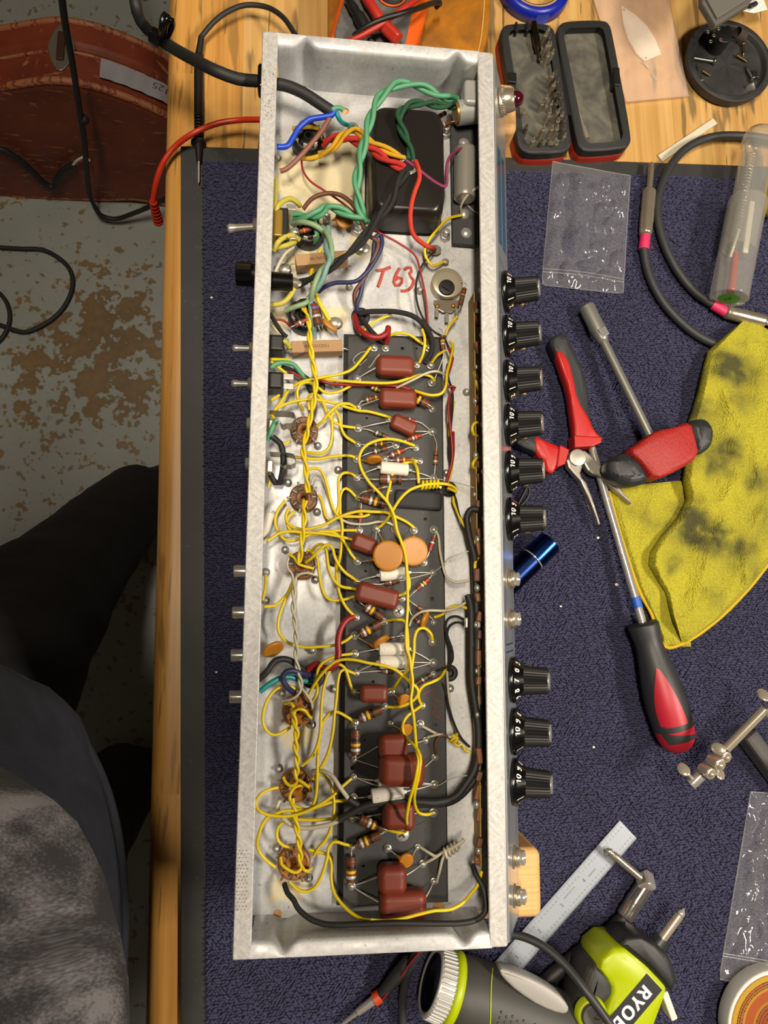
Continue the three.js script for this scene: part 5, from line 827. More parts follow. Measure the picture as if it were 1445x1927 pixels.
  part(amp, 'yellow_wire', tube([A(500, 1082, 9), A(499, 1105, 12), A(494, 1130, 14)], 0.001), M.yellowWire);
}
{ // mains cable outside with its tied bundle
  const t = thing('mains_cable', 'thick black mains cable running up from the amplifier strain relief', 'cable', U(440, 150, 0.1));
  const z = A(480, 152, 26);
  const ax = -WID / 2 - 0.0045;
  part(t, 'jacket', tube([V(ax, YF + 0.026, z.z), U(450, 149, 0.11), U(410, 135, 0.115), U(370, 115, 0.105), U(335, 96, 0.09), U(310, 80, 0.08), U(285, 62, 0.08), U(265, 40, 0.09), U(256, 15, 0.10), U(253, -30, 0.10), U(250, -80, 0.08), U(235, -140, 0.0), U(215, -190, -0.2), U(205, -220, -0.5)], 0.0042, 12, 0.005), M.blackRubber);
  part(t, 'tie_collar', cyl(U(308, 79, 0.081), U(288, 66, 0.081), 0.0062, 0.0062, 16), M.blackGloss);
  for (let i = 0; i < 3; i++) part(t, 'tie_loop', tube([U(300 + i * 5, 72, 0.085), U(303 + i * 6, 48 - i * 3, 0.105), U(308 + i * 7, 26 + i * 5, 0.108), U(318 + i * 4, 35 + i * 6, 0.10), U(314 + i * 3, 55 + i * 4, 0.09), U(310 + i * 2, 70 + i, 0.085)], 0.0017, 7), M.blackGloss);
}
// ------------------------------------------------------------------ things lying on the bench
const T = MAT_TOP;
const S = (px, Y) => px / (FOCAL / (camPos.y - Y));                 // pixels to metres at a height
const OL = outline;
const clearFilm = (c, r = 0.12) => pmat(c, r, 0, { transmission: 0.93, thickness: 0, ior: 1.35, side: THREE.DoubleSide });
// a crumpled film between four corners (clockwise from top left)
function film(quad, Y, amp0, s, nx = 44, ny = 54, lift = 0) {
  const q = OL(quad, Y), pos = [], idx = []; const fold = (v) => 1 - 2 * Math.abs(((v % 1) + 1) % 1 - 0.5) * 2 * 0.5;
  for (let j = 0; j <= ny; j++) for (let i = 0; i <= nx; i++) { const u = i / nx, v = j / ny; const a = q[0].clone().lerp(q[1], u), b = q[3].clone().lerp(q[2], u), p = a.lerp(b, v); const e = Math.min(1, 6 * Math.min(u, 1 - u, v, 1 - v) + 0.15); const n = Math.abs(fbm(u * 2.6 + s, v * 3.4, s, 2)) * 1.5 + 0.35 * Math.abs(fbm(u * 7, v * 8 + s, s + 5, 2)); pos.push(p.x, Y + lift * Math.sin(Math.PI * u) * Math.sin(Math.PI * v) + amp0 * n * e + (n > 0 ? 0 : 0), p.z); if (i < nx && j < ny) { const k = j * (nx + 1) + i; idx.push(k, k + nx + 1, k + 1, k + 1, k + nx + 1, k + nx + 2); } }
  let g = new THREE.BufferGeometry(); g.setAttribute('position', new THREE.Float32BufferAttribute(pos, 3)); g.setIndex(idx); g.computeVertexNormals(); return g;
}
const edgeTube = (quad, Y, r) => { const q = OL(quad, Y); return tube([...q, q[0]].flatMap((p, i, l) => i < l.length - 1 ? [p, p.clone().lerp(l[i + 1], 0.02), p.clone().lerp(l[i + 1], 0.5), p.clone().lerp(l[i + 1], 0.98)] : [p]), r, 5, 0.008); };
{ // leather pad and multimeter at the head of the bench
  const p = thing('leather_pad', 'amber yellow leather pad with a rounded edge under the orange multimeter', 'pad', U(770, -60, 0));
  const tx = dataTex(256, (u, v) => mix3([.66, .42, .10], [.52, .34, .13], clamp(.5 + tn(u, v, 9, 3, 4) * 1.7 + tn(u, v, 60, 5, 2) * .4)));
  part(p, 'pad', uvXZ(slab(OL('617,-190 690,-196 900,-196 924,-180 923,0 917,70 908,112 890,120 616,112', 0.006), 0.0002, 0.012, 0.004, { seg: 4 }), 6), pmat(0xffffff, 0.35, 0, { map: tx, clearcoat: 0.3 }));
  part(p, 'stitching', tube(OL('912,-180 911,0 905,70 898,104', 0.0125), 0.0006, 5), mat(0xc8a860, 0.8));
  const t = thing('multimeter', 'orange and grey digital multimeter lying on the amber leather pad', 'multimeter', U(705, -40, 0.0125));
  part(t, 'holster', slab(OL('641,-190 800,-185 806,10 797,48 784,82 768,118 640,116 614,90 620,62 638,0', 0.045), 0.0125, 0.034, 0.005, { seg: 3 }), mat(0xd0560c, 0.5));
  const fx = dataTex(256, (u, v) => grey(clamp(0.36 + 0.08 * tn(u, v, 30, 2, 3))));
  part(t, 'face', uvXZ(slab(OL('650,-180 780,-176 778,15 763,80 752,105 632,102 629,62 647,0', 0.047), 0.0425, 0.0055, 0.0012), 8), mat(0xffffff, 0.5, 0, { map: fx }));
  const d = U(737, -14, 0.049); const tr = new THREE.TorusGeometry(0.0125, 0.0009, 8, 40); tr.rotateX(Math.PI / 2); tr.translate(d.x, d.y, d.z); part(t, 'dial_ring', tr, mat(0xd0560c, 0.5)); part(t, 'dial', lathe(d.clone().setY(0.048), V(0, 1, 0), [[0, 0.011], [0.004, 0.0105], [0.0045, 0.009], [0.0045, 0.0001]], 30), mat(0x3a3b3d, 0.5));
  for (const [x, y] of [[668, 22], [700, 78], [735, 70]]) part(t, 'socket', lathe(U(x, y, 0.048), V(0, 1, 0), [[0, 0.0035], [0.001, 0.0035], [0.001, 0.002]], 16), x < 680 ? M.bandRed : M.black);
  const lead = (name, label, pts, r, m) => { const o = thing(name, label, 'test lead', pts[0].clone(), 'multimeter leads'); part(o, 'lead', tube(pts, r, 9, 0.005), m); return o; };
  const red = mat(0xa8281c, 0.42);
  const k = lead('test_lead', 'black test lead looping over the multimeter face', [U(665, 68, 0.055), U(690, 50, 0.062), U(723, 35, 0.066), U(760, 24, 0.066), U(786, 16, 0.06), U(815, 6, 0.045), U(829, 6, 0.035), U(820, 14, 0.03)], 0.0022, M.black);
  part(k, 'plug', lathe(U(652, -6, 0.055), U(703, 78, 0.055).sub(U(652, -6, 0.055)), [[0, 0.0001], [0, 0.003], [0.008, 0.0036], [0.012, 0.0042], [0.016, 0.0038], [0.02, 0.0052], [0.034, 0.0052], [0.036, 0.004], [0.0365, 0.0001]], 14), M.black);
  const q = lead('test_lead', 'red test lead with a chunky red plug across the multimeter face', [U(655, 78, 0.055), U(675, 70, 0.058), U(707, 52, 0.062), U(755, 19, 0.064), U(785, -2, 0.06), U(810, -30, 0.05)], 0.0024, red);
  part(q, 'plug', lathe(U(683, -14, 0.056), U(722, 48, 0.058).sub(U(683, -14, 0.056)), [[0, 0.0001], [0, 0.0036], [0.006, 0.004], [0.008, 0.0046], [0.012, 0.0046], [0.013, 0.0042], [0.03, 0.0046], [0.03, 0.0001]], 14), red); part(q, 'plug_head', orient(new RoundedBoxGeometry(0.011, 0.0195, 0.010, 3, 0.003), U(719, 44, 0.058), U(751, 76, 0.058)), red);
}
{ // test probes
  const base = U(374, 200, 0.005); const t = thing('test_probe', 'black test probe with finger guard lying across the mat corner', 'probe', base);
  const h = 0.0065, R = (px) => S(px, h), a = U(379, 69, 0.011), b = U(374, 104, 0.008), c = U(374, 221, 0.0078), d = U(374, 262, 0.0078), e = U(373.5, 273, 0.0085), f = U(374, 304, 0.0085), g = U(374, 345, 0.0082);
  part(t, 'lead', tube([U(556, 66, 0.03), U(532, 32, 0.024), U(500, 13, 0.018), U(460, 10, 0.016), U(425, 24, 0.016), U(400, 44, 0.014), a], 0.0022, 9, 0.005), M.blackRubber);
  part(t, 'strain_relief', cyl(a, b, R(6), R(7.5), 14), M.black); part(t, 'handle', cyl(b, c, R(9.5), R(9.5), 18), M.black);
  for (let i = 0; i < 7; i++) part(t, 'grip_ring', lathe(c.clone().lerp(d, i / 7), d.clone().sub(c), [[0, 0.0001], [0, R(8)], [0.0012, R(9.6)], [0.0022, R(8)], [0.0022, 0.0001]], 16), M.black);
  part(t, 'guard', lathe(d, e.clone().sub(d), [[0, R(7)], [0.003, R(15)], [0.0045, R(15)], [0.006, R(8)]], 24), M.black); part(t, 'nose', cyl(e, f, R(8), R(5), 16), M.black); part(t, 'tip', lathe(f, g.clone().sub(f), [[0, R(2.2)], [f.distanceTo(g) * 0.85, R(2.2)], [f.distanceTo(g), 0.0001]], 12), M.steel);
  const r = thing('red_lead', 'red test lead coming from under the amplifier and hanging over the bench edge', 'test lead', U(400, 235, 0.01)); const red = mat(0xb42c14, 0.4);
  part(r, 'lead', tube([U(520, 226, 0.03), U(488, 225, 0.028), U(450, 226, 0.022), U(410, 232, 0.021), U(365, 250, 0.021), U(330, 275, 0.013), U(306, 308, 0.006), U(294, 342, -0.004), U(288, 378, -0.02)], 0.0024, 9, 0.005), red);
  const s0 = U(288, 378, -0.02), s1 = U(298, 418, -0.055); for (let i = 0; i < 7; i++) part(r, 'strain_relief', lathe(s0.clone().lerp(s1, i / 7), s1.clone().sub(s0), [[0, 0.002], [0.001, 0.0036 + i * 0.0002], [0.004, 0.0036 + i * 0.0002], [0.0052, 0.002]], 14), red);
  const p = thing('screwdriver_bit', 'small driver with orange collar and black grip below the amplifier', 'screwdriver', U(700, 1890, T)); const y = T + 0.007;
  const v0 = U(640, 1930, T + 0.004), v1 = U(672, 1905, y), v2 = U(704, 1881, y), v3 = U(716, 1873, y), v4 = U(772, 1806, 0.03);
  part(p, 'tip', lathe(v0, v1.clone().sub(v0), [[0, 0.0004], [0.003, 0.0014], [0.012, 0.0018], [v0.distanceTo(v1), 0.002]], 8), M.chrome); part(p, 'shank', cyl(v1, v2, 0.0026, 0.0034, 12), M.chrome); part(p, 'collar', cyl(v2, v3, 0.0048, 0.0048, 16), mat(0xb83a14, 0.5)); part(p, 'grip', lathe(v3, v4.clone().sub(v3), [[0, 0.0046], [0.004, 0.0042], [0.02, 0.0052], [v3.distanceTo(v4) - 0.002, 0.005], [v3.distanceTo(v4), 0.003]], 16), mat(0x2a2a2b, 0.6));
  part(p, 'red_wire', tube([U(720, 1880, 0.02), U(745, 1850, 0.025), U(770, 1815, 0.04), U(790, 1790, 0.05)], 0.0007, 5), M.redWire);
  const cc = thing('black_cord', 'black cord dropping past the lower end of the amplifier beside the small driver', 'cable', U(760, 1860, T)); part(cc, 'cord', tube([U(800, 1770, 0.045), U(785, 1794, 0.04), U(770, 1823, 0.03), U(760, 1862, 0.02), U(757, 1900, 0.014), U(758, 1960, 0.012)], 0.0032, 9, 0.005), mat(0x2b2c2d, 0.6));
}
{ // roll of blue tape
  const c = U(1001, -14, 0), R = 0.0335, r0 = 0.026, h = 0.012; const t = thing('tape_roll', 'roll of bright blue tape lying at the top edge above the bit case', 'tape', c);
  part(t, 'tape', lathe(c.clone().setY(0.0002), V(0, 1, 0), [[0, r0], [0, R], [h, R], [h, r0]], 56), mat(0x0d1f94, 0.35)); part(t, 'core', lathe(c.clone().setY(0.0002), V(0, 1, 0), [[0, r0 - 0.0025], [0, r0], [h, r0], [h, r0 - 0.0025], [0, r0 - 0.0025]], 56), mat(0xb99a72, 0.85));
  const g = new THREE.CylinderGeometry(R + 0.0003, R + 0.0003, h * 0.9, 10, 1, true, 0.02, 0.36); g.translate(c.x, h / 2, c.z); part(t, 'tape_end', g, mat(0x1b3fc0, 0.35, 0, { side: THREE.DoubleSide }));
}
{ // opened bit case: the tray of bits and its lid
  const hT = 0.021, redM = mat(0xa02a16, 0.5), blk = mat(0x202122, 0.6), insT = dataTex(128, (u, v) => { const n = clamp(.5 + tn(u, v, 6, 2, 4) * 2); return mix3([.26, .255, .235], [.38, .37, .33], n); }), ins = mat(0xffffff, 0.8, 0, { map: insT });
  const t = thing('bit_case', 'opened red and black screwdriver bit case full of small bits', 'bit case', U(1060, 170, 0));
  const half = (name, rim, inner, label) => { const g = group(t, name, label);
    part(g, 'shell', slab(OL(rim, hT), 0.0003, 0.011, 0.003, { seg: 3, round: 2 }), redM); part(g, 'rim', slab(OL(rim, hT), 0.0113, hT - 0.0113, 0.0018, { holes: [OL(inner, hT)], seg: 3, round: 2 }), blk); return g; };
  const L = half('bit_tray', '941,66 944,52 955,43 1025,42 1040,50 1047,66 1077,262 1073,279 1058,287 995,289 980,281 972,262', '953,70 957,58 964,53 1020,52 1030,58 1035,70 1065,258 1062,270 1052,276 1000,278 988,272 983,260', null);
  part(L, 'insert', uvXZ(slab(OL('951,70 957,56 964,51 1020,50 1032,57 1037,70 1067,260 1063,272 1052,278 1000,280 986,274 981,260', hT), 0.0113, 0.0042, 0.0003), 14), ins);
  const Rh = half('lid', '1047,62 1051,47 1064,38 1135,36 1147,43 1153,60 1189,255 1186,272 1172,280 1105,285 1091,278 1084,262', '1057,66 1062,55 1070,50 1130,48 1138,54 1142,66 1176,252 1173,264 1164,270 1112,273 1101,268 1095,256', null);
  part(Rh, 'insert', uvXZ(slab(OL('1055,66 1061,53 1070,48 1130,46 1140,53 1144,66 1178,254 1175,266 1165,272 1112,275 1099,269 1093,256', hT), 0.0113, 0.0012, 0.0003), 14), ins);
  part(Rh, 'latch_notch', rbox(0.006, 0.009, 0.018, 0.001, U(1157, 150, 0.018)), M.black);
  part(t, 'hinge', cyl(U(1056, 110, 0.018), U(1070, 220, 0.018), 0.0028, 0.0028, 10), M.black);
  part(t, 'catch', rbox(0.008, 0.004, 0.010, 0.001, U(963, 148, 0.022)), M.black);
  const bitM = mat(0xa39a88, 0.32, 0.55), bitD = mat(0x6d665a, 0.4, 0.5);
  const spots = pxs('1034,52 1036,65 1037,80 1041,96 1047,133 1050,150 1053,167 1055,180 1058,195 1037,206 1059,212 1062,225 1063,239 1064,252 1028,60 1030,85 1033,102 1040,140 1043,158 1046,176 1048,192 1050,208 1052,222 1040,190 1034,214 993,236 988,210 1004,262 1020,262 1034,262 1048,264 1040,240 1024,242 1048,240 1022,188 1030,180');
  const hex = new THREE.CylinderGeometry(0.0019, 0.0021, 0.0125, 6); hex.translate(0, 0.00625, 0); const tipG = new THREE.CylinderGeometry(0.0006, 0.0015, 0.004, 6); tipG.translate(0, 0.0145, 0); const bitG = mergeGeometries([hex, tipG]);
  for (const [x, y] of spots) { const p = U(x, y, 0.03); const o = shade(new THREE.Mesh(bitG, rnd() < 0.6 ? bitM : bitD)); o.name = 'bit'; o.position.set(p.x, 0.0158, p.z).sub(t.position); o.rotation.set(rr(-.06, .06), rr(0, 3), rr(-.06, .06)); L.add(o); o.scale.setScalar(rr(0.85, 1.05)); }
  part(L, 'bit_holder', lathe(U(1004, 44, 0.021), U(1018, 131, 0.021).sub(U(1004, 44, 0.021)), [[0, 0.0001], [0, 0.0032], [0.022, 0.0034], [0.023, 0.0028], [0.027, 0.003], [0.028, 0.0018], [0.036, 0.0016], [0.0366, 0.0001]], 16), mat(0x6a645a, 0.25, 1));
  for (const [x, y] of [[970, 55], [990, 55]]) part(L, 'clip_wall', rbox(0.0022, 0.007, 0.009, 0.0005, U(x, y, 0.02)), M.black);
  part(Rh, 'extension_shaft', cyl(U(1075, 165, 0.0155), U(1098, 243, 0.0155), 0.0014, 0.0014, 10), bitM); part(Rh, 'extension_socket', cyl(U(1097, 240, 0.0158), U(1104, 262, 0.0158), 0.0026, 0.003, 14), bitM);
}
{ // milky bag with a white plate and two screws
  const t = thing('parts_bag', 'milky plastic bag holding a white pointed plate, beside the parts dish', 'bag', U(1200, 90, 0));
  part(t, 'film', film('1104,-40 1252,-30 1296,181 1178,192', 0.004, 0.004, 3.1), pmat(0xfff6ee, 0.45, 0, { transmission: 0.8, thickness: 0, side: THREE.DoubleSide })); part(t, 'edge', edgeTube('1104,-40 1252,-30 1296,181 1178,192', 0.0035, 0.0006), clearFilm(0xe8dccc, 0.3));
  const w = thing('cover_plate', 'white pointed cover plate inside the milky plastic bag', 'plate', U(1205, 60, 0.0006));
  part(w, 'plate', slab(OL('1169,11 1172,41 1181,72 1197,100 1213,115 1244,102 1232,72 1217,49 1194,27', 0.002), 0.0006, 0.0018, 0.0004), mat(0xe8e6e0, 0.5)); for (const [x, y] of [[1174, 18], [1215, 109]]) part(w, 'hole', lathe(U(x, y, 0.0025), V(0, 1, 0), [[0, 0.0009], [0.0001, 0.0001]], 10), M.black);
  const sc = (x0, y0, x1, y1, lab) => { const a = U(x0, y0, 0.0018), b = U(x1, y1, 0.0018); const o = thing('small_screw', lab, 'screw', a, 'screws in the milky bag'); part(o, 'head', lathe(a, b.clone().sub(a), [[0, 0.0001], [0, 0.0019], [0.0012, 0.0012]], 10), M.steel); part(o, 'shank', lathe(a, b.clone().sub(a), [[0.001, 0.0009], [a.distanceTo(b) - 0.002, 0.0008], [a.distanceTo(b), 0.0001]], 8), M.steel); };
  sc(1211, 117, 1222, 130, 'small dark screw in the milky bag touching the white plate'); sc(1235, 151, 1225, 137, 'small dark screw alone in the lower corner of the milky bag');
}
{ // magnetic parts dish with screws
  const c = U(1374, 113, 0.012), R = S(101, 0.012); const t = thing('parts_dish', 'round black magnetic parts dish holding loose screws', 'dish', c.clone().setY(0));
  const p = V(c.x, 0.0004, c.z); const dishT = dataTex(128, (u, v) => grey(clamp(.16 + tn(u, v, 12, 3, 4) * .12)));
  part(t, 'bowl', lathe(p, V(0, 1, 0), [[0, 0.0001], [0, R * .90], [0.002, R * .95], [0.0105, R], [0.0115, R * .985], [0.0118, R * .88], [0.0112, R * .85], [0.0072, R * .82], [0.0068, R * .80], [0.0068, 0.0001]], 64), mat(0xffffff, 0.6, 0, { map: dishT }));
  const em = []; for (let i = 0; i < 8; i++) { const f = i / 7, a = U(1340 + 48 * f, 166 - 84 * f, 0.0069); const g = new THREE.TorusGeometry(0.0024 + 0.0006 * (i % 2), 0.0003, 5, 16); g.rotateX(Math.PI / 2); g.scale(1, 1, 1 + 0.4 * (i % 3)); g.rotateY(i * 0.9); g.translate(a.x, a.y, a.z); em.push(g); } part(t, 'embossing', mergeGeometries(em), mat(0x4a4742, 0.7));
  const Y = 0.0088, brassS = mat(0xa98c54, 0.3, 1), zinc = mat(0x9aa09a, 0.35, 1);
  const screw = (x0, y0, x1, y1, r, m, lab) => { const a = U(x0, y0, Y + 0.001), b = U(x1, y1, Y); const L = a.distanceTo(b); const o = thing('loose_screw', lab, 'screw', a.clone(), 'loose screws in the parts dish'); const d = b.clone().sub(a); part(o, 'head', lathe(a, d, [[0, 0.0001], [0, r * 1.9], [r * .7, r * 1.7], [r * 1.2, r]], 14), m); const pr = [[r, r * .8]]; const n = Math.round(L / 0.0011); for (let i = 0; i < n; i++) { const s = r + (L - r * 3) * i / n; pr.push([s, r * .95], [s + 0.0004, r * .68]); } pr.push([L, 0.0001]); part(o, 'thread', lathe(a, d, pr, 10), m); };
  screw(1345, 116, 1297, 108, 0.0018, zinc, 'long silver screw below the round black connector in the dish');
  screw(1319, 156, 1311, 120, 0.0017, zinc, 'dull grey screw standing nearest the left rim of the dish'); screw(1321, 133, 1338, 144, 0.0011, brassS, 'short brass screw beside the dull grey screw in the dish'); screw(1398, 83, 1399, 107, 0.0012, brassS, 'brass screw pointing down just below the brown rubber piece'); screw(1386, 104, 1407, 117, 0.0011, brassS, 'brass screw lying slanted in the middle of the dish'); screw(1417, 151, 1402, 123, 0.0019, zinc, 'thick grey screw leaning over the screw pile at the dish right'); screw(1419, 148, 1418, 130, 0.0011, zinc, 'thin bright screw between the thick grey screw and its twin'); screw(1424, 148, 1423, 131, 0.0011, zinc, 'thin bright screw rightmost in the small pile of the dish'); screw(1412, 167, 1418, 153, 0.0022, M.chrome, 'shiny screw with large round head at the dish bottom right'); screw(1426, 178, 1428, 163, 0.0012, brassS, 'short brass screw lowest in the dish near the right rim');
  const x = thing('connector_insert', 'round black five-pole connector insert standing in the parts dish', 'connector', U(1345, 76, 0.0076)); const q = U(1344, 90, 0.0072), r = S(20, 0.02);
  part(x, 'body', lathe(q, V(0, 1, 0), [[0, r * 1.05], [0.003, r], [0.015, r], [0.0165, r * .93], [0.0165, 0.0001]], 34), mat(0x18181a, 0.45)); part(x, 'key', rbox(0.004, 0.010, 0.008, 0.001, U(1366, 62, 0.018)), mat(0x18181a, 0.45));
  for (const [a, b] of [[1332, 60], [1343, 67], [1337, 78], [1356, 75], [1352, 54]]) part(x, 'pole', lathe(U(a, b, 0.0243), V(0, 1, 0), [[0, 0.0016], [0.0004, 0.0016], [0.0004, 0.0009], [0.0001, 0.0008]], 14), M.nickel);
  const rb = thing('rubber_piece', 'curled brown rubber piece in the dish beside the connector', 'rubber', U(1395, 64, 0.0076)); const rg = new THREE.CylinderGeometry(0.0055, 0.0055, 0.009, 18, 1, true, 0, 4.4); const rq = U(1395, 62, 0.016); rg.rotateZ(1.2); rg.translate(rq.x, rq.y - 0.0026, rq.z); part(rb, 'curl', rg, mat(0x3a2c28, 0.8, 0, { side: THREE.DoubleSide }));
  const a = thing('grey_stand', 'grey angular stand arm reaching over the top of the parts dish', 'stand', U(1370, -80, 0)); part(a, 'arm', slab(OL('1318,-70 1322,2 1348,46 1412,6 1440,-50 1545,-190 1480,-260', 0.075), 0.067, 0.007, 0.002), mat(0x55534e, 0.6)); part(a, 'lip', slab(OL('1326,-60 1330,-2 1350,34 1404,0 1418,-55', 0.076), 0.0735, 0.0025, 0.001), mat(0x615f5a, 0.6)); part(a, 'post', cyl(U(1500, -205, 0.067).setY(0.0006), U(1500, -205, 0.067), 0.012, 0.012, 16), M.black);
  const wp = thing('paper_scrap', 'white crumpled wrapper scrap at the upper right of the dish', 'paper', U(1420, 8, 0.018)); part(wp, 'paper', film('1394,20 1432,-14 1444,18 1418,25', 0.0185, 0.004, 7.7, 14, 14), mat(0xd8d6d2, 0.7, 0, { side: THREE.DoubleSide })); part(wp, 'dark_piece', rbox(0.009, 0.003, 0.004, 0.001, U(1417, 9, 0.023), 0.5), mat(0x2a2430, 0.4));
  const st = thing('plastic_strip', 'off-white plastic strip lying slanted on the bench wood', 'strip', U(1295, 262, 0)); part(st, 'strip', slab(OL('1238,292 1247,304 1350,232 1342,222', 0.0018), 0.0003, 0.0016, 0.0004), mat(0xc9c3b0, 0.55));
}
{ // clear bags
  const bag = (lab, quad, zip, s) => { const Y = T + 0.0012; const q = pxs(quad); const t = thing('zip_bag', lab, 'bag', U((q[0][0] + q[2][0]) / 2, (q[0][1] + q[2][1]) / 2, T), 'clear zip bags on the mat'); part(t, 'film', film(quad, Y + 0.001, 0.022, s, 60, 80), clearFilm(0xffffff, 0.025)); part(t, 'seam', edgeTube(quad, Y + 0.001, 0.00045), clearFilm(0xffffff, 0.25)); for (const z of zip) part(t, 'zip_ridge', tube(OL(z, Y + 0.0028), 0.0005, 6, 0.01), clearFilm(0xffffff, 0.15)); };
  bag('clear empty zip bag lying on the carpet left of the jack cable', '1040,304 1186,331 1172,553 1019,536', ['1021,505 1098,512 1173,525', '1021,511 1098,518 1173,531'], 1.7);
  bag('clear crinkled zip bag at the right edge beside the orange lid', '1413,1490 1560,1500 1520,1880 1353,1842', ['1361,1794 1420,1804 1490,1816', '1360,1799 1420,1809 1490,1821'], 5.2);
}
{ // instrument cable with two straight plugs
  const t = thing('jack_cable', 'thick black instrument cable with silver plugs and pink sleeves', 'cable', U(1216, 470, T)); const y = T + 0.004, blk = mat(0x2a2c2e, 0.55), pink = mat(0xd02a5c, 0.5);
  part(t, 'cable', tube([U(1211, 468, y + 0.001), U(1216, 499, y), U(1228, 534, y), U(1251, 573, y), U(1283, 608, y), U(1314, 632, y), U(1350, 650, y), U(1400, 672, y), U(1460, 690, y)], 0.0037, 12, 0.004), blk);
  part(t, 'cable', tube([U(1500, 270, 0.012), U(1450, 262, 0.012), U(1400, 256, 0.010), U(1340, 258, 0.008), U(1290, 280, 0.009), U(1257, 320, 0.011), U(1239, 370, 0.0118), U(1238, 412, 0.0118), U(1250, 460, 0.0118), U(1275, 510, 0.0118), U(1308, 550, 0.0118), U(1342, 574, 0.0125)], 0.0037, 12, 0.004), blk);
  const plug = (tip, d, sl) => { const L = [0, 0.003, 0.0045, 0.0056, 0.0235]; const g = group(t, 'jack_plug', 'nickel jack plug'); const dir = d.clone().sub(tip); const Lt = dir.length(), k = Lt / 0.0605;
    part(g, 'tip', lathe(tip, dir, [[0, 0.0001], [0.001, 0.0018], [0.003, 0.0027], [0.0046, 0.0018], [0.0062, 0.0027], [0.0235 * k, 0.0027]], 20), M.nickel); part(g, 'barrel', lathe(tip, dir, [[0.0235 * k, 0.0027], [0.0235 * k, 0.0056], [0.025 * k, 0.006], [0.038 * k, 0.006], [0.0382 * k, 0.0057], [0.0415 * k, 0.0059], [0.042 * k, 0.006], [0.05 * k, 0.006], [0.0505 * k, 0.0057], [0.0535 * k, 0.0058], [0.058 * k, 0.0056], [Lt, 0.0048], [Lt, 0.0001]], 26), M.nickel); };
  const tp = U(1226, 305, T + 0.005), e1 = U(1214, 444, T + 0.006); plug(tp, e1); part(t, 'sleeve', cyl(U(1214, 443, T + 0.006), U(1211, 470, y + 0.001), 0.0044, 0.0047, 16), pink, 'pink sleeve');
  const e2 = U(1364, 587, 0.014), tp2 = e2.clone().add(U(1460, 611, 0.014).sub(e2).setLength(0.0605)); plug(tp2, e2); part(t, 'sleeve', cyl(U(1341, 573, 0.0126), U(1366, 588, 0.0138), 0.0046, 0.0046, 16), pink, 'pink sleeve');
}
{ // translucent tube with a spring in it
  const t = thing('plastic_tube', 'translucent plastic tube with green end sticker holding a spring', 'tube', U(1395, 430, T)); const yc = 0.029; const p0 = U(1371, 562, yc), p1 = U(1430, 262, yc + 0.004); const d = p1.clone().sub(p0).normalize(), L = p0.distanceTo(p1); const R = S(39, yc), R2 = S(33, yc);
  const frost = pmat(0xeeeeea, 0.2, 0, { transmission: 0.86, thickness: 0, ior: 1.4, side: THREE.DoubleSide });
  part(t, 'sleeve', lathe(p0, d, [[0, 0.0001], [0, R * .93], [0.0015, R], [L * .60, R], [L * .615, R * .95], [L * .62, R2]], 40), frost); part(t, 'inner_tube', lathe(p0, d, [[L * .30, R2], [L * .95, R2], [L * .955, R2 * 1.1], [L, R2 * 1.1], [L * 1.04, R2 * .9], [L * 1.06, 0.0001]], 40), frost);
  const side = d.clone().cross(V(0, 1, 0)).normalize(), up = V(0, 1, 0); const sp = []; for (let i = 0; i <= 26 * 10; i++) { const f = i / 260, a = i / 10 * 2 * Math.PI; sp.push(p0.clone().addScaledVector(d, L * (.40 + .52 * f)).addScaledVector(side, -0.003 + Math.cos(a) * 0.004).addScaledVector(up, -0.004 + Math.sin(a) * 0.004)); } part(t, 'spring', tube(sp, 0.0005, 6, 0.0016), M.chrome);
  part(t, 'red_rod', cyl(p0.clone().addScaledVector(d, 0.006).addScaledVector(side, 0.001), p0.clone().addScaledVector(d, L * .27).addScaledVector(side, -0.002), 0.0036, 0.003, 12), mat(0x9c2a24, 0.5)); part(t, 'white_rod', cyl(p0.clone().addScaledVector(d, L * .24).addScaledVector(side, -0.006), p0.clone().addScaledVector(d, L * .42).addScaledVector(side, -0.003), 0.0014, 0.0012, 8), M.capWhite); part(t, 'white_rod', rbox(0.005, 0.003, 0.05, 0.001, p0.clone().addScaledVector(d, L * .45).addScaledVector(side, 0.005), -0.2), M.capWhite);
  const stk = canvasTex(128, 128, (g, w, h) => { g.fillStyle = '#3f8f24'; g.fillRect(0, 0, w, h); g.strokeStyle = '#10240c'; g.lineWidth = 5; g.beginPath(); g.moveTo(48, 40); g.lineTo(78, 62); g.moveTo(74, 38); g.lineTo(52, 66); g.lineTo(84, 74); g.quadraticCurveTo(72, 96, 58, 84); g.stroke(); });
  const sg = new THREE.CircleGeometry(R * .56, 30); sg.applyQuaternion(new THREE.Quaternion().setFromRotationMatrix(new THREE.Matrix4().makeBasis(side.clone().negate(), up.clone(), side.clone().negate().cross(up)))); const sc = p0.clone().addScaledVector(d, -0.0004); sg.translate(sc.x, sc.y, sc.z); part(t, 'sticker', sg, mat(0xffffff, 0.5, 0, { map: stk, side: THREE.DoubleSide }), 'green round sticker');
}
{ // handle at the right edge
  const t = thing('yellow_handle', 'yellow plastic tool handle half hidden behind the translucent tube', 'handle', U(1460, 390, T)); const a = U(1462, 330, T + 0.011), b = U(1452, 430, T + 0.011); part(t, 'grip', lathe(a, b.clone().sub(a), [[0, 0.0001], [0, 0.007], [0.002, 0.0095], [0.012, 0.0105], [0.03, 0.0095], [0.038, 0.008], [0.041, 0.004], [0.0415, 0.0001]], 14), mat(0xb89a08, 0.35)); part(t, 'shaft', cyl(a.clone(), U(1466, 250, T + 0.011), 0.003, 0.003, 10), M.steel);
}
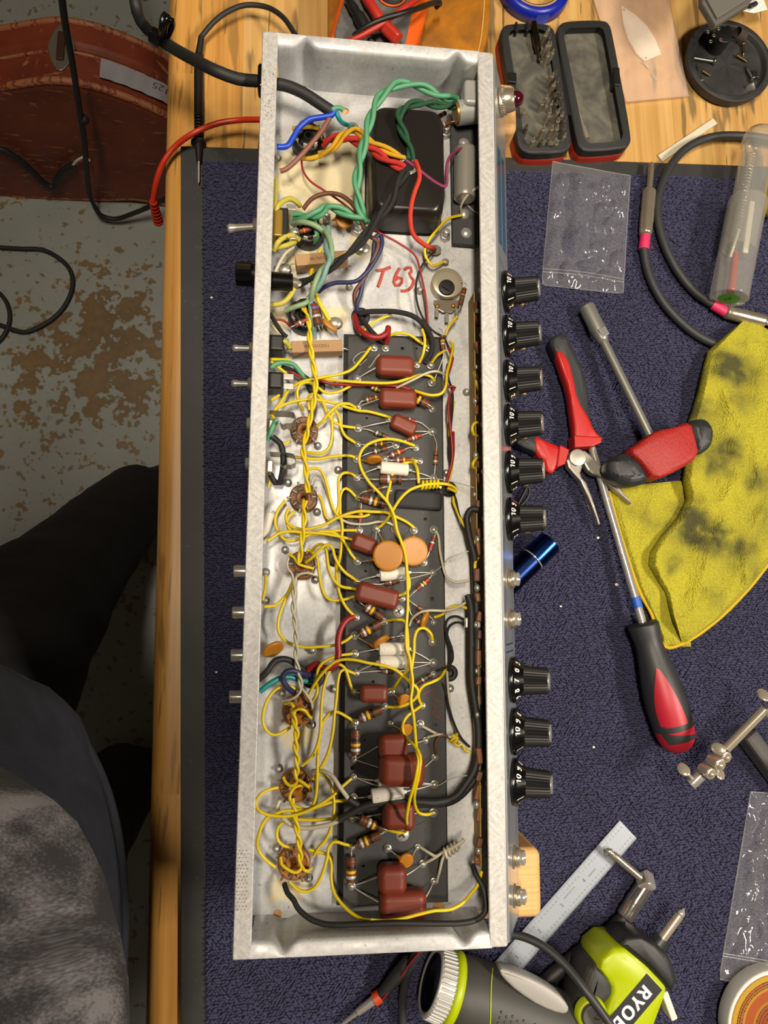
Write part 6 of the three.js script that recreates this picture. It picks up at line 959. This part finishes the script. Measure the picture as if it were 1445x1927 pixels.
{ // yellow cloth
  const stains = [[1385, 700, 34, .9], [1365, 690, 22, .8], [1390, 760, 20, .4], [1325, 775, 24, .8], [1360, 850, 26, .85], [1340, 880, 16, .6], [1420, 905, 26, .8], [1300, 1000, 26, .9], [1335, 1010, 30, .9], [1290, 960, 22, .9], [1380, 1030, 26, .75], [1410, 1080, 20, .5], [1240, 985, 22, .35], [1205, 960, 18, .3], [1425, 980, 30, .35], [1260, 1060, 14, .7], [1330, 1120, 18, .35], [1400, 640, 16, .35]].map(([x, y, r, w]) => { const p = U(x, y, 0.02); return [p.x, p.z, S(r, 0.02), w]; });
  const m = (() => { const o = U(1140, 590, 0.02), e = U(1540, 1230, 0.02); const x0 = o.x, z0 = o.z, w = e.x - o.x, d = e.z - o.z; const tx = dataTex(512, (u, v) => { const x = x0 + u * w, z = z0 + v * d; let s = 0; const wx = x + .012 * fbm(x * 40, z * 40, 3, 3), wz = z + .012 * fbm(x * 40, z * 40, 13, 3); for (const [a, b, r, k] of stains) s += .85 * k * Math.exp(-(((wx - a) / r / 1.35) ** 2 + ((wz - b) / r / 1.1) ** 2)); s = clamp(s * (1 + 1.6 * fbm(x * 70, z * 70, 2, 3)) + 0.3 * fbm(x * 25, z * 25, 8, 3)); const gr = fbm(x * 500, z * 900, 4, 2); return mix3(mix3([.74, .71, .20], [.60, .57, .12], clamp(.5 + gr)), [.22, .22, .13], clamp(s) * .85); }); const bt = dataTex(256, (u, v) => grey(clamp(.5 + tn(u, v, 26, 3, 2) * .9 + .12 * Math.sin(v * 2 * Math.PI * 40 + 6 * tn(u, v, 10, 2, 2)))), { srgb: false }); bt.repeat.set(6, 6); return { mat: mat(0xffffff, 0.95, 0, { map: tx, bumpMap: bt, bumpScale: 0.0012, side: THREE.DoubleSide }), uv: (g) => { const p = g.attributes.position, u = new Float32Array(p.count * 2); for (let i = 0; i < p.count; i++) { u[2 * i] = (p.getX(i) - x0) / w; u[2 * i + 1] = (p.getZ(i) - z0) / d; } g.setAttribute('uv', new THREE.BufferAttribute(u, 2)); return g; } }; })();
  const t = thing('cleaning_cloth', 'yellow microfibre cloth with dark grease stains lying under the T-handle', 'cloth', U(1300, 950, T));
  const at = (rows, y) => { let i = 0; while (i < rows.length - 2 && rows[i + 1][0] < y) i++; const a = rows[i], b = rows[i + 1]; return a[1] + (b[1] - a[1]) * clamp((y - a[0]) / (b[0] - a[0])); };
  const sheet = (L, R, y0, y1, base, hgt, s, nx, ny) => { const pos = [], idx = []; for (let j = 0; j <= ny; j++) for (let i = 0; i <= nx; i++) { const py = y0 + (y1 - y0) * j / ny, u = i / nx, px = at(L, py) + (at(R, py) - at(L, py)) * u; const edge = Math.min(u * nx / 6, (1 - u) * nx / 6, j / 5, (ny - j) / 5, 1); const x = px / 100, y = py / 100; const ridge = Math.abs(fbm(x * .8 + s, y * .55, s, 3)); const h = base + hgt * Math.sqrt(Math.max(0, edge)) * (0.45 + 1.7 * (0.42 - ridge)) + 0.0007 * fbm(x * 9, y * 9, s + 3, 2); const p = U(px, py, Math.max(base, h)); pos.push(p.x, p.y, p.z); if (i < nx && j < ny) { const k = j * (nx + 1) + i; idx.push(k, k + nx + 1, k + 1, k + 1, k + nx + 1, k + nx + 2); } } const g = new THREE.BufferGeometry(); g.setAttribute('position', new THREE.Float32BufferAttribute(pos, 3)); g.setIndex(idx); g.computeVertexNormals(); return m.uv(g); };
  const loL = [[904, 1283], [912, 1200], [922, 1146], [960, 1154], [1038, 1177], [1116, 1204], [1152, 1224], [1218, 1251]], loR = [[904, 1290], [1218, 1300]];
  part(t, 'lower_fold', sheet(loL, loR, 905, 1217, T + 0.001, 0.006, 3.3, 60, 90), m.mat);
  const upL = [[599, 1404], [630, 1366], [662, 1330], [700, 1320], [744, 1310], [795, 1294], [850, 1289], [904, 1284], [940, 1290], [975, 1272], [1010, 1240], [1040, 1220], [1065, 1218], [1090, 1234], [1115, 1250], [1160, 1262], [1211, 1284]], upR = [[599, 1412], [640, 1475], [680, 1530], [1000, 1530], [1058, 1448], [1108, 1408], [1167, 1349], [1211, 1288]];
  part(t, 'upper_fold', sheet(upL, upR, 600, 1210, T + 0.004, 0.013, 6.1, 90, 150), m.mat);
  part(t, 'hem', tube(OL('1146,924 1154,960 1177,1038 1204,1116 1224,1152 1251,1217 1286,1210 1349,1167 1408,1108 1448,1058', T + 0.004), 0.0016, 6, 0.004), mat(0xb89c0a, 0.8)); part(t, 'hem', tube(OL('1404,600 1440,640 1480,690', T + 0.006), 0.0016, 6, 0.004), mat(0xb89c0a, 0.8));
}
{ // needle-nose pliers
  const t = thing('pliers', 'needle-nose pliers with red and black handles, jaws open', 'pliers', U(1087, 861, T)); const redM = mat(0xb01a16, 0.45), blk = mat(0x26282b, 0.55), jaw = mat(0xa8a298, 0.32, 0.6);
  const y = T + 0.012; part(t, 'handle', slab(OL('1032,645 1040,632 1060,625 1071,644 1087,673 1101,712 1107,748 1108,783 1118,810 1132,822 1131,834 1114,842 1080,842 1079,810 1075,779 1069,736 1056,697 1042,666', y), T + 0.0005, 0.015, 0.0045, { seg: 4, round: 1 }), blk);
  part(t, 'grip_inlay', slab(OL('1044,661 1055,660 1071,681 1079,716 1087,755 1107,785 1117,810 1130,823 1129,833 1114,840 1081,841 1080,810 1076,779 1070,736 1057,697', y + 0.003), T + 0.004, 0.0128, 0.0022, { seg: 3, round: 1 }), redM, 'red rubber inlay'); part(t, 'grip_collar', slab(OL('1078,820 1131,823 1130,834 1114,841 1079,843', y + 0.003), T + 0.003, 0.0150, 0.0015), redM);
  part(t, 'handle', slab(OL('966,832 985,818 1005,816 1028,830 1048,838 1069,847 1062,873 1048,879 1040,892 1026,886 1024,873 1005,851 981,843', y), T + 0.0005, 0.014, 0.0042, { seg: 4, round: 1 }), blk);
  part(t, 'grip_inlay', slab(OL('1003,817 1028,830 1048,838 1069,847 1062,873 1048,879 1040,892 1026,886 1024,873 1006,851', y + 0.002), T + 0.0006, 0.0152, 0.0035, { seg: 3, round: 1 }), redM, 'red rubber inlay'); part(t, 'grip_collar', slab(OL('1052,838 1070,847 1062,874 1046,880', y + 0.003), T + 0.001, 0.0162, 0.001), redM);
  part(t, 'jaw', slab(OL('1069,879 1080,892 1092,905 1114,951 1126,988 1130,986 1114,935 1103,908 1095,899 1092,890 1096,880 1098,862 1075,852 1066,866', y), T + 0.004, 0.0085, 0.0014), jaw); part(t, 'jaw', slab(OL('1098,848 1109,856 1122,869 1153,904 1189,948 1186,949 1153,920 1136,903 1126,896 1114,893 1105,886 1098,874 1080,868 1072,856', y), T + 0.0055, 0.0085, 0.0014), jaw);
  const pv = U(1087, 861, T + 0.014); part(t, 'pivot', lathe(pv, V(0, 1, 0), [[-0.01, 0.0072], [0.0, 0.0072], [0.0008, 0.0066], [0.0006, 0.0036], [0.001, 0.0034], [0.001, 0.0001]], 34), mat(0xb4aea4, 0.36, 0.6));
}
{ // T-handle socket driver
  const t = thing('socket_driver', 'steel socket driver with red and black T-handle resting on the cloth', 'socket driver', U(1240, 850, 0.02)); const st = mat(0x8f8f89, 0.38, 0.6), blk = mat(0x222427, 0.5);
  const a = U(1103, 577, T + 0.009), b = U(1232, 838, 0.034); const d = b.clone().sub(a), L = d.length(), k = (px) => L * px / 291; const R = (px) => S(px, 0.016);
  part(t, 'socket', lathe(a, d, [[0.006, 0.0001], [0.004, R(10)], [0, R(12)], [0, R(15)], [0.001, R(16)], [k(52), R(16)], [k(57), R(14)], [k(70), R(13)], [k(78), R(9.5)], [k(79), 0.0001]], 30), st); part(t, 'shaft', cyl(a.clone().addScaledVector(d, 77 / 291), b, R(9), R(8.2), 18), st); part(t, 'flat', rbox(0.007, 0.002, 0.008, 0.0004, a.clone().addScaledVector(d, 60 / 291).add(V(0.001, R(13.2), 0)), 0.5), st);
  const Y = 0.040, gr = dataTex(128, (u, v) => mix3([.64, .10, .08], [.34, .06, .06], sstep(.08, .2, tn(u, v, 26, 3, 3)))); gr.repeat.set(1, 1);
  part(t, 'handle_end', slab(OL('1140,877 1149,861 1177,850 1205,872 1224,906 1200,914 1177,916 1150,900', Y), 0.023, 0.022, 0.007, { seg: 5, round: 2, holes: [OL('1176,890 1184,884 1198,884 1202,891 1192,897 1180,896', Y)] }), blk); part(t, 'handle_end', slab(OL('1292,795 1314,787 1330,790 1343,810 1339,841 1312,860 1298,830', Y), 0.023, 0.022, 0.007, { seg: 5, round: 2 }), blk);
  part(t, 'grip', uvXZ(slab(OL('1177,850 1204,831 1232,811 1263,806 1295,794 1304,826 1312,861 1271,888 1225,907 1207,876', Y), 0.0225, 0.0235, 0.0042, { seg: 4, round: 1 }), 60), mat(0xffffff, 0.6, 0, { map: gr }), 'red mottled rubber grip');
}
{ // long screwdriver
  const t = thing('screwdriver', 'long screwdriver with black and red bulb handle beside the cloth', 'screwdriver', U(1240, 1290, T)); const hY = T + 0.0165; const blk = mat(0x2a2c2f, 0.5), redM = mat(0xa8162c, 0.45);
  const s0 = U(1106, 818, T + 0.0034), s1 = U(1209, 1172, hY), a = U(1209, 1172, hY), b = U(1281, 1416, hY); const d = b.clone().sub(a).normalize(), L = a.distanceTo(b); const R = (px) => S(px, hY);
  part(t, 'shaft', cyl(s0, s1, R(8), R(8), 20), M.chrome); const tq = (f) => s0.clone().lerp(s1, f); part(t, 'tape_band', cyl(tq(.87), tq(.925), R(9.4), R(9.6), 18), mat(0x1d54b0, 0.5), 'blue tape band');
  const prof = [[0, R(4)], [0, R(27)], [L * .02, R(30)], [L * .06, R(29)], [L * .16, R(26)], [L * .28, R(29)], [L * .45, R(36)], [L * .62, R(39.5)], [L * .78, R(38)]]; const rad = (x) => { for (let i = 2; i < prof2.length; i++) if (x <= prof2[i][0]) { const [x0, r0] = prof2[i - 1], [x1, r1] = prof2[i]; return r0 + (r1 - r0) * (x - x0) / (x1 - x0); } return 0.001; }; const prof2 = [...prof, [L * .86, R(36)], [L * .93, R(30)], [L * .975, R(20)], [L, R(4)], [L, 0.0001]];
  const sm = new THREE.CatmullRomCurve3(prof2.slice(2, -1).map(([x, r]) => V(x, r, 0))); const pts = sm.getPoints(50).map((p) => [p.x, p.y]); part(t, 'handle', lathe(a, d, [[0, 0.0001], [0, R(27)], ...pts.filter((p) => p[0] < L * .82)], 40), blk); part(t, 'end_cap', lathe(a, d, [...pts.filter((p) => p[0] >= L * .80), [L, 0.0001]], 40), redM, 'red rounded end cap');
  const up = V(0, 1, 0), side = d.clone().cross(up).normalize(); const upp = side.clone().cross(d).normalize();
  const patch = (t0, t1, lo, hi, off) => { const n = 26, m = 14, pos = [], idx = []; for (let i = 0; i <= n; i++) for (let j = 0; j <= m; j++) { const f = i / n, x = L * (t0 + (t1 - t0) * f), th = lo(f) + (hi(f) - lo(f)) * j / m; let r = 0; for (let q = 1; q < pts.length; q++) if (pts[q][0] >= x) { const [xa, ra] = pts[q - 1], [xb, rb] = pts[q]; r = ra + (rb - ra) * (x - xa) / (xb - xa); break; } const p = a.clone().addScaledVector(d, x).addScaledVector(side, Math.sin(th) * (r + off)).addScaledVector(upp, Math.cos(th) * (r + off)); pos.push(p.x, p.y, p.z); if (i < n && j < m) { const k = i * (m + 1) + j; idx.push(k, k + 1, k + m + 1, k + 1, k + m + 2, k + m + 1); } } const g = new THREE.BufferGeometry(); g.setAttribute('position', new THREE.Float32BufferAttribute(pos, 3)); g.setIndex(idx); g.computeVertexNormals(); return g; };
  const rd = mat(0xa8162c, 0.45, 0, { side: THREE.DoubleSide }), bd = mat(0x2a2c2f, 0.5, 0, { side: THREE.DoubleSide });
  part(t, 'leaf_inlay', patch(.33, .77, (f) => 0.42 - 0.75 * Math.sqrt(f), (f) => 0.42 + 0.62 * Math.sin(Math.PI * Math.min(1, f * 1.0) * .62), 0.0005), rd, 'red leaf-shaped inlay'); part(t, 'wave_band', patch(.76, .90, (f) => 0.75 - 1.9 * f * f + 0.35 * Math.sin(f * 5), (f) => 1.25 - 0.35 * f, 0.0006), bd);
}
{ // blue pocket torch below the front panel, its strap, ruler
  const t = thing('pocket_torch', 'shiny blue aluminium pocket torch sticking out under the front panel', 'torch', U(1000, 1060, T)); const y = T + 0.0105, a = U(1035, 1020, y), b = U(945, 1107, y); const d = b.clone().sub(a), R = S(25, y), L = d.length(); const bl = mat(0x1c3f86, 0.2, 1), dk = mat(0x17264e, 0.3, 1);
  part(t, 'head', lathe(a, d, [[0.004, 0.0001], [0.002, R * .8], [0, R * .92], [0.0006, R], [L * .36, R], [L * .365, R * .96]], 40), bl); part(t, 'ring', lathe(a, d, [[L * .365, R * .9], [L * .365, R * 1.01], [L * .385, R * 1.01], [L * .385, R * .9]], 40), M.chrome); const kn = []; for (let i = 0; i < 30; i++) kn.push([L * (.385 + .6 * i / 30), R * .99], [L * (.385 + .6 * (i + .5) / 30), R * .955]); part(t, 'knurled_barrel', lathe(a, d, [...kn, [L, R * .9], [L, 0.0001]], 36), dk);
  part(t, 'wrist_strap', tube([U(960, 962, T + 0.004), U(972, 952, T + 0.003), U(985, 930, T + 0.003), U(994, 915, T + 0.003), U(997, 925, T + 0.003), U(988, 944, T + 0.003), U(972, 957, T + 0.003)], 0.0014, 6), M.black);
  // steel ruler
  const RW = 1024, ruler = canvasTex(2048, 256, (g, w, h) => { g.fillStyle = '#969da8'; g.fillRect(0, 0, w, h); g.strokeStyle = '#24282e'; g.fillStyle = '#24282e'; const inch = w / 6; g.lineWidth = 2; for (let i = 0; i < 6 * 32; i++) { const x = i * inch / 32; const l = i % 32 === 0 ? 60 : i % 16 === 0 ? 46 : i % 8 === 0 ? 36 : i % 4 === 0 ? 28 : 18; g.beginPath(); g.moveTo(x, 0); g.lineTo(x, l); g.stroke(); } for (let i = 0; i < 6 * 64; i++) { const x = i * inch / 64; const l = i % 64 === 0 ? 60 : i % 8 === 0 ? 34 : i % 4 === 0 ? 26 : 14; g.beginPath(); g.moveTo(x, h); g.lineTo(x, h - l); g.stroke(); }
    g.font = '56px serif'; for (let i = 1; i < 6; i++) g.fillText(String(i), i * inch - 40, 150); g.font = '20px sans-serif'; for (let i = 0; i < 6; i++) for (let j = 1; j < 8; j++) { g.fillText(String(4 * j), i * inch + j * inch / 8 - 10, 66); g.fillText(String(8 * j), i * inch + j * inch / 8 - 10, h - 46); } g.font = '24px sans-serif'; g.fillText('MADE IN U.S.A.', 3.12 * inch, 110); g.fillText('TEMPERED', 4.1 * inch, 150); });
  const e0 = U(1182, 1561, T + 0.001), q1 = U(1166.5, 1544, T + 0.001), q2 = U(1197.5, 1578, T + 0.001); const w = q1.distanceTo(q2), dir = U(953, 1822, T + 0.001).sub(e0).normalize(), len = 0.1524, mid = e0.clone().addScaledVector(dir, len / 2); const ry = -Math.atan2(-dir.z, -dir.x);
  const r = thing('steel_ruler', 'narrow steel inch ruler lying slanted on the carpet under the angled plug', 'ruler', mid); part(r, 'blade', box(len, 0.0008, w, mid.clone().setY(T + 0.0005), ry), mat(0xb4b9c0, 0.35, 0.8)); const pl = new THREE.PlaneGeometry(len * .998, w * .99); pl.rotateX(-Math.PI / 2); pl.rotateY(ry); pl.translate(mid.x, T + 0.00096, mid.z); part(r, 'scale', pl, mat(0xffffff, 0.45, 0.25, { map: ruler }));
}
{ // angled jack plug on braided cable
  const t = thing('angled_jack', 'right-angled silver jack plug on a braided black cable', 'jack plug', U(1200, 1690, T)); const y = T + 0.008; const a = U(1140, 1597, y + 0.002), b = U(1204, 1651, y + 0.002), c = U(1217, 1661, y), e = U(1174, 1727, y - 0.0008); const pol = mat(0x8d8a86, 0.16, 0.8); const d = b.clone().sub(a), L = d.length();
  part(t, 'tip', lathe(a, d, [[0, 0.0001], [0.001, 0.0015], [0.0034, 0.0031], [0.0052, 0.0017], [0.0068, 0.0030], [0.0105, 0.003], [0.0107, 0.0034], [0.0115, 0.003], [L, 0.003]], 20), M.nickel); part(t, 'elbow', orient(new RoundedBoxGeometry(0.0135, 0.010, 0.0125, 3, 0.0025), b.clone().lerp(c, -.2), c.clone().lerp(b, -.8)), M.chrome); const d2 = e.clone().sub(c), L2 = d2.length(); part(t, 'barrel', lathe(c.clone().addScaledVector(d2, -.1), d2, [[0, 0.0001], [0, 0.0058], [0.001, 0.0066], [L2 * .55, 0.0066], [L2 * .56, 0.0069], [L2 * .7, 0.0069], [L2 * .71, 0.0066], [L2 * 1.06, 0.0066], [L2 * 1.1, 0.005], [L2 * 1.1, 0.0001]], 28), pol);
  const brT = dataTex(64, (u, v) => grey(((Math.floor(u * 8 + v * 8) + Math.floor(u * 8 - v * 8 + 64)) & 1) ? 0.07 : 0.13)); brT.repeat.set(70, 3); part(t, 'braided_cable', tube([e.clone().addScaledVector(d2, .02), U(1146, 1755, T + 0.0075), U(1105, 1784, T + 0.0068), U(1064, 1816, T + 0.0064), U(1022, 1852, T + 0.0064), U(980, 1900, T + 0.007), U(940, 1960, T + 0.007)], 0.0056, 14, 0.003), mat(0xffffff, 0.55, 0, { map: brT }));
  const k = thing('thin_black_cable', 'thin black cable arching from the amplifier corner over ruler and drill', 'cable', U(1030, 1790, 0.05)); part(k, 'cable', tube([U(955, 1757, 0.030), U(985, 1763, 0.035), U(1021, 1780, 0.042), U(1065, 1818, 0.052), U(1104, 1867, 0.062), U(1147, 1927, 0.066), U(1195, 2000, 0.070), U(1270, 2070, 0.05), U(1310, 2120, 0.013)], 0.003, 9, 0.004), mat(0x2a2c2d, 0.5));
}
{ // cordless tools at the lower edge
  const lime = mat(0xa3b400, 0.42), dkg = mat(0x2c2d2b, 0.6), blk = mat(0x1a1b1c, 0.5);
  const t = thing('cordless_drill', 'lime green and black cordless drill with a cross-head bit', 'drill', U(1190, 1870, T)); const y = 0.052, h = y - T;
  part(t, 'motor_housing', slab(OL('1122,1818 1169,1778 1215,1812 1252,1850 1260,1866 1246,1905 1225,1960 1190,2020 1110,2010 1118,1960 1140,1915 1152,1874 1152,1857', y), T + 0.001, h - 0.001, 0.006, { seg: 4, round: 1 }), lime); part(t, 'grip_panel', slab(OL('1112,1828 1124,1818 1160,1848 1164,1880 1136,1906 1110,1945 1094,1990 1080,1990 1086,1905 1096,1872', y), T + 0.004, h - 0.006, 0.008, { seg: 5 }), dkg);
  const ax = U(1210, 1806, 0.034), tip = U(1288, 1708, 0.040); const d = tip.clone().sub(ax).normalize(); const q = U(1214, 1821, 0.030);
  part(t, 'gear_case', slab(OL('1164,1776 1178,1764 1206,1761 1234,1774 1256,1796 1269,1822 1273,1842 1264,1870 1244,1850 1214,1818', 0.05), T + 0.016, 0.0285, 0.004, { seg: 3 }), blk); part(t, 'nose', lathe(q, U(1251, 1783, 0.030).sub(q), [[0.002, 0.018], [0.0085, 0.0165], [0.009, 0.0135], [0.0125, 0.012], [0.013, 0.0001]], 36), blk);
  const c0 = U(1222, 1797, 0.036), c1 = U(1247, 1765, 0.038); part(t, 'chuck', cyl(c0, c1, 0.0068, 0.0056, 22), mat(0x3a3f42, 0.4, 0.5)); const s0 = U(1242, 1771, 0.038), s1 = U(1278, 1722, 0.040), s2 = U(1288, 1708, 0.041); part(t, 'bit', cyl(s0, s1, 0.0036, 0.0034, 6), mat(0xc0b2a0, 0.28, 0.6)); part(t, 'bit_tip', lathe(s1, s2.clone().sub(s1), [[0, 0.0024], [0.001, 0.0034], [0.003, 0.003], [0.0064, 0.0004]], 4), mat(0xc8c4bc, 0.22, 0.6));
  const lab = canvasTex(512, 128, (g, w, hh) => { g.fillStyle = '#232427'; g.fillRect(0, 0, w, hh); g.fillStyle = '#f0f0ee'; g.font = 'bold 104px sans-serif'; g.fillText('RYOBI', 42, 102); });
  const pa = U(1232, 1848, y + 0.0006), pb = U(1108, 1994, y + 0.0006); const dir = pb.clone().sub(pa), len = dir.length(), mid = pa.clone().lerp(pb, .5); const pl = new THREE.PlaneGeometry(len, len / 4.4); pl.rotateX(-Math.PI / 2); pl.rotateY(-Math.atan2(dir.z, dir.x)); pl.translate(mid.x, y + 0.0004, mid.z); part(t, 'name_plate', pl, mat(0xffffff, 0.45, 0, { map: lab }), 'black name plate with white letters'); part(t, 'side_sticker', rbox(0.005, 0.012, 0.020, 0.001, U(1253, 1886, 0.04), 0.35), M.capWhite);
  const bt = U(1114, 1910, y + 0.001); part(t, 'button_ring', lathe(bt, V(0, 1, 0), [[-0.004, 0.0115], [0.001, 0.011], [0.001, 0.0085]], 26), lime); part(t, 'button', lathe(bt, V(0, 1, 0), [[-0.003, 0.0088], [0.003, 0.0082], [0.0036, 0.007], [0.0036, 0.0001]], 26), mat(0x4a4a47, 0.55)); const ar = bt.clone().setY(bt.y + 0.0038); part(t, 'button_arrow', tube([ar.clone().add(V(0.003, 0, -0.002)), ar.clone().add(V(0, 0, 0.0004)), ar.clone().add(V(0.0036, 0, 0.0012))], 0.0003, 5), M.black);
  const g = thing('cordless_driver', 'grey cordless driver with ribbed silver collar and silver trigger', 'power tool', U(920, 1880, T)); const yc = T + 0.0275; const p0 = U(808, 1846, yc), p1 = U(1100, 1955, yc - 0.002); const dd = p1.clone().sub(p0); const R0 = 0.0222;
  part(g, 'lens', lathe(p0, dd, [[0.004, 0.0001], [0.003, R0 * .8], [0.0008, R0 * .86]], 30), M.blackGloss); const ribs = []; const col = lathe(p0, dd, [[0.001, R0 * .84], [0, R0 * .93], [0.0015, R0], [0.0125, R0 * 1.04], [0.0125, R0 * .9]], 40); part(g, 'collar', col, mat(0xb3b3b0, 0.4, 0.3));
  { const dn = dd.clone().normalize(), s = dn.clone().cross(V(0, 1, 0)).normalize(), u = s.clone().cross(dn); for (let i = 0; i < 44; i++) { const a = i / 44 * 2 * Math.PI; const o = s.clone().multiplyScalar(Math.cos(a)).addScaledVector(u, Math.sin(a)); ribs.push(cyl(p0.clone().addScaledVector(dn, 0.002).addScaledVector(o, R0), p0.clone().addScaledVector(dn, 0.0122).addScaledVector(o, R0 * 1.035), 0.0009, 0.0009, 5)); } const rb = part(g, 'collar_ribs', mergeGeometries(ribs), mat(0xc2c2be, 0.4, 0.3)); }
  part(g, 'lime_ring', lathe(p0, dd, [[0.0125, R0 * .9], [0.0125, R0 * 1.09], [0.018, R0 * 1.12], [0.018, R0 * .9]], 40), lime); part(g, 'body', lathe(p0, dd, [[0.018, R0 * .9], [0.018, R0 * 1.08], [0.030, R0 * 1.14], [0.055, R0 * 1.17], [0.085, R0 * 1.16], [0.100, R0 * 1.1], [0.112, R0 * 1.0], [0.114, 0.0001]], 44), mat(0x3a3a37, 0.55));
  { const dn = dd.clone().normalize(), s = dn.clone().cross(V(0, 1, 0)).normalize(), u = s.clone().cross(dn); const dots = []; for (let i = 0; i < 13; i++) for (let j = -3; j <= 5; j++) { const a = j * 0.13 + 0.06 * (i & 1) + 0.12; const o = u.clone().multiplyScalar(Math.cos(a)).addScaledVector(s, Math.sin(a)); dots.push(ball(p0.clone().addScaledVector(dn, 0.046 + i * 0.0042).addScaledVector(o, R0 * 1.165), 0.0010, 1, 1, 1, 6)); } const q2 = part(g, 'grip_dots', mergeGeometries(dots), mat(0x4a4a46, 0.5)); q2.userData.kind = 'stuff'; const seam = []; for (let j = 0; j <= 20; j++) { const a = -1.3 + j * 0.13; const o = u.clone().multiplyScalar(Math.cos(a)).addScaledVector(s, Math.sin(a)); seam.push(p0.clone().addScaledVector(dn, 0.040 + 0.004 * Math.sin(a * 2)).addScaledVector(o, R0 * 1.16)); } part(g, 'lime_seam', tube(seam, 0.0005, 5, 0.002), lime); }
  part(g, 'trigger', slab(OL('940,1824 958,1827 1010,1846 1050,1870 1071,1894 1070,1906 1058,1910 1018,1896 975,1868 945,1840', 0.056), 0.042, 0.014, 0.0018, { seg: 3, round: 1 }), mat(0x9c9a96, 0.5, 0.1));
}
{ // helping-hand clamp and its base; jar with orange lid
  const t = thing('helping_hand', 'chrome jointed helping-hand arm with wing nuts on a grey iron base', 'clamp', U(1400, 1410, T)); const Y = 0.062; const nk = mat(0xd2c8b4, 0.18, 0.7);
  part(t, 'base', slab(OL('1404,1392 1424,1372 1520,1500 1500,1522', T + 0.02), T + 0.0005, 0.02, 0.003), mat(0x4c4b4a, 0.75)); part(t, 'post', cyl(U(1466, 1445, T + 0.0195), U(1466, 1445, T + 0.0195).setY(0.088), 0.004, 0.004, 12), nk); part(t, 'cross_arm', cyl(U(1466, 1445, T + 0.0195).setY(0.084), U(1440, 1334, 0.078), 0.0036, 0.0036, 12), nk);
  part(t, 'arm', cyl(U(1366, 1409, 0.066), U(1440, 1334, 0.078), S(9, 0.07), S(8.5, 0.07), 18), nk); const wing = (x, y, yy, a) => part(t, 'wing', (() => { const g = new THREE.SphereGeometry(0.0042, 14, 10); g.scale(1, 1.25, .35); g.rotateX(0.9); g.rotateY(a); const p = U(x, y, yy); g.translate(p.x, p.y, p.z); return g; })(), nk); wing(1437, 1308, 0.085, .3); wing(1351, 1409, 0.07, 1.2); wing(1354, 1455, 0.062, -.4); wing(1286, 1448, 0.066, .5);
  for (const [x, y, r] of [[1360, 1421, .0046], [1348, 1436, .005], [1331, 1452, .0046]]) { const p = U(x, y, Y); part(t, 'joint', lathe(p, V(.1, 1, .2), [[-0.006, r], [0.004, r], [0.0045, r * .8], [0.0045, r * .45], [0.0065, r * .42], [0.0065, 0.0001]], 8), nk); }
  part(t, 'link', rbox(0.007, 0.0022, 0.026, 0.0008, U(1346, 1436, 0.057), -0.78), nk); part(t, 'socket', lathe(U(1318, 1459, 0.058), U(1297, 1478, 0.056).sub(U(1318, 1459, 0.058)), [[0, 0.003], [0, 0.0042], [0.010, 0.0042], [0.0102, 0.0032], [0.004, 0.003]], 20), M.chrome); part(t, 'wing_stem', cyl(U(1290, 1452, 0.064), U(1304, 1467, 0.058), 0.0012, 0.0012, 8), nk);
  const j = thing('jar', 'white jar with an orange printed lid at the lower right corner', 'jar', U(1456, 1926, T)); const c = U(1466, 1936, 0.024), R = S(101, 0.024); part(j, 'body', lathe(V(c.x, T, c.z), V(0, 1, 0), [[0, 0.0001], [0, R * .9], [0.002, R * .94], [0.004, R * .94], [0.004, R], [0.0155, R], [0.017, R * .97], [0.0165, R * .94], [0.016, 0.0001]], 56), mat(0xdad8d2, 0.45));
  const lt = canvasTex(512, 512, (g, w, h) => { g.fillStyle = '#9a6a0c'; g.fillRect(0, 0, w, h); const rg = [['#a8861a', 250], ['#9c5410', 226], ['#a67816', 205], ['#94440e', 186], ['#9a6a10', 140], ['#8e3e0c', 122]]; for (const [c2, r] of rg) { g.fillStyle = c2; g.beginPath(); g.arc(w / 2, h / 2, r, 0, 7); g.fill(); } g.fillStyle = '#3a1c08'; g.font = '15px sans-serif'; for (const [r, a0, a1] of [[228, -2.2, 1.2], [216, -2.2, 1.0], [204, -2.2, 0.8], [128, -1.5, 1.4], [112, -1.6, 1.4], [96, -1.7, 1.5], [80, -1.6, 1.5]]) for (let a = a0; a < a1;) { const wd = 4 + 9 * rnd(); g.save(); g.translate(w / 2, h / 2); g.rotate(a); g.fillRect(0, -r, wd, 6); g.restore(); a += (wd + 4) / r; } });
  const lg = new THREE.CircleGeometry(R * .93, 56); lg.rotateX(-Math.PI / 2); lg.translate(c.x, T + 0.0168, c.z); part(j, 'lid_label', lg, mat(0xffffff, 0.4, 0, { map: lt }), 'orange printed label');
}
renderer.render(scene, camera);
